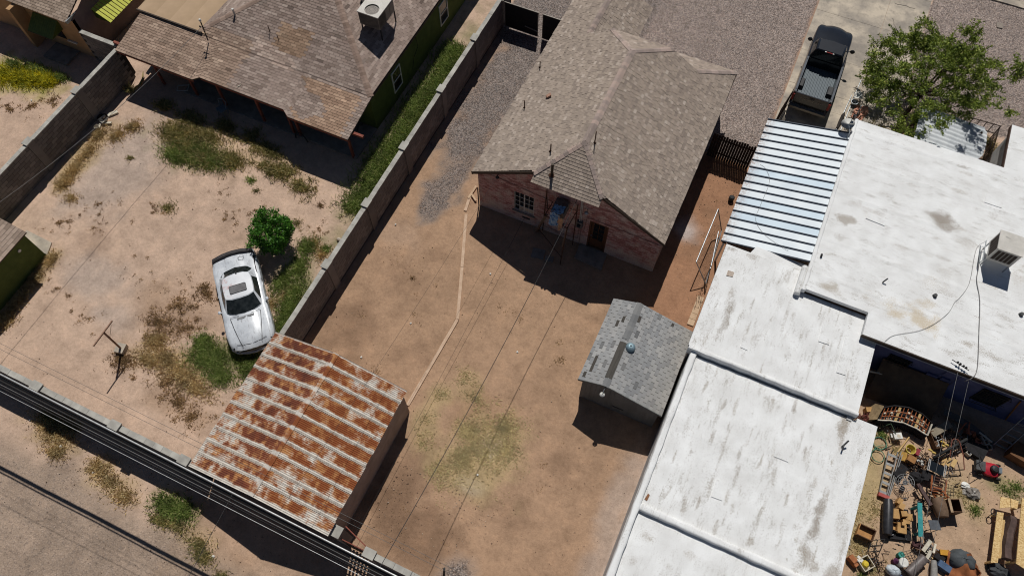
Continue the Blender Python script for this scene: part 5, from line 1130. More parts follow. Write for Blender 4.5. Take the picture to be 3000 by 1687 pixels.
for s_ in (1,-1): MB().box(-.05,.0,s_*.2-.035,s_*.2+.035,1.815,1.85).build('cargo_lamp', M_WHITE, bl_, local=True)
# bed
for s_ in (1,-1):
    m = MB(); m.loft([[(x,s_*a,z) for a,z in ((.97,.40),(.985,.75),(.965,1.2),(.94,1.315),(.86,1.325),(.845,1.26),(.84,.80))] for x in (-2.74,-1.6,-.13)], closed=True); m.build('bed_side', M_TRUCK, tr, local=True, smooth=30)
    m = MB(); m.box(-2.72,-.13,s_*.905-.05,s_*.905+.05,1.327,1.345); rl = m.build('bed_rail', pm('rail_cap', srgb(88,92,98), srgb(68,72,78), 6, .6), tr, local=True); 
    for x in (-2.55,-1.65,-.3): MB().box(x-.03,x+.03,s_*.905-.02,s_*.905+.02,1.345,1.349).build('stake_pocket', M_BLACK, rl, local=True)
    m = MB(); m.loft([[(x,s_*a,z) for a,z in ((.84,.80),(.60,.80),(.60,.80+h_),(.64,.84+h_),(.84,.84+h_))] for x,h_ in ((-1.98,.02),(-1.9,.17),(-1.35,.17),(-1.27,.02))]); m.build('wheel_arch', M_DARKPLASTIC, tr, local=True, smooth=40)
t = NT('bed_liner'); M_LINER = t.fin(t.mix(t.rmp(t.noise(t.pos((1,12,1),True), 5, 3), .3, .7), srgb(104,112,116), srgb(80,87,91)), .55, .2, .4)
m = MB(); vs=[]; fs=[]; k=0; ny_=48
for x in (-2.72,-.13):
    for i in range(ny_+1):
        y=-.84+1.68*i/ny_; vs.append((x,y,.80+(.014 if (i%4) in (1,2) else -.004)))
for i in range(ny_): fs.append((i,i+1,ny_+2+i,ny_+1+i))
m.add(vs,fs); m.build('bed_floor', M_LINER, tr, local=True)
MB().box(-.16,-.125,-.84,.84,.8,1.32).build('bed_headboard', M_TRUCK, tr, local=True)
m = MB(); m.loft([[(x,y,z) for x,z in ((-2.745,.62),(-2.81,.64),(-2.80,1.25),(-2.78,1.335),(-2.72,1.335),(-2.725,.8))] for y in (-.84,.84)]); tg = m.build('tailgate', M_TRUCK, tr, local=True, smooth=30)
Mx = Matrix(((0,0,-1,-2.812),(-1,0,0,0),(0,1,0,1.08),(0,0,0,1)))
mesh_text('CHEVROLET', .17, .004, 'lettering', pm('dull_chrome_letters', srgb(150,142,132), srgb(120,114,106), 9, .5, .3), tg, Mx)
MB().box(-2.83,-2.81,-.12,.12,1.2,1.26).build('tailgate_handle', M_BLACK, tg, local=True)
for s_ in (1,-1):
    MB().box(-2.82,-2.74,s_*.92-.06,s_*.92+.06,.82,1.24).build('tail_light', bpy.data.materials['red_lens'], tr, local=True)
    m = MB(); m.blob((1.15,s_*1.12,1.3),.08,.13,.12,8,5); m.bar((1.15,s_*.93,1.24),(1.15,s_*1.05,1.28),.04); m.build('side_mirror', M_DARKPLASTIC, tr, local=True, smooth=40)
m = MB(); m.loft([[(x,y,z) for x,z in ((-2.82,.44),(-3.0,.46),(-3.0,.60),(-2.82,.64))] for y in (-.95,-.4,-.35,.35,.4,.95)]); m.build('rear_bumper', pm('bumper_chrome_dull', srgb(140,136,130), srgb(110,106,100), 6, .35, .7), tr, local=True)
MB().box(2.82,2.95,-.9,.9,.42,.66).build('front_bumper', M_CHROME, tr, local=True)
for x in (1.95,-1.62):
    for y in (.82,-.82): wheel(tr, x, y, .37, .24)

# parked car beyond the pink gravel, only its tail and shade reach the frame
pk = thing('parked_car', 'dark parked car cut off by the top right edge', 'car', (10.9,44.3,0), 0)
m = MB(); m.loft([[(x,a,z) for a,z in ((w_,.3),(w_*1.02,.6),(w_*.95,.85),(-w_*.95,.85),(-w_*1.02,.6),(-w_,.3))] for x,w_ in ((-1.2,.78),(-.9,.88),(.6,.9),(.95,.8))]); m.build('body', M_TRUCK, pk, local=True, smooth=30)
m = MB(); m.loft([[(x,w_,.85),(x*.8,w_*.75,1.4),(x*.8,-w_*.75,1.4),(x,-w_,.85)] for x,w_ in ((-.8,.8),(.4,.8))]); m.build('cabin', M_CARGLASS, pk, local=True)
for x in (-.7,.6):
    for y in (.75,-.75): wheel(pk, x, y, .31, .18)
m = MB(); m.blob((-.3,-.98,.95),.08,.1,.07,8,5); m.build('side_mirror', M_DARKPLASTIC, pk, local=True)

# ================================================================ plants
def leaf_mat(name, stops, rough=.6, tr=.25):
    t = NT(name); r = t.math('FRACT', t.math('ADD', t.island(), t.math('MULTIPLY', t.noise(t.pos(), 1.3, 3), .0)))
    col = t.ramp(r, stops); col = t.mix(1.0, col, t.ramp(t.noise(t.pos(), 1.4, 3), [(.3,(.7,.72,.7)),(.7,(1.25,1.25,1.2))]), 'MULTIPLY')
    m_ = t.fin(col, rough, 0, .35)
    if tr: 
        td = t.n('ShaderNodeBsdfTranslucent'); t.l(col, td.inputs['Color']); mx = t.n('ShaderNodeMixShader'); mx.inputs[0].default_value = tr; t.l(t.p.outputs[0], mx.inputs[1]); t.l(td.outputs[0], mx.inputs[2]); t.l(mx.outputs[0], t.out.inputs[0])
    return m_
M_BARK = pm('dark_bark', srgb(74,58,46), srgb(50,40,33), 12, .95, stretch=(1,1,.2))
M_MESQ = leaf_mat('mesquite_leaf', [(0,srgb(66,84,34)),(.35,srgb(110,128,48)),(.75,srgb(148,162,66)),(.95,srgb(180,188,94)),(1,srgb(150,130,84))])
M_CITRUS = leaf_mat('citrus_leaf', [(0,srgb(46,86,28)),(.5,srgb(74,126,42)),(.9,srgb(106,158,56)),(1,srgb(142,186,84))], .45)
def leaves(m, rnd, c, R3_, n, size, aspect=2.2, shell=.5, up=.3):
    for _ in range(n):
        while True:
            d = Vector((rnd.uniform(-1,1),rnd.uniform(-1,1),rnd.uniform(-1,1)))
            if .01 < d.length < 1: break
        d = d.normalized()*(shell+(1-shell)*rnd.random()); pz_ = Vector((c[0]+d.x*R3_[0], c[1]+d.y*R3_[1], c[2]+d.z*R3_[2]))
        a = Vector((rnd.gauss(0,1),rnd.gauss(0,1),rnd.gauss(0,.6)+up)).normalized(); b = a.orthogonal().normalized(); ang = rnd.random()*6.28; b = (Matrix.Rotation(ang,3,a)@b).normalized()
        s = size*rnd.uniform(.6,1.3); w_ = s/aspect; cr_ = a.cross(b)
        m.add([pz_-b*s*.5, pz_+cr_*w_*.5, pz_+b*s*.5, pz_-cr_*w_*.5],[(0,1,2,3)])
def limb(m, tips, rnd, p, d, L, r, depth, bend=.35, split=(2,3)):
    pts=[p]; rs=[r]; q=Vector(p); dd=Vector(d).normalized()
    for i in range(4):
        dd=(dd+Vector((rnd.uniform(-1,1),rnd.uniform(-1,1),rnd.uniform(-.5,.8)))*bend*.35).normalized(); q=q+dd*L/4; pts.append(q.copy()); rs.append(r*(1-.13*(i+1)))
    m.tube(pts,rs,6 if depth>1 else 4)
    if depth==0: tips.append((q.copy(),dd.copy())); return
    tips.append((pts[3],dd.copy()))
    for k_ in range(rnd.randint(*split)):
        nd_=(dd+Vector((rnd.uniform(-1,1),rnd.uniform(-1,1),rnd.uniform(-.35,.6)))*.8).normalized(); limb(m,tips,rnd,pts[rnd.choice((3,4))],nd_,L*rnd.uniform(.6,.85),rs[-1]*.72,depth-1,bend,split)
# feathery mesquite by the driveway
rt = random.Random(11); mq = thing('mesquite_tree', 'feathery green mesquite tree leaning over the driveway', 'tree', (7.55,31.2,0))
m = MB(); tips=[]; m.tube([(7.55,31.2,-.05),(7.56,31.35,.6),(7.65,31.7,1.15),(7.8,32.1,1.6)],[.15,.125,.11,.1],9)
m.tube([(7.95,31.0,-.05),(8.05,31.1,.7),(8.2,31.4,1.3)],[.1,.08,.06],7)
for d in ((-1,.5,.4),(-.8,-.6,.35),(-.2,1,.5),(.6,.9,.55),(1,.4,.45),(1,-.4,.4),(.1,.1,1.2),(-.55,1.1,.6),(-1.2,0,.25),(.2,-1,.4),(.8,.8,.3)): limb(m,tips,rt,Vector((7.8,32.1,1.55)),d,rt.uniform(1.55,1.95),.065,2,.4)
for d in ((.5,-.2,.9),(1,.2,.5)): limb(m,tips,rt,Vector((8.2,31.4,1.25)),d,1.2,.045,1,.4)
m.build('trunk', M_BARK, mq, smooth=True)
cr_ = MB()
for p_,d_ in tips:
    p_ = Vector(p_)
    for j in range(2):
        c = p_+Vector((rt.uniform(-.25,.25),rt.uniform(-.25,.25),rt.uniform(-.1,.25))); leaves(cr_, rt, c, (rt.uniform(.22,.42),rt.uniform(.22,.42),rt.uniform(.16,.3)), 80, .15, 3.0, .1, .6)
    # trailing frond
    f_ = Vector((p_.x-7.6,p_.y-32.3,0)); f_ = f_.normalized() if f_.length>.2 else Vector((1,0,0))
    for s_ in range(7): leaves(cr_, rt, p_+f_*.09*s_+Vector((0,0,.03*s_)), (.08,.08,.06), 8, .14, 3.2, 0, .6)
for k_ in range(330):
    a_ = rt.random()*6.28; r_ = math.sqrt(rt.random()); x_ = 7.65+2.9*r_*math.cos(a_); y_ = 32.5+3.1*r_*math.sin(a_); z_ = 1.5+2.1*(1-r_*r_*.7)*rt.uniform(.45,1.1)
    if rt.random() < .15: continue
    leaves(cr_, rt, (x_,y_,z_), (rt.uniform(.18,.42),rt.uniform(.18,.42),.2), 62, .15, 3.0, .1, .6)
cr_.build('crown', M_MESQ, mq)
# round citrus bush beside the car
rt = random.Random(5); bz_ = thing('citrus_bush', 'round bright green bush casting shade behind the white car', 'bush', (-17.6,11.7,0))
m = MB(); 
for a in range(5): m.tube([(-17.6,11.7,0),(-17.6+.25*math.cos(a*1.3),11.7+.25*math.sin(a*1.3),.5),(-17.6+.6*math.cos(a*1.3),11.7+.6*math.sin(a*1.3),1.2)],[.06,.045,.02],6)
m.build('trunk', M_BARK, bz_); cr_ = MB()
for k_ in range(125):
    while True:
        d = Vector((rt.uniform(-1,1),rt.uniform(-1,1),rt.uniform(-.75,1)))
        if .45 < d.length < 1: break
    d = d.normalized()*rt.uniform(.78,1.0)*(1+.22*math.sin(d.x*5+1)*math.cos(d.y*4+d.z*3))
    c = Vector((-17.58+d.x*.92, 11.78+d.y*.95, 1.25+d.z*.95)); leaves(cr_, rt, c, (.22,.22,.19), 75, .1, 1.7, .2, .5)
for k_ in range(4): leaves(cr_, rt, (-18.55+.1*k_,11.05-.1*k_,.55+.1*k_), (.2,.2,.22), 50, .1, 1.7, .3, .5)
leaves(cr_, rt, (-17.9,12.2,2.35), (.22,.2,.28), 70, .1, 1.7, .3, .5)
for k_ in range(60): leaves(cr_, rt, (-17.58+rt.uniform(-.6,.6),11.78+rt.uniform(-.6,.6),1.1+rt.uniform(-.6,.6)), (.25,.25,.25), 40, .12, 1.6, .1, .5)
cr_.build('crown', M_CITRUS, bz_)
# spiky yucca below the mesquite
yu = MB(); rt = random.Random(3)
for k_ in range(46):
    a = rt.random()*6.28; e = rt.uniform(.15,1.3); L = rt.uniform(.45,.75); d = Vector((math.cos(a)*math.cos(e),math.sin(a)*math.cos(e),math.sin(e))); s_ = Vector((-math.sin(a),math.cos(a),0))*.022; b_ = Vector((5.75,31.9,.25)); yu.add([b_-s_,b_+s_,b_+d*L*.6+s_*.8-Vector((0,0,.02)),b_+d*L,b_+d*L*.6-s_*.8-Vector((0,0,.02))],[(0,1,2,3,4)])
single('yucca_plant', yu, leaf_mat('yucca_leaf', [(0,srgb(92,110,64)),(1,srgb(150,160,110))], .5, .1), 'spiky pale green yucca below the mesquite tree', 'plant')

# ---------------------------------------------------------------- grass and weeds (uncountable)
def blade_mat(name, stops): return leaf_mat(name, stops, .8, .2)
M_GRASS = blade_mat('green_grass', [(0,srgb(96,114,54)),(.5,srgb(128,146,74)),(.85,srgb(158,170,96)),(1,srgb(196,186,130))])
M_DRY = blade_mat('dry_grass', [(0,srgb(160,132,90)),(.5,srgb(194,166,118)),(.85,srgb(218,194,146)),(1,srgb(234,216,174))])
M_MIX = blade_mat('mixed_weed', [(0,srgb(104,106,62)),(.35,srgb(140,138,82)),(.7,srgb(180,160,108)),(1,srgb(214,194,144))])
M_LITTER = blade_mat('dead_weed', [(0,srgb(112,84,58)),(.5,srgb(150,118,82)),(1,srgb(188,156,114))])
M_FLOWER = blade_mat('yellow_bloom', [(0,srgb(110,124,44)),(.35,srgb(160,160,44)),(.6,srgb(206,192,40)),(1,srgb(226,212,62))])
M_STRAW = blade_mat('straw_stubble', [(0,srgb(156,136,96)),(.4,srgb(190,170,124)),(.8,srgb(208,190,146)),(1,srgb(168,158,112))])
def in_ell(rnd, cx, cy, rx, ry, ang=0):
    a = rnd.random()*6.28; r = min(1.6,abs(rnd.gauss(0,.62))); u = r*math.cos(a)*rx; v = r*math.sin(a)*ry; t_ = math.radians(ang); return cx+u*math.cos(t_)-v*math.sin(t_), cy+u*math.sin(t_)+v*math.cos(t_)
def blades(m, rnd, spots, n, h, w=.03, lean=.6, clump=.0, z0=-.01):
    cl_ = None
    for i in range(n):
        if clump and (cl_ is None or rnd.random() < .08):
            s = rnd.choice(spots); cl_ = in_ell(rnd,*s)
        if clump: x = rnd.gauss(cl_[0],clump); y = rnd.gauss(cl_[1],clump)
        else: x,y = in_ell(rnd,*rnd.choice(spots))
        a = rnd.random()*6.28; L = h*rnd.uniform(.3,1.0); le = rnd.uniform(.3,1)*lean*1.5*L; s_ = rnd.random()*6.28; ww = w*rnd.uniform(.6,1.4)
        dx,dy = math.cos(s_)*ww/2, math.sin(s_)*ww/2
        m.add([(x-dx,y-dy,z0),(x+dx,y+dy,z0),(x+dx*.6+math.cos(a)*le*.45,y+dy*.6+math.sin(a)*le*.45,z0+L*.6),(x+math.cos(a)*le,y+math.sin(a)*le,z0+L*.95),(x-dx*.6+math.cos(a)*le*.45,y-dy*.6+math.sin(a)*le*.45,z0+L*.6)],[(0,1,2,3,4)])
def field(name, spots, n, h, mat, label, w=.03, lean=.6, clump=0, seed=1):
    m = MB(); blades(m, random.Random(seed), spots, n, h, w, lean, clump); o = m.build(name, mat); tag(o, label, None, None, 'stuff'); return o
strip_sp = [(-15.45+.12*math.sin(k),15.2+k*.62,.85,.6) for k in range(19)]
field('tall_grass', strip_sp, 24000, .34, M_GRASS, 'tall green grass strip between olive house and block wall', .032, .8, seed=2)
field('tall_grass', [(-16.1,11.2,.5,.9,20),(-15.6,9.9,.6,.9,-30),(-15.2,8.6,.35,.8),(-16.4,10.2,.4,.7),(-15.0,7.6,.3,.4),(-15.9,6.4,.65,.5),(-15.3,6.0,.6,.6),(-16.3,12.3,.5,.5),(-15.4,9.2,.6,.9)], 14000, .26, M_GRASS, 'green grass between the bush, the white car and the block wall', .03, .8, seed=3)
field('dry_grass', [(-16.2,9.1,.4,.5),(-15.9,9.7,.4,.5),(-19.0,10.6,.3,.3),(-16.2,12.6,.5,.4),(-15.5,12.2,.4,.5)], 1600, .2, M_DRY, 'dry straw grass behind the white car', .03, .9, seed=4)
field('green_weeds', [(-17.1,5.9,.75,.55),(-16.3,5.2,.8,.5),(-17.9,6.2,.5,.4),(-17.4,5.5,1.0,.5)], 9000, .2, M_GRASS, 'green weeds in front of the white car nose', .028, .9, seed=5)
field('dry_grass', [(-18.9,4.9,1.0,.5,-20),(-17.8,4.6,.9,.5),(-19.9,5.4,.6,.4),(-16.9,4.3,.9,.4),(-19.6,4.5,.7,.35)], 6500, .18, M_DRY, 'pale dry grass between car and alley wall', .03, .95, seed=6)
field('dead_weeds', [(-20.1,7.2,1.5,1.2,30),(-19.2,6.3,1.1,1.0),(-20.4,6.2,1.0,.8),(-19.3,8.3,.8,.5),(-17.4,3.5,1.2,.6),(-16.4,3.2,.8,.7),(-18.3,4.1,1.2,.5),(-20.6,4.0,.8,.5)], 7000, .09, M_LITTER, 'low brown dead weeds left of the white car', .032, 1.4, .09, 7)
field('mixed_weeds', [(-25.0,14.9,1.3,.8,-10),(-23.9,14.5,1.3,.7),(-26.2,15.3,.9,.7),(-24.6,15.8,1.4,.5),(-22.5,15.0,.8,.5)], 11000, .28, M_MIX, 'weedy clump in front of the porch', .03, .8, seed=8)
field('green_weeds', [(-24.3,14.4,1.1,.55),(-23.4,14.6,.9,.5),(-25.2,14.1,.8,.5),(-24.6,14.9,1.2,.5)], 9500, .24, M_GRASS, 'green heart of the weeds in front of the porch', .03, .8, seed=9)
field('mixed_weeds', [(-22.4,16.6,.9,.5),(-21.2,16.2,.9,.5),(-19.6,15.6,.9,.5),(-18.4,15.1,.8,.4),(-25.8,16.4,.9,.4),(-23.9,16.7,.9,.4),(-20.3,15.3,1.0,.35),(-27.7,16.5,.4,.3)], 7500, .28, M_MIX, 'straggly weeds along the edge of the porch shade', .03, .9, .12, 10)
field('dry_grass', [(-29.4,12.3,.4,.9,-8),(-29.3,11.2,.4,.7),(-29.6,13.5,.3,.6),(-29.2,10.4,.4,.5),(-28.7,13.9,.5,.6),(-28.3,14.7,.4,.4)], 4200, .24, M_DRY, 'dry yellow grass along the shaded yard wall', .03, .9, seed=11)
field('dry_grass', [(-26.9,5.6,.35,.8),(-26.8,4.4,.35,.7),(-26.9,6.7,.3,.4),(-26.6,3.4,.4,.5)], 3200, .22, M_DRY, 'dry grass along the olive shed at the left edge', .03, .9, seed=12)
field('dead_weeds', [(-26.9,10.0,.9,.8),(-26.2,9.0,.8,.6),(-25.9,10.6,.9,.6),(-27.6,8.7,.6,.5),(-22.4,7.6,1.8,1.2),(-23.5,5.0,1.6,.8),(-25.6,5.6,1.4,.6),(-18.9,12.9,1.2,.6),(-20.3,12.2,1.2,.7),(-15.7,12.5,.7,.9),(-21.8,13.1,.9,.5),(-28,8.5,.7,.7),(-24.2,11.1,1.0,.5),(-15.1,14.4,.6,.8),(-16.4,13.4,.7,.5)], 3200, .06, M_LITTER, 'scattered dead weed tufts over the sandy yard', .026, 1.5, .05, 13)
field('yellow_flower_weeds', [(-35.9,14.9,1.0,.7),(-34.9,15.2,.9,.5),(-36.9,14.6,.8,.7),(-34.4,15.4,.5,.35),(-37.2,13.7,.6,.5)], 7500, .34, M_FLOWER, 'patch of yellow flowering weeds beyond the shaded wall', .035, .8, seed=14)
field('green_weeds', [(-35.4,15.8,1.0,.25,3),(-36.8,15.5,.7,.25),(-33.9,15.8,.4,.25),(-37,13.3,.5,.3)], 2200, .32, M_GRASS, 'green stems around the yellow flowering weeds', .03, .8, seed=15)
field('dead_weeds', [(-34.0,13.7,.8,.6),(-35.0,13.0,1.0,.5),(-33.3,14.4,.5,.4)], 900, .09, M_LITTER, 'brown litter below the yellow flowering weeds', .034, 1.5, .08, 16)
field('straw_stubble', [(-4.5,6.9,1.05,1.5,15),(-3.7,7.4,.75,1.2),(-5.2,6.3,.7,.9),(-4.2,8.3,.7,.6),(-5.5,7.4,.55,.6)], 8200, .055, M_STRAW, 'flattened pale straw patch in the middle yard', .03, 2.2, .16, 17)
field('straw_stubble', [(-7.35,7.2,.4,.9),(-7.3,8.4,.4,.6),(-6.7,9.5,.5,.7),(-5.8,8.9,.6,.5),(-7.0,6.3,.4,.6),(-6.0,5.6,.7,.5),(-5.5,5.0,.7,.5)], 2600, .045, M_STRAW, 'thin straw strip near the rusty shed corner', .03, 2.2, .12, 18)
field('dry_grass', [(-17.8,-.45,.95,.5,-12),(-18.6,-.2,.5,.4),(-16.9,-.7,.6,.35),(-20.9,.1,.9,.5),(-21.6,.3,.8,.5),(-20.6,-.4,.5,.3)], 5200, .17, M_DRY, 'dry grass mats along the alley wall', .03, 1.0, seed=19)
field('mixed_weeds', [(-21.7,.6,.7,.35),(-20.8,.75,.6,.3)], 1500, .2, M_MIX, 'grey green weeds at the alley wall left edge', .03, .9, seed=20)
field('green_weeds', [(-15.0,-.3,.7,.38,-10),(-14.5,-.15,.6,.35)], 3600, .26, M_GRASS, 'green weed clump in the alley below the rusty roof', .03, .8, seed=21)
field('mixed_weeds', [(-14.3,-.75,.8,.3,-8),(-15.0,-.85,.5,.25),(-13.0,-1.0,.5,.4),(-12.6,-1.3,.5,.3),(-11.5,-1.6,.3,.2)], 3000, .2, M_MIX, 'dry weeds around the green alley clump', .03, .9, seed=22)
field('dry_grass', [(9.6,12.2,.35,1.5),(9.9,10.9,.45,1.0),(10.6,11.3,.4,.8),(10.4,9.6,.5,.6),(11.0,9.0,.5,.5),(9.7,13.3,.35,.5),(13.6,13.4,.7,.6),(10.9,14.1,.4,.3)], 4200, .09, M_STRAW, 'trampled straw grass in the cluttered yard', .03, 1.5, seed=23)
field('green_weeds', [(9.75,11.6,.25,.8),(15.3,14.3,.6,.35),(15.6,14.6,.5,.3),(14.25,13.0,.3,.3),(9.5,10.5,.3,.6),(10.2,14.5,.25,.15),(10.7,8.6,.3,.3)], 2600, .13, M_GRASS, 'green grass tufts in the cluttered yard', .028, .9, seed=24)
field('mixed_weeds', [(6.6,30.0,.9,1.0),(7.6,29.6,.8,.8),(8.4,30.3,.6,.9)], 2600, .3, M_MIX, 'weeds in the shade below the mesquite tree', .03, .9, seed=25)
field('mixed_weeds', [(11.6,32.0,.7,.3),(12.2,31.2,.25,.9),(12.5,30.4,.25,.6)], 1300, .3, M_MIX, 'weeds beside the iron trellis fence', .03, .9, seed=26)
field('dead_weeds', [(-12.5,13.6,.9,1.0),(-9.9,11.4,1.2,1.6),(-6.3,13.0,1.2,1.0),(-2.0,7.0,1.3,2.0),(-3.2,12.2,1.0,1.0),(-12.3,9.3,.6,1.0),(-6.4,3.4,1.3,1.0),(-4.6,3.6,1.3,.9),(.3,21.0,.6,2.5),(-10.4,8.5,1.0,1.0)], 700, .035, M_LITTER, 'twigs and litter over the middle yard', .03, 2.2, .1, 27)
def clump(x,y,r,h,mat,label,n=260,sd=1):
    m = MB(); blades(m, random.Random(sd*31+int(x*7)), [(x,y,r,r*.8)], n, h, .03, 1.0); single('weed_clump', m, mat, label, 'weed', 'weed clumps in the sandy yard')
clump(-23.65,11.35,.42,.16,M_MIX,'olive weed clump alone in the open sand, left of the bush',420)
clump(-28.3,9.85,.4,.18,M_DRY,'yellowish weed clump near the wall foot, above the olive shed',360)
clump(-27.2,13.0,.2,.16,M_MIX,'small weed tuft between grey dust and dry wall grass',150)
clump(-20.9,14.4,.3,.16,M_GRASS,'small green weed just right of the big porch weeds',260)
clump(-20.3,14.0,.22,.12,M_MIX,'small dry weed beside the small green weed near the porch',140)
clump(-17.5,13.2,.35,.14,M_MIX,'straggly weed between the bush and the porch shade',220)
clump(-15.45,12.55,.28,.2,M_GRASS,'green weed against the long block wall near a pale stone',260)
clump(-17.0,14.6,.25,.12,M_LITTER,'brown weed at the porch shade corner',140)
clump(-11.05,12.9,.16,.07,M_LITTER,'tiny dry tuft in the middle yard near the block wall',70)
m = MB(); m.blob((-15.15,13.25,.06),.13,.1,.09,9,6,.12); single('stone', m, pm('pale_stone', srgb(196,182,166), srgb(164,150,136), 9), 'pale round stone beside the long block wall', 'stone', smooth=True)

def pebbles(name, boxes, n, r0, r1, mat, label, seed):
    rnd = random.Random(seed); m = MB()
    for i in range(n):
        x0,x1,y0,y1 = rnd.choice(boxes); x = rnd.uniform(x0,x1); y = rnd.uniform(y0,y1); r = r0*(r1/r0)**(rnd.random()**2.2); a = rnd.random()*6.28
        vs = [(x+r*math.cos(a+k*1.257)*rnd.uniform(.7,1.2), y+r*math.sin(a+k*1.257)*rnd.uniform(.7,1.2), -.012) for k in range(5)]; tp = [(x+(q[0]-x)*.55, y+(q[1]-y)*.55, r*rnd.uniform(.4,.9)) for q in vs]
        m.add(vs+tp, [(5,6,7,8,9)]+[(k,(k+1)%5,5+(k+1)%5,5+k) for k in range(5)])
    tag(m.build(name, mat), label, None, None, 'stuff')
t = NT('mixed_pebble'); M_PEB = t.fin(t.ramp(t.island(), [(0,srgb(96,76,62)),(.4,srgb(140,116,96)),(.8,srgb(166,142,120)),(1,srgb(196,180,162))]), .9)
pebbles('loose_stones', [(-29,-14.4,2,16.5),(-13.8,1.4,2,17),(-13.8,1.4,2,8),(-.8,1.3,17,25)], 1500, .01, .034, M_PEB, 'loose stones and clods over the bare yards', 41)
pebbles('loose_stones', [(-26,-4,-4,1.1),(-22,-10,-1.2,.9)], 600, .01, .035, M_PEB, 'loose stones along the alley', 42)
pebbles('loose_stones', [(9.2,16,9,16.5)], 420, .012, .05, M_PEB, 'loose stones in the cluttered yard', 43)
pebbles('earth_clods', [(-7.5,-3,2.2,5.2)], 500, .01, .036, M_PEB, 'dark earth clods near the bottom wall', 44)
# ================================================================ fences, gates, small structures
M_DKWOOD = pm('dark_fence_wood', srgb(66,52,44), srgb(42,34,30), 9, .9, stretch=(1,1,.2))
pf = thing('picket_fence', 'dark wooden picket fence between brick house and carport', 'fence', (.15,25.3,0))
x = -.88
while x < 1.2: 
    hh = 1.72+U(-.05,.06); MB().add([(x,25.27,0),(x+.115,25.27,0),(x+.115,25.27,hh-.04),(x+.057,25.27,hh),(x,25.27,hh-.04),(x,25.29,0),(x+.115,25.29,0),(x+.115,25.29,hh-.04),(x+.057,25.29,hh),(x,25.29,hh-.04)],[(0,1,2,3,4),(9,8,7,6,5),(1,6,7,2),(0,4,9,5),(2,7,8,3),(3,8,9,4)]).build('picket', M_DKWOOD, pf); x += .125
for z in (.35,1.35): MB().box(-.9,1.25,25.292,25.33,z,z+.08).build('rail', M_DKWOOD, pf)
bg_ = thing('yard_gate', 'black sheet gate with pale steel frame at the gravel side drive', 'gate', (-12.2,29.1,0))
M_BLKSHEET = pm('black_screen', (.012,.012,.014), (.02,.02,.02), 4, .85); M_PALESTEEL = pm('pale_steel', srgb(150,144,134), srgb(110,104,96), 12, .6, .3)
for x0,x1 in ((-13.85,-11.85),(-11.6,-10.3)):
    f_ = MB(); y = 29.1
    for a,b,c,d in ((x0,x1,.08,.12),(x0,x1,1.72,1.77),(x0,x0+.04,.12,1.72),(x1-.04,x1,.12,1.72)): f_.box(a,b,y-.02,y+.02,c,d)
    fo = f_.build('gate_leaf', M_PALESTEEL, bg_); MB().box(x0+.04,x1-.04,y-.005,y+.005,.12,1.72).build('screen', M_BLKSHEET, fo); MB().box(x0+.04,x1-.04,y-.018,y-.006,.9,.94).build('mid_rail', M_BLKSHEET, fo)
MB().tube([(-12.6,29.02,.62),(-11.75,28.98,.55)],.03,7).build('drop_bar', M_PALESTEEL, bg_)
MB().tube([(-13.9,29.0,0),(-13.9,29.0,1.9)],.035,8).build('gate_post', M_PALESTEEL, bg_)
og = thing('driveway_gate', 'dark timber gate standing open at the edge of the driveway', 'gate', (1.7,29,0))
for k in range(13): MB().box(1.66+.02*k,1.68+.02*k,28.2+k*.13,28.3+k*.13,.05,1.55+U(-.04,.04)).build('picket', M_DKWOOD, og)
for z in (.3,1.3): MB().bar((1.7,28.2,z),(1.96,29.9,z),.03,.08).build('rail', M_DKWOOD, og)
ag = thing('alley_gate', 'vertical slat steel gate in the alley wall near the rusty shed', 'gate', (-7.15,1.42,0))
for k in range(7): MB().box(-7.66+k*.15,-7.66+k*.15+.085,1.41,1.43,.06,1.75).build('slat', M_DKWOOD, ag)
for z in (.2,.9,1.6): MB().box(-7.7,-6.6,1.435,1.465,z,z+.05).build('rail', M_REDWOOD, ag)
MB().bar((-7.72,1.9,1.8),(-6.55,1.55,1.62),.04).build('gate_brace', M_REDWOOD, ag)
# side-yard chain-link gate leaf leaning by the carport
cg = thing('chain_link_gate', 'leaning chain link gate panel beside the white carport', 'gate', (1.0,19.5,0))
m = MB(); P_ = [(.62,21.35,1.45),(.58,18.35,1.3),(1.35,18.15,.15),(1.15,21.1,.3)]
for a,b in zip(P_,P_[1:]+P_[:1]): m.tube([a,b],.024,7)
m.build('pipe_frame', M_GALV, cg)
m = MB(); A,B,C_,D = [Vector(q) for q in P_]
for i in range(1,26):
    k = i/26; m.tube([A.lerp(B,k),D.lerp(C_,max(0,min(1,k+.12)))],.003,3,cap=False); m.tube([A.lerp(B,k),D.lerp(C_,max(0,min(1,k-.12)))],.003,3,cap=False)
m.build('wire_mesh', M_METAL_RUST, cg)
m = MB(); m.tube([(1.0,20.3,1.3),(1.25,18.5,1.2)],.02,6); m.tube([(1.25,18.4,0),(1.25,18.4,1.2)],.025,6); m.build('loose_post', M_GALV, cg)
m = MB(); rt = random.Random(8)
for k in range(16):
    p_ = Vector((1.35+rt.uniform(-.1,.1),17.9+rt.uniform(-.8,.6),.02)); m.tube([p_,p_+Vector((rt.uniform(-.2,.15),rt.uniform(-.4,.4),rt.uniform(.1,.6)))],.008,4)
single('dead_vine', m, M_BARK, 'tangle of dead vine at the foot of the leaning gate', 'vine')
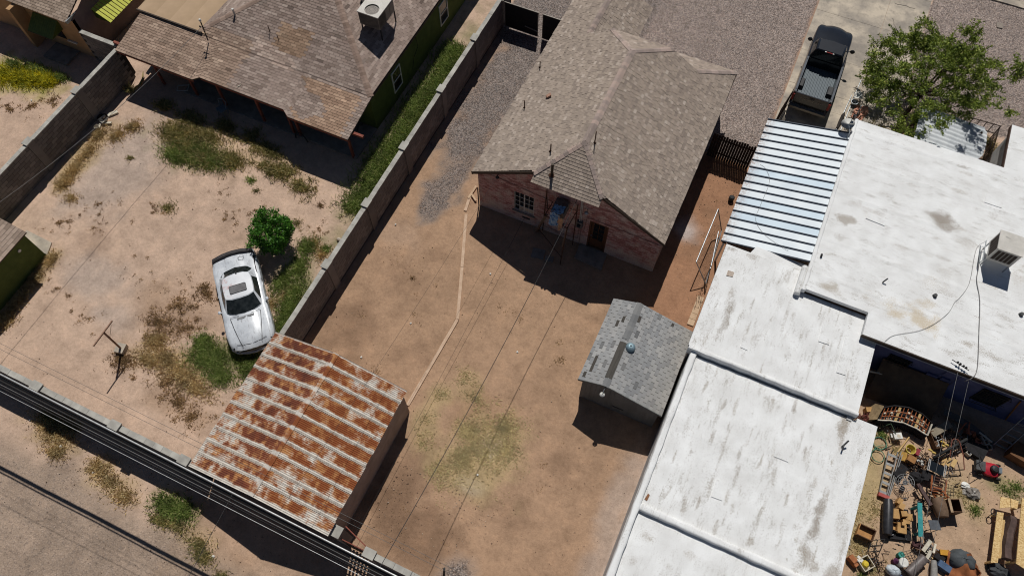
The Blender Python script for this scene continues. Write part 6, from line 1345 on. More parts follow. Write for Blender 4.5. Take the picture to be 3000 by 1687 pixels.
# pavers in a row beside the shed
M_PAVER = pm('tan_paver', srgb(200,172,142), srgb(178,150,122), 5, .9)
pv = MB(); pv.box(-.145,.145,-.15,.15,0,.05); pme = pv.mesh('paver'); pme.materials.append(M_PAVER)
names_ = ['nearest the grey shed','second from the grey shed','third from the grey shed','fourth from the grey shed','farthest from the grey shed']
for k in range(5):
    o = bpy.data.objects.new('paver', pme); COL.objects.link(o); o.location = (1.37,16.1+k*.315,.0); o.rotation_euler = (0,0,U(-.03,.03)); tag(o, 'tan square paver in the row by the white wall, '+names_[k], 'paver', 'pavers along the white wall')
# flush concrete strip crossing the yard
m = MB()
def strip_slab(m, a, b, w, z0, z1):
    d = Vector((b[0]-a[0],b[1]-a[1],0)).normalized(); n_ = Vector((-d.y,d.x,0))*w/2; m.prism([(a[0]-n_.x,a[1]-n_.y),(b[0]-n_.x,b[1]-n_.y),(b[0]+n_.x,b[1]+n_.y),(a[0]+n_.x,a[1]+n_.y)],z0,z1)
M_STRIP = pm('worn_concrete_edging', srgb(206,178,152), srgb(186,156,130), 4, .95)
es = thing('concrete_edging', 'flush pale concrete edging strip crossing the middle yard', 'edging', (-9,12,0)); del es['category']; tag(es, kind='structure')
for a,b in (((-10.32,17.05),(-9.2,14.35)),((-9.19,14.33),(-8.2,11.88)),((-8.2,11.86),(-8.33,7.4)),((-10.6,18.05),(-10.45,17.2))):
    m = MB(); strip_slab(m,a,b,.14,-.05,.05); m.build('edging_length', M_STRIP, es)
tb = thing('timber_offcut', 'two pale timber offcuts lying at the brick house corner', 'timber', (-10.5,18.3,0))
MB().bar((-10.62,17.9,.06),(-10.58,18.7,.06),.1,.06).build('board', M_PAVER, tb); MB().bar((-10.56,18.15,.1),(-10.2,17.9,.1),.09,.05).build('board', M_PAVER, tb)
# loose things in front of the gable
single('concrete_block', MB().rbox(-5.68,16.42,0,.2,.14,.1,15), M_CONC_OLD, 'flat concrete block in the gable shade in front of the window', 'block')
single('stepping_slab', MB().rbox(-6.28,16.5,0,.3,.26,.035,10), M_CONC_OLD, 'dark flat slab in the gable shade left of the concrete block', 'slab')
single('pipe_stub', MB().tube([(-3.87,2.05,0),(-3.88,2.2,.55)],.045,8), M_BLACK, 'short black pipe stub standing near the bottom wall', 'pipe')
single('black_bin', MB().lathe([(.11,0),(.13,.05),(.14,.26),(.1,.3),(.04,.31)],10,(1.05,23.15,0)), M_BLACK, 'small black container beside the carport edge', 'container')
# clothes-line post
M_POSTW = pm('sunbleached_timber', srgb(168,134,112), srgb(132,102,84), 8, .9)
cl_ = thing('clothesline_post', 'timber T-shaped clothesline post with block foot in the sandy yard', 'post', (-20.95,4.4,0))
MB().bar((-20.98,4.42,0),(-20.75,4.42,2.05),.07).build('upright', M_POSTW, cl_); MB().bar((-20.76,5.0,2.08),(-20.72,3.75,2.1),.05,.06).build('cross_arm', M_POSTW, cl_)
MB().rbox(-20.98,4.42,0,.2,.22,.22,12).build('concrete_foot', M_CONC, cl_); MB().tube([(-20.72,4.85,2.03),(-20.85,4.45,1.4)],.008,5).build('line_hook', M_METAL_RUST, cl_)
# covered patio behind the white building
pt = thing('patio_cover', 'rippled white metal patio cover half shaded by the mesquite', 'patio cover', (9.4,29.4,0))
n_ = 46; m = MB(); vs=[]; fs=[]
out_ = [(28.2,10.6),(28.9,10.98),(29.6,11.02),(30.3,10.97),(30.62,10.8)]
for i in range(n_+1):
    y = 28.2+2.4*i/n_; xr = float(np.interp(y,[q[0] for q in out_],[q[1] for q in out_]))
    for j in range(4): vs.append((7.8+(xr-7.8)*j/3, y, 2.25+.03*math.sin(i*2*math.pi/5)-.04*j+.05*math.sin(j*2.0)*.3))
for i in range(n_):
    for j in range(3): a=i*4+j; fs.append((a,a+1,a+5,a+4))
m.add(vs,fs); m.build('cover_sheet', pm('white_sheet_metal', srgb(206,208,208), srgb(178,182,184), 3, .6), pt, smooth=True)
for x,y in ((8.0,30.3),(10.7,30.2)): MB().box(x-.04,x+.04,y-.04,y+.04,0,2.2).build('post', M_DKWOOD, pt)
tf = thing('iron_trellis', 'dark iron trellis fence around the patio cover', 'fence', (11,31.4,0))
def rail_run(a,b,n,z1=1.1):
    A=Vector(a);B=Vector(b)
    for z in (.15,.55,z1): MB().bar((A.x,A.y,z),(B.x,B.y,z),.03).build('rail', M_DKWOOD, tf)
    for i in range(n+1): q=A.lerp(B,i/n); MB().box(q.x-.016,q.x+.016,q.y-.016,q.y+.016,0,z1+.05).build('upright', M_DKWOOD, tf)
rail_run((9.6,32.05,0),(11.9,32.15,0),7); rail_run((11.9,32.1,0),(11.75,29.7,0),12,1.0); rail_run((7.75,29.9,0),(7.7,28.4,0),5)
# satellite dish, poles, pots by the driveway
sd = thing('satellite_dish', 'white satellite dish on the carport corner of the white building', 'satellite dish', (4.7,27.0,2.5))
m = MB(); m.lathe([(.0,.0),(.13,.01),(.24,.03),(.3,.05)],24); o_ = m.build('reflector', M_WHITE, sd, local=True, smooth=True); o_.location = (-.05,.25,.5); o_.rotation_euler = (math.radians(8),math.radians(-14),0)
MB().tube([(4.85,26.8,2.5),(4.85,26.8,2.95),(4.72,27.1,3.05)],.025,7).build('mast', M_GALV, sd); MB().tube([(4.7,27.15,2.95),(4.74,27.5,3.35)],.015,6).build('feed_arm', M_BLACK, sd); MB().rbox(4.74,27.5,3.32,.04,.03,.1,0).build('feed_horn', M_DARKPLASTIC, sd)
M_POLE = pm('umbrella_canvas', srgb(60,54,50), srgb(40,36,34), 6, .9)
um = thing('folded_umbrella', 'folded dark patio umbrella lying along the driveway edge', 'umbrella', (4.75,30.4,.02))
MB().tube([(4.88,32.1,.12),(4.78,30.9,.12),(4.7,29.7,.1),(4.58,28.85,.08)],[.015,.02,.02,.018],7).build('pole', M_GALV, um); MB().tube([(4.8,30.75,.13),(4.78,30.55,.14),(4.73,30.0,.14),(4.69,29.6,.12)],[.03,.09,.085,.05],9).build('canvas', M_POLE, um); MB().lathe([(.09,0),(.09,.1),(.05,.12)],10,(4.68,29.45,.03)).build('hub', M_BLACK, um)
single('steel_pole', MB().tube([(5.1,33.4,.06),(5.02,31.9,.06),(4.9,29.6,.06)],.02,7), M_GALV, 'thin steel pole lying beside the folded umbrella', 'pole')
single('flower_pot', MB().lathe([(.12,0),(.17,.2),(.19,.24),(.16,.24),(.1,.05)],14,(5.1,31.6,0),cap=False), M_GALV, 'grey bucket at the tip of the driveway bed', 'bucket')
ch = thing('garden_chair', 'white metal garden chair above the pink paving by the driveway', 'chair', (5.15,31.9,0))
MB().rbox(5.15,31.9,.4,.2,.2,.03,20).build('seat', M_WHITE, ch); m = MB(); m.tube([(5.0,31.75,.42),(4.98,31.7,.8),(5.15,31.68,.9),(5.3,31.75,.8),(5.3,31.8,.42)],.014,6); m.build('backrest', M_WHITE, ch)
for a,b in ((5.0,31.75),(5.3,31.8),(5.0,32.05),(5.3,32.1)): MB().tube([(a,b,0),(a,b,.4)],.013,6).build('leg', M_WHITE, ch)
m = MB(); m.prism([(5.15,30.2),(5.5,30.1),(5.95,31.35),(5.85,31.75),(5.25,31.6)],0,.04); single('paving_slab', m, pm('pink_paving', srgb(216,160,134), srgb(186,124,102), 3, .9), 'pinkish paving pad beside the driveway', 'paving')
for k,(a,b) in enumerate((((5.45,31.35,.35),(5.3,30.1,.5)),((5.62,31.15,.3),(5.15,30.2,.4)))): single('wood_rail', MB().bar(a,b,.05,.04), M_WOOD_OLD if k else M_GALV, ('slanting pale metal rail','slanting brown timber rail')[k]+' over the pinkish paving pad', 'rail')
single('meter_cover', MB().rbox(11.25,40.65,0,.16,.2,.035,8), pm('plastic_lid', srgb(150,138,126), srgb(128,118,108), 6), 'rectangular utility box lid in the pink gravel', 'lid')
single('paper_scrap', MB().slab([(9.95,32.5,.03),(10.2,32.62,.05),(10.22,32.7,.03),(9.98,32.58,.04)],.004), M_WHITE, 'white scrap of paper on gravel near the patio', 'litter')
# rooftop evaporative cooler
ev = thing('evaporative_cooler', 'beige louvred evaporative cooler on the white flat roof', 'cooler', (12.0,22.8,2.75))
M_EV = pm('cooler_beige', srgb(206,201,192), srgb(188,183,174), 3, .6); x0,x1,y0,y1,z0,z1 = 11.49,12.48,22.3,23.27,3.22,4.12
MB().box(x0+.02,x1-.02,y0+.02,y1-.02,z0,z1-.03).build('cabinet', M_EV, ev); MB().box(x0-.01,x1+.01,y0-.01,y1+.01,z1-.03,z1+.01).build('lid', M_EV, ev)
def louvre_side(fx):
    fr = MB(); 
    for k in range(5): fx(fr, k)
    return fr
for k in range(5):
    a = x0+.1+k*.158; MB().box(a,a+.13,y0+.005,y0+.019,z0+.16,z1-.12).build('louvre', pm('pad_dark', srgb(70,58,50), srgb(48,40,35), 30) if 'pad_dark' not in bpy.data.materials else bpy.data.materials['pad_dark'], ev)
    b = y0+.1+k*.158; MB().box(x0+.005,x0+.019,b,b+.13,z0+.16,z1-.12).build('louvre', bpy.data.materials['pad_dark'], ev)
for x,y in ((x0+.05,y0+.05),(x1-.05,y0+.05),(x0+.05,y1-.05),(x1-.05,y1-.05)): MB().box(x-.02,x+.02,y-.02,y+.02,2.73,z0).build('stand_leg', M_GALV, ev)
m = MB(); m.tube([(x0-.1,y1,2.77),(x0-.1,y0-.1,2.95),(x0-.1,y0-.1,3.2)],.02,6); m.bar((x0-.1,y1,3.21),(x0-.1,y0-.1,3.21),.03); m.build('stand_rail', M_GALV, ev)
m = MB(); m.slab([(x0+.22,y1-.24,z1+.0125),(x0+.32,y1-.27,z1+.0125),(x0+.32,y1-.29,z1+.0125),(x0+.22,y1-.26,z1+.0125)],.001); m.slab([(x0+.33,y1-.28,z1+.0125),(x0+.42,y1-.31,z1+.0125),(x0+.42,y1-.32,z1+.0125),(x0+.33,y1-.29,z1+.0125)],.001); m.build('maker_mark', M_BLACK, ev)
def lay_cable(name, pts, r, mat, label, cat='cable'):
    P=[Vector(q) for q in pts]; out=[]
    for i in range(len(P)-1):
        p0=P[max(i-1,0)];p1=P[i];p2=P[i+1];p3=P[min(i+2,len(P)-1)]
        for k in range(5):
            t_=k/5; out.append(.5*((2*p1)+(-p0+p2)*t_+(2*p0-5*p1+4*p2-p3)*t_*t_+(-p0+3*p1-3*p2+p3)*t_**3))
    out.append(P[-1]); return single(name, MB().tube(out,r,6), mat, label, cat, smooth=True)
M_CABLE = pm('grey_cable', srgb(150,147,143), srgb(124,121,118), 6, .7, bump=0)
lay_cable('roof_cable', [(11.52,23.21,3.00),(11.40,22.79,2.79),(11.47,22.03,2.79),(11.50,21.45,2.79),(11.77,20.51,2.79),(11.97,18.96,2.79),(12.09,18.03,2.79),(12.14,17.30,2.79),(12.02,16.94,2.75),(11.92,16.89,2.45)],.015,M_CABLE,'thick grey cable from cooler straight down the white roof to eave')
lay_cable('roof_cable', [(11.50,23.42,3.00),(11.30,23.21,2.78),(11.23,22.69,2.78),(11.24,21.19,2.78),(10.98,20.31,2.78),(10.84,20.05,2.78),(10.70,19.48,2.78),(10.29,18.75,2.78),(9.74,18.13,2.78),(8.87,17.51,2.78),(8.60,17.10,2.77),(8.55,16.97,2.45)],.008,M_CABLE,'thin cable curving across the stained white roof')
lay_cable('roof_cable', [(1.65,24.2,1.93),(1.95,24.0,2.02),(2.3,23.3,2.1),(2.28,21.9,2.1),(2.32,21.0,2.1),(2.95,20.3,2.24),(4.0,19.8,2.5)],.006,M_CABLE,'thin loose wire curling over the ribbed carport roof')
# ================================================================ overhead lines
M_WIRE_BLK = pm('black_wire', (.012,.012,.013), (.02,.02,.02), 6, .45, bump=0); M_WIRE_ALU = pm('aluminium_wire', srgb(196,196,194), srgb(168,168,166), 8, .4, .3, bump=0); M_WIRE_GREY = pm('grey_wire', srgb(112,110,108), srgb(90,88,86), 8, .5, .2, bump=0)
def wire(pts, r, mat, label, sag=0.0, n=24):
    a=Vector(pts[0]); b=Vector(pts[1]); P=[]
    for i in range(n+1): t_=i/n; q=a.lerp(b,t_); q.z -= sag*4*t_*(1-t_); P.append(q)
    return single('overhead_line', MB().tube(P,r,6,cap=False), mat, label, 'wire', 'overhead lines', base=tuple(pts[0]), smooth=True)
wire(((-36,1.12,5.34),(6,1.0,4.94)), .03, M_WIRE_ALU, 'bright bare aluminium line along the top of the alley bundle', .25)
wire(((-36,1.02,5.2),(6,.94,4.8)), .045, M_WIRE_BLK, 'thickest black cable of the alley bundle', .25)
wire(((-36,.92,5.15),(6,.84,4.75)), .032, M_WIRE_BLK, 'second black cable of the alley bundle, below the thickest', .25)
wire(((-36,.80,5.2),(6,.74,4.85)), .014, M_WIRE_GREY, 'grey cable in the middle of the alley bundle', .3)
wire(((-36,.72,5.0),(6,.66,4.7)), .022, M_WIRE_BLK, 'thin black cable under the grey one in the alley bundle', .3)
wire(((-36,.56,6.5),(6,.54,5.5)), .009, M_WIRE_ALU, 'thin pale line set apart below the alley bundle', .1)
wire(((-36,1.86,7.6),(6,1.78,7.4)), .0055, M_WIRE_GREY, 'fine pale line over the shed, upper of two parallel', .1)
wire(((-36,1.68,7.6),(6,1.64,7.4)), .0055, M_WIRE_GREY, 'fine pale line over the shed, lower of two parallel', .1)
wire(((-5.02,17.45,4.0),(-5.24,1.05,4.85)), .012, M_WIRE_BLK, 'black twisted service drop from the brick gable to the alley bundle', .75)
wire(((-7.5,17.7,.75),(-7.55,1.6,.7)), .006, M_WIRE_BLK, 'thin low wire from the brick wall vent to the alley gate', .25)
wire(((-8.89,17.65,3.2),(-9.15,1.15,4.9)), .005, M_WIRE_BLK, 'thin telephone wire from gable lamp over the rusty roof', .4)
wire(((-25.85,19.45,3.6),(-26.6,.8,6.6)), .01, M_WIRE_GREY, 'service drop from the olive house mast across the sandy yard', .85)
wire(((11.45,16.92,2.85),(11.35,7.2,2.9)), .008, M_WIRE_GREY, 'wire from roof bracket over the cluttered yard, left one', .1)
wire(((12.0,16.88,2.6),(11.85,7.2,2.6)), .007, M_WIRE_GREY, 'wire from roof cable over the cluttered yard, right one', .1)
wire(((-10.9,1.0,4.9),(-9.5,-7,7)), .009, M_WIRE_BLK, 'black branch wire leaving the alley bundle towards the bottom edge', .1)
br_ = thing('wire_bracket', 'black insulator bracket on the edge of the white roof', 'bracket', (11.48,17.2,2.75))
MB().bar((11.14,17.35,2.88),(11.83,17.15,2.88),.025).build('bracket_bar', M_BLACK, br_)
for x in (11.35,11.45,11.58,11.68): MB().lathe([(.02,-.06),(.045,-.03),(.025,0),(.045,.03),(.02,.06)],8,(x,17.26-(x-11.48)*.3,2.92)).build('insulator', M_BLACK, br_)
MB().tube([(11.48,17.3,2.73),(11.48,17.26,2.88)],.02,6).build('bracket_foot', M_BLACK, br_)

# ================================================================ left yard odds and ends
M_SCRAPW = pm('white_scrap', srgb(214,206,188), srgb(184,174,154), 6, .8)
def solo(name, mb, mat, label, cat, **k): return single(name, mb, mat, label, cat, **k)
solo('slatted_crate', MB().rbox(-30.12,14.5,0,.2,.16,.16,30), M_DKWOOD, 'dark slatted scrap against the shaded wall, in the white scrap pile', 'scrap')
solo('plastic_tray', MB().add([(-30.1,14.2,.22),(-29.75,14.15,.2),(-29.65,14.5,.22),(-29.98,14.62,.24),(-30.02,14.28,.05),(-29.8,14.24,.05),(-29.73,14.44,.05),(-29.93,14.52,.05)],[(4,5,6,7),(0,1,5,4),(1,2,6,5),(2,3,7,6),(3,0,4,7)]), pm('grey_tray', srgb(176,172,164), srgb(140,136,130), 6), 'grey plastic tray in the white scrap pile by the wall', 'tray')
solo('foam_board', MB().rbox(-29.72,14.28,0,.06,.3,.1,-62).rbox(-29.9,14.05,.02,.05,.2,.08,25), M_SCRAPW, 'cream foam edge pieces in front of the grey tray', 'foam')
solo('foam_board', MB().rbox(-29.8,14.95,0,.1,.26,.09,-35), M_SCRAPW, 'cream foam slab right of the grey tray by the wall', 'foam')
solo('bucket', MB().lathe([(.1,0),(.13,.2),(.12,.2),(.09,.02)],12,(-29.9,13.85,0),cap=False), M_SCRAPW, 'small white bucket left of the grey tray by the wall', 'bucket')
solo('leaning_board', MB().bar((-29.36,17.6,.55),(-29.28,18.4,.75),.2,.03), M_SCRAPW, 'white board leaning out of the porch shade', 'board')
solo('fallen_branch', MB().tube([(-29.87,16.75,.04),(-29.7,17.1,.1),(-29.8,17.5,.12),(-29.97,17.85,.25)],[.05,.06,.05,.02],7), M_MIX, 'weedy fallen branch under the white leaning board', 'branch')
clump(-30.0,16.6,.25,.35,M_MIX,'weed growing at the corner of shaded wall and porch',220)
fr_ = MB()
for a,b in (((-27.76,17.88),(-27.25,18.15)),((-27.25,18.15),(-27.1,17.8)),((-27.1,17.8),(-27.6,17.55)),((-27.6,17.55),(-27.76,17.88))): fr_.bar((a[0],a[1],.15),(b[0],b[1],.15),.04,.03)
solo('picture_frame', fr_, M_STEELWIN, 'empty grey frame lying in the porch shade', 'frame')
gc = thing('garden_chair', 'grey plastic chair on the weeds by the porch edge', 'chair', (-24.55,17.45,0))
M_GREYP = pm('grey_plastic', srgb(120,130,136), srgb(98,106,112), 6, .5)
MB().rbox(-24.55,17.4,.38,.22,.22,.03,-20).build('seat', M_GREYP, gc); m = MB(); m.tube([(-24.78,17.55,.4),(-24.8,17.62,.75),(-24.55,17.7,.85),(-24.32,17.62,.75),(-24.35,17.5,.4)],.025,6); m.build('backrest', M_GREYP, gc)
for a,b in ((-24.74,17.22),(-24.38,17.2),(-24.74,17.56),(-24.38,17.54)): MB().tube([(a,b,0),(a,b,.4)],.02,6).build('leg', M_GREYP, gc)
bk = thing('bicycle', 'dark bicycle standing at the porch end wall', 'bicycle', (-17.6,19.5,.1))
for y in (19.15,19.7):
    m = MB(); m.tube([(-17.6,y+.3*math.cos(2*math.pi*k/18)*.8,.42+.3*math.sin(2*math.pi*k/18)) for k in range(19)],.02,5,cap=False); m.build('wheel', M_TYRE, bk)
m = MB(); m.tube([(-17.6,19.15,.42),(-17.6,19.3,.85),(-17.6,19.6,.8),(-17.6,19.7,.42),(-17.6,19.45,.42),(-17.6,19.3,.85)],.016,5); m.tube([(-17.82,19.28,.98),(-17.38,19.28,.98)],.014,5); m.build('frame', M_METAL_RUST, bk); MB().blob((-17.6,19.6,.9),.06,.12,.03,8,4).build('saddle', M_BLACK, bk)
solo('hoop', MB().tube([(-20.3+.35*(1-math.cos(math.pi*k/10)),17.6,.55*math.sin(math.pi*k/10)) for k in range(11)],.03,6), M_BLACK, 'black hoop standing between the twin porch posts', 'hoop')
solo('twig', MB().bar((-23.1,17.75,2.30),(-22.98,17.9,2.33),.03), M_SCRAPW, 'pale stick lying on the porch roof edge', 'stick')
gl = thing('grill', 'grey barbecue grill beyond the shaded wall', 'grill', (-31.2,16.6,0))
MB().rbox(-31.25,16.6,.45,.38,.25,.3,15).build('lid', M_GREYP, gl)
for a,b in ((-31.5,16.4),(-31.0,16.4),(-31.5,16.8),(-31.0,16.8)): MB().tube([(a,b,0),(a,b,.45)],.02,6).build('leg', M_BLACK, gl)
m = MB()
for a,b in (((-32.3,15.75,.02),(-31.3,15.9,.1)),((-32.3,15.75,.02),(-31.5,15.5,.2)),((-32.1,15.9,.02),(-31.4,15.5,.1)),((-31.9,15.5,.05),(-31.2,15.9,.25))): m.tube([a,b],.02,5)
solo('tube_frame', m, M_METAL_RUST, 'folded rusty tube frame beyond the shaded wall', 'frame')
rt = random.Random(77)
for k,(x,y,lb) in enumerate(((-22.48,.21,'white litter scrap in the alley near the left edge'),(-20.56,-.14,'white litter scrap on dry alley grass, middle one'),(-18.64,-.44,'white litter scrap on dry alley grass, right one'),(-12.29,-1.1,'crumpled clear plastic in the alley weeds'),(-10.4,-2.0,'white litter scrap at the edge of the shed shade'),(-34.3,13.9,'white litter scrap below the yellow flowers'),(-7.86,14.59,'white scrap in the middle yard near the gable shade'),(-5.11,11.56,'white scrap in the middle of the middle yard'),(-10.02,10.84,'small white scrap left of the concrete edging'),(-13.14,15.12,'small white scrap near the long block wall'),(-11.21,8.5,'small white scrap near the rusty roof peak'),(-4.35,6.0,'white scrap at the straw patch foot'))):
    m = MB(); m.blob((x,y,.025),.07 if k in(3,) else .045,.05,.025,7,4,.35,rnd=rt); solo('litter', m, M_WHITE, lb, 'litter', group='scraps of litter')
# ================================================================ the cluttered yard (lower right)
def PMX(n, a, b=None, **k): return bpy.data.materials.get(n) or pm(n, srgb(*a), srgb(*b) if b else None, **k)
M_CARDB = PMX('cardboard', (190,150,98), (164,126,80), scale=4, rough=.9); M_PINE = PMX('raw_pine', (206,174,120), (180,146,96), scale=5, rough=.85); M_ORANGEW = PMX('orange_wood', (166,98,58), (128,72,42), scale=6); M_BROWNW = PMX('brown_wood', (112,82,58), (84,60,44), scale=6)
M_DKFAB = PMX('dark_fabric', (44,42,44), (30,29,30), scale=6, rough=.95); M_BURLAP = PMX('burlap', (176,152,116), (142,120,90), scale=8, rough=.95); M_ALU = PMX('dull_aluminium', (160,160,158), (128,128,126), scale=6, rough=.45, metal=.4)
t = NT('oriented_strand_board'); p = t.pos((1,1,1)); vv = t.n('ShaderNodeTexVoronoi'); t.l(t.pos((9,22,9)), vv.inputs['Vector']); vv.inputs['Scale'].default_value = 2.0; sp_ = t.n('ShaderNodeSeparateColor'); t.l(vv.outputs['Color'], sp_.inputs[0])
M_OSB = t.fin(t.ramp(sp_.outputs[0], [(0,srgb(172,136,86)),(.4,srgb(206,174,120)),(.8,srgb(224,196,144)),(1,srgb(190,150,96))]), .8)
# step ladder on its side
la = thing('step_ladder', 'aluminium step ladder with red cap lying beside the white wall', 'ladder', (10.7,12.9,0))
MB().bar((10.5,13.78,.32),(10.58,11.98,.12),.03,.09).build('rail', M_ALU, la); MB().bar((10.84,13.9,.34),(10.86,12.02,.12),.03,.09).build('rail', M_ALU, la)
for k in range(5): u=k/4.6+.06; y=13.78-1.8*u; z=.32-.2*u; MB().box(10.53+.03*u,10.84,y-.05,y+.05,z-.015,z+.015).build('step', M_ALU, la)
MB().bar((10.98,13.98,.3),(10.92,12.05,.14),.03,.05).build('rear_rail', M_ALU, la); MB().bar((11.06,13.9,.26),(10.98,12.05,.12),.03,.05).build('rear_rail', M_ALU, la)
MB().box(10.55,10.97,11.9,12.04,.06,.2).build('top_cap', PMX('red_cap', (178,92,84), (150,70,64)), la)
hs = [] 
rt = random.Random(21); cx_,cy_ = 10.22,14.05
for k in range(70):
    a = k*.33; r = .26+.05*math.sin(k*.31); hs.append((cx_+r*math.cos(a)+(.0 if k<38 else .05), cy_+(0 if k<38 else -.55*(min(1,(k-38)/8)))+r*math.sin(a)*(1.0), .03+.0012*k))
solo('garden_hose', MB().tube(hs,.016,6), PMX('hose_green', (74,132,104), (58,108,86), rough=.5), 'coiled green garden hose beside the white wall', 'hose', smooth=True)
wj = thing('plastic_jug', 'white plastic container with round mark below the upturned sofa', 'container', (10.73,14.6,0))
MB().rbox(10.73,14.6,.12,.17,.13,.2,28).build('body', M_WHITE, wj); MB().rbox(10.5,14.52,.16,.03,.08,.12,28).build('handle', M_WHITE, wj); MB().lathe([(.07,0),(.075,.006),(.06,.008)],16,(10.76,14.6,.322)).build('cap', M_SCRAPW, wj)
solo('timber_stick', MB().bar((11.24,14.85,.08),(10.82,13.75,.16),.05,.04), M_PINE, 'pale wooden stick leaning towards the step ladder', 'stick')
# upturned curved sofa
so = thing('upturned_sofa', 'upturned curved sofa showing its wooden slats and dark dust cloth', 'sofa', (10.7,15.2,0))
mid_ = [(9.75,15.05),(10.2,15.3),(10.75,15.45),(11.3,15.42),(11.75,15.25)]
def sofa_pt(u, v, z):   # u along 0..1, v across -1..1
    i = min(int(u*4),3); f = u*4-i; x = mid_[i][0]*(1-f)+mid_[i+1][0]*f; y = mid_[i][1]*(1-f)+mid_[i+1][1]*f; w = .36*(1-.25*abs(2*u-1)**3); return (x, y+v*w, z+.12*v)
m = MB(); rr_ = []
for i in range(17):
    u = i/16; rr_.append([sofa_pt(u,-1,0.02),sofa_pt(u,-1.06,.3),sofa_pt(u,-1,.55),sofa_pt(u,-.85,.6),sofa_pt(u,-.8,.5),sofa_pt(u,.8,.52),sofa_pt(u,.85,.66),sofa_pt(u,1.02,.6),sofa_pt(u,1.1,.3),sofa_pt(u,1,.02)])
m.loft(rr_); m.build('upholstery', M_DKFAB, so, smooth=50)
m = MB(); m.loft([[(9.72+dx,15.05+dy,z) for dx,dy,z in ((-.28*s_,-.36*s_,.02),(-.3*s_,-.38*s_,.55),(-.05,-.3*s_,.72),(.05,.34*s_,.8),(-.22*s_,.4*s_,.6),(-.25*s_,.4*s_,.02))] for s_ in (1.0,.75)]); m.build('arm_cloth', M_BURLAP, so, smooth=50)
m = MB(); m.tube([sofa_pt(i/24,-.86,.62) for i in range(25)],.035,6); m.tube([sofa_pt(1,-.86+1.7*i/8,.62) for i in range(9)],.035,6); m.build('frayed_edge', M_SCRAPW, so)
for i in range(13): u=.06+.88*i/12; MB().bar(sofa_pt(u,-.82,.60),sofa_pt(u,.8,.62),.10 if i in (4,9) else .03,.025).build('slat', M_PINE if i in (4,9) else M_ORANGEW, so)
for v in (-.3,.25):
    for i in range(8): MB().bar(sofa_pt(.05+.9*i/8,v,.63),sofa_pt(.05+.9*(i+1)/8,v,.63),.03,.02).build('long_slat', M_ORANGEW, so)
rt = random.Random(4)
for i in range(22): u=.08+.84*rt.random(); v=rt.uniform(-.75,.7); a=sofa_pt(u,v,.52); MB().rbox(a[0],a[1],a[2]+.0,.04,.06,.012,rt.uniform(-30,30)).build('padding_tuft', M_SCRAPW, so)
m = MB(); m.tube([(10.0,14.72,.05),(10.3,14.9,.5),(10.6,14.65,.35),(10.85,14.45,.1)],.015,5); solo('green_stake', m, PMX('green_stake_paint', (96,120,92), (70,90,68)), 'bent green stake against the upturned sofa', 'stake')
m = MB(); rt = random.Random(9)
for k in range(60): a=Vector((9.4+rt.gauss(0,.16),14.85+rt.gauss(0,.14),.05+rt.random()*.22)); d=Vector((rt.gauss(0,1),rt.gauss(0,1),rt.gauss(0,.3))).normalized()*.16; m.tube([a-d,a+d],.014,4)
solo('rope_heap', m, PMX('dull_red_rope', (140,84,74), (104,60,54)), 'heap of dull red rope left of the upturned sofa', 'rope')
solo('crate_box', MB().rbox(9.45,15.25,0,.17,.1,.32,25), M_CARDB, 'small wooden box behind the red rope heap', 'box')
solo('plywood_sheet', MB().slab([(9.2,15.85,.02),(11.95,15.95,.02),(11.85,17.2,1.3),(9.15,17.2,1.3)],.02), PMX('old_plywood', (112,92,70), (82,66,52), scale=2), 'big brown plywood sheet leaning on the navy wall', 'plywood')
solo('white_pipes', MB().tube([(8.5,16.4,1.0),(9.2,16.6,1.1)],.03,6).tube([(8.5,16.5,1.05),(9.3,16.55,1.15)],.025,6), M_SCRAPW, 'two white pipes poking from under the white roof edge', 'pipe')
solo('concrete_plank', MB().bar((12.0,15.28,.25),(12.55,15.98,.4),.3,.05), PMX('grey_board', (150,138,118), (122,112,96)), 'grey board lying right of the upturned sofa', 'board')
solo('concrete_plank', MB().bar((12.6,15.95,.35),(13.12,15.8,.25),.26,.05), PMX('grey_board2', (122,112,96), (98,90,78)), 'shorter grey board under the bent red pipe', 'board')
solo('bent_pipe', MB().tube([(12.95,15.75,.2),(13.0,16.1,.75),(13.1,16.15,.8),(13.2,15.95,.6),(13.4,15.85,.3)],.03,7), PMX('red_oxide_pipe', (140,84,68), (110,64,52)), 'bent red oxide pipe over the grey boards', 'pipe')
solo('curved_panel', MB().loft([[(12.2+2.3*i/8,16.5-.45*i/8+.12*math.sin(i*.4),.5-.35*i/8),(12.25+2.3*i/8,16.3-.45*i/8+.12*math.sin(i*.4),.35-.3*i/8),(12.25+2.3*i/8,16.28-.45*i/8+.12*math.sin(i*.4),.32-.3*i/8),(12.2+2.3*i/8,16.48-.45*i/8+.12*math.sin(i*.4),.46-.35*i/8)] for i in range(9)]), PMX('dull_grey_plastic', (92,90,88), (70,68,66)), 'long curved grey panel along the navy wall', 'panel')  # mid-grey plastic blotched with a darker grey
M_RBRICK = [PMX('brick_red', (176,104,80), (146,84,64)), PMX('brick_pink', (198,150,126), (168,122,102)), PMX('brick_orange', (196,112,70), (160,88,54))]
rt = random.Random(14)
for k in range(12): solo('loose_brick', MB().rbox(13.65+rt.uniform(-.42,.42),15.92+rt.uniform(-.25,.25),rt.choice((.0,.12,.2)),.11,.055,.065,rt.uniform(0,180)), M_RBRICK[k%3], ('red','pink','orange')[k%3]+' loose brick in the pile at the ladder foot', 'brick', group='loose bricks at the ladder foot')
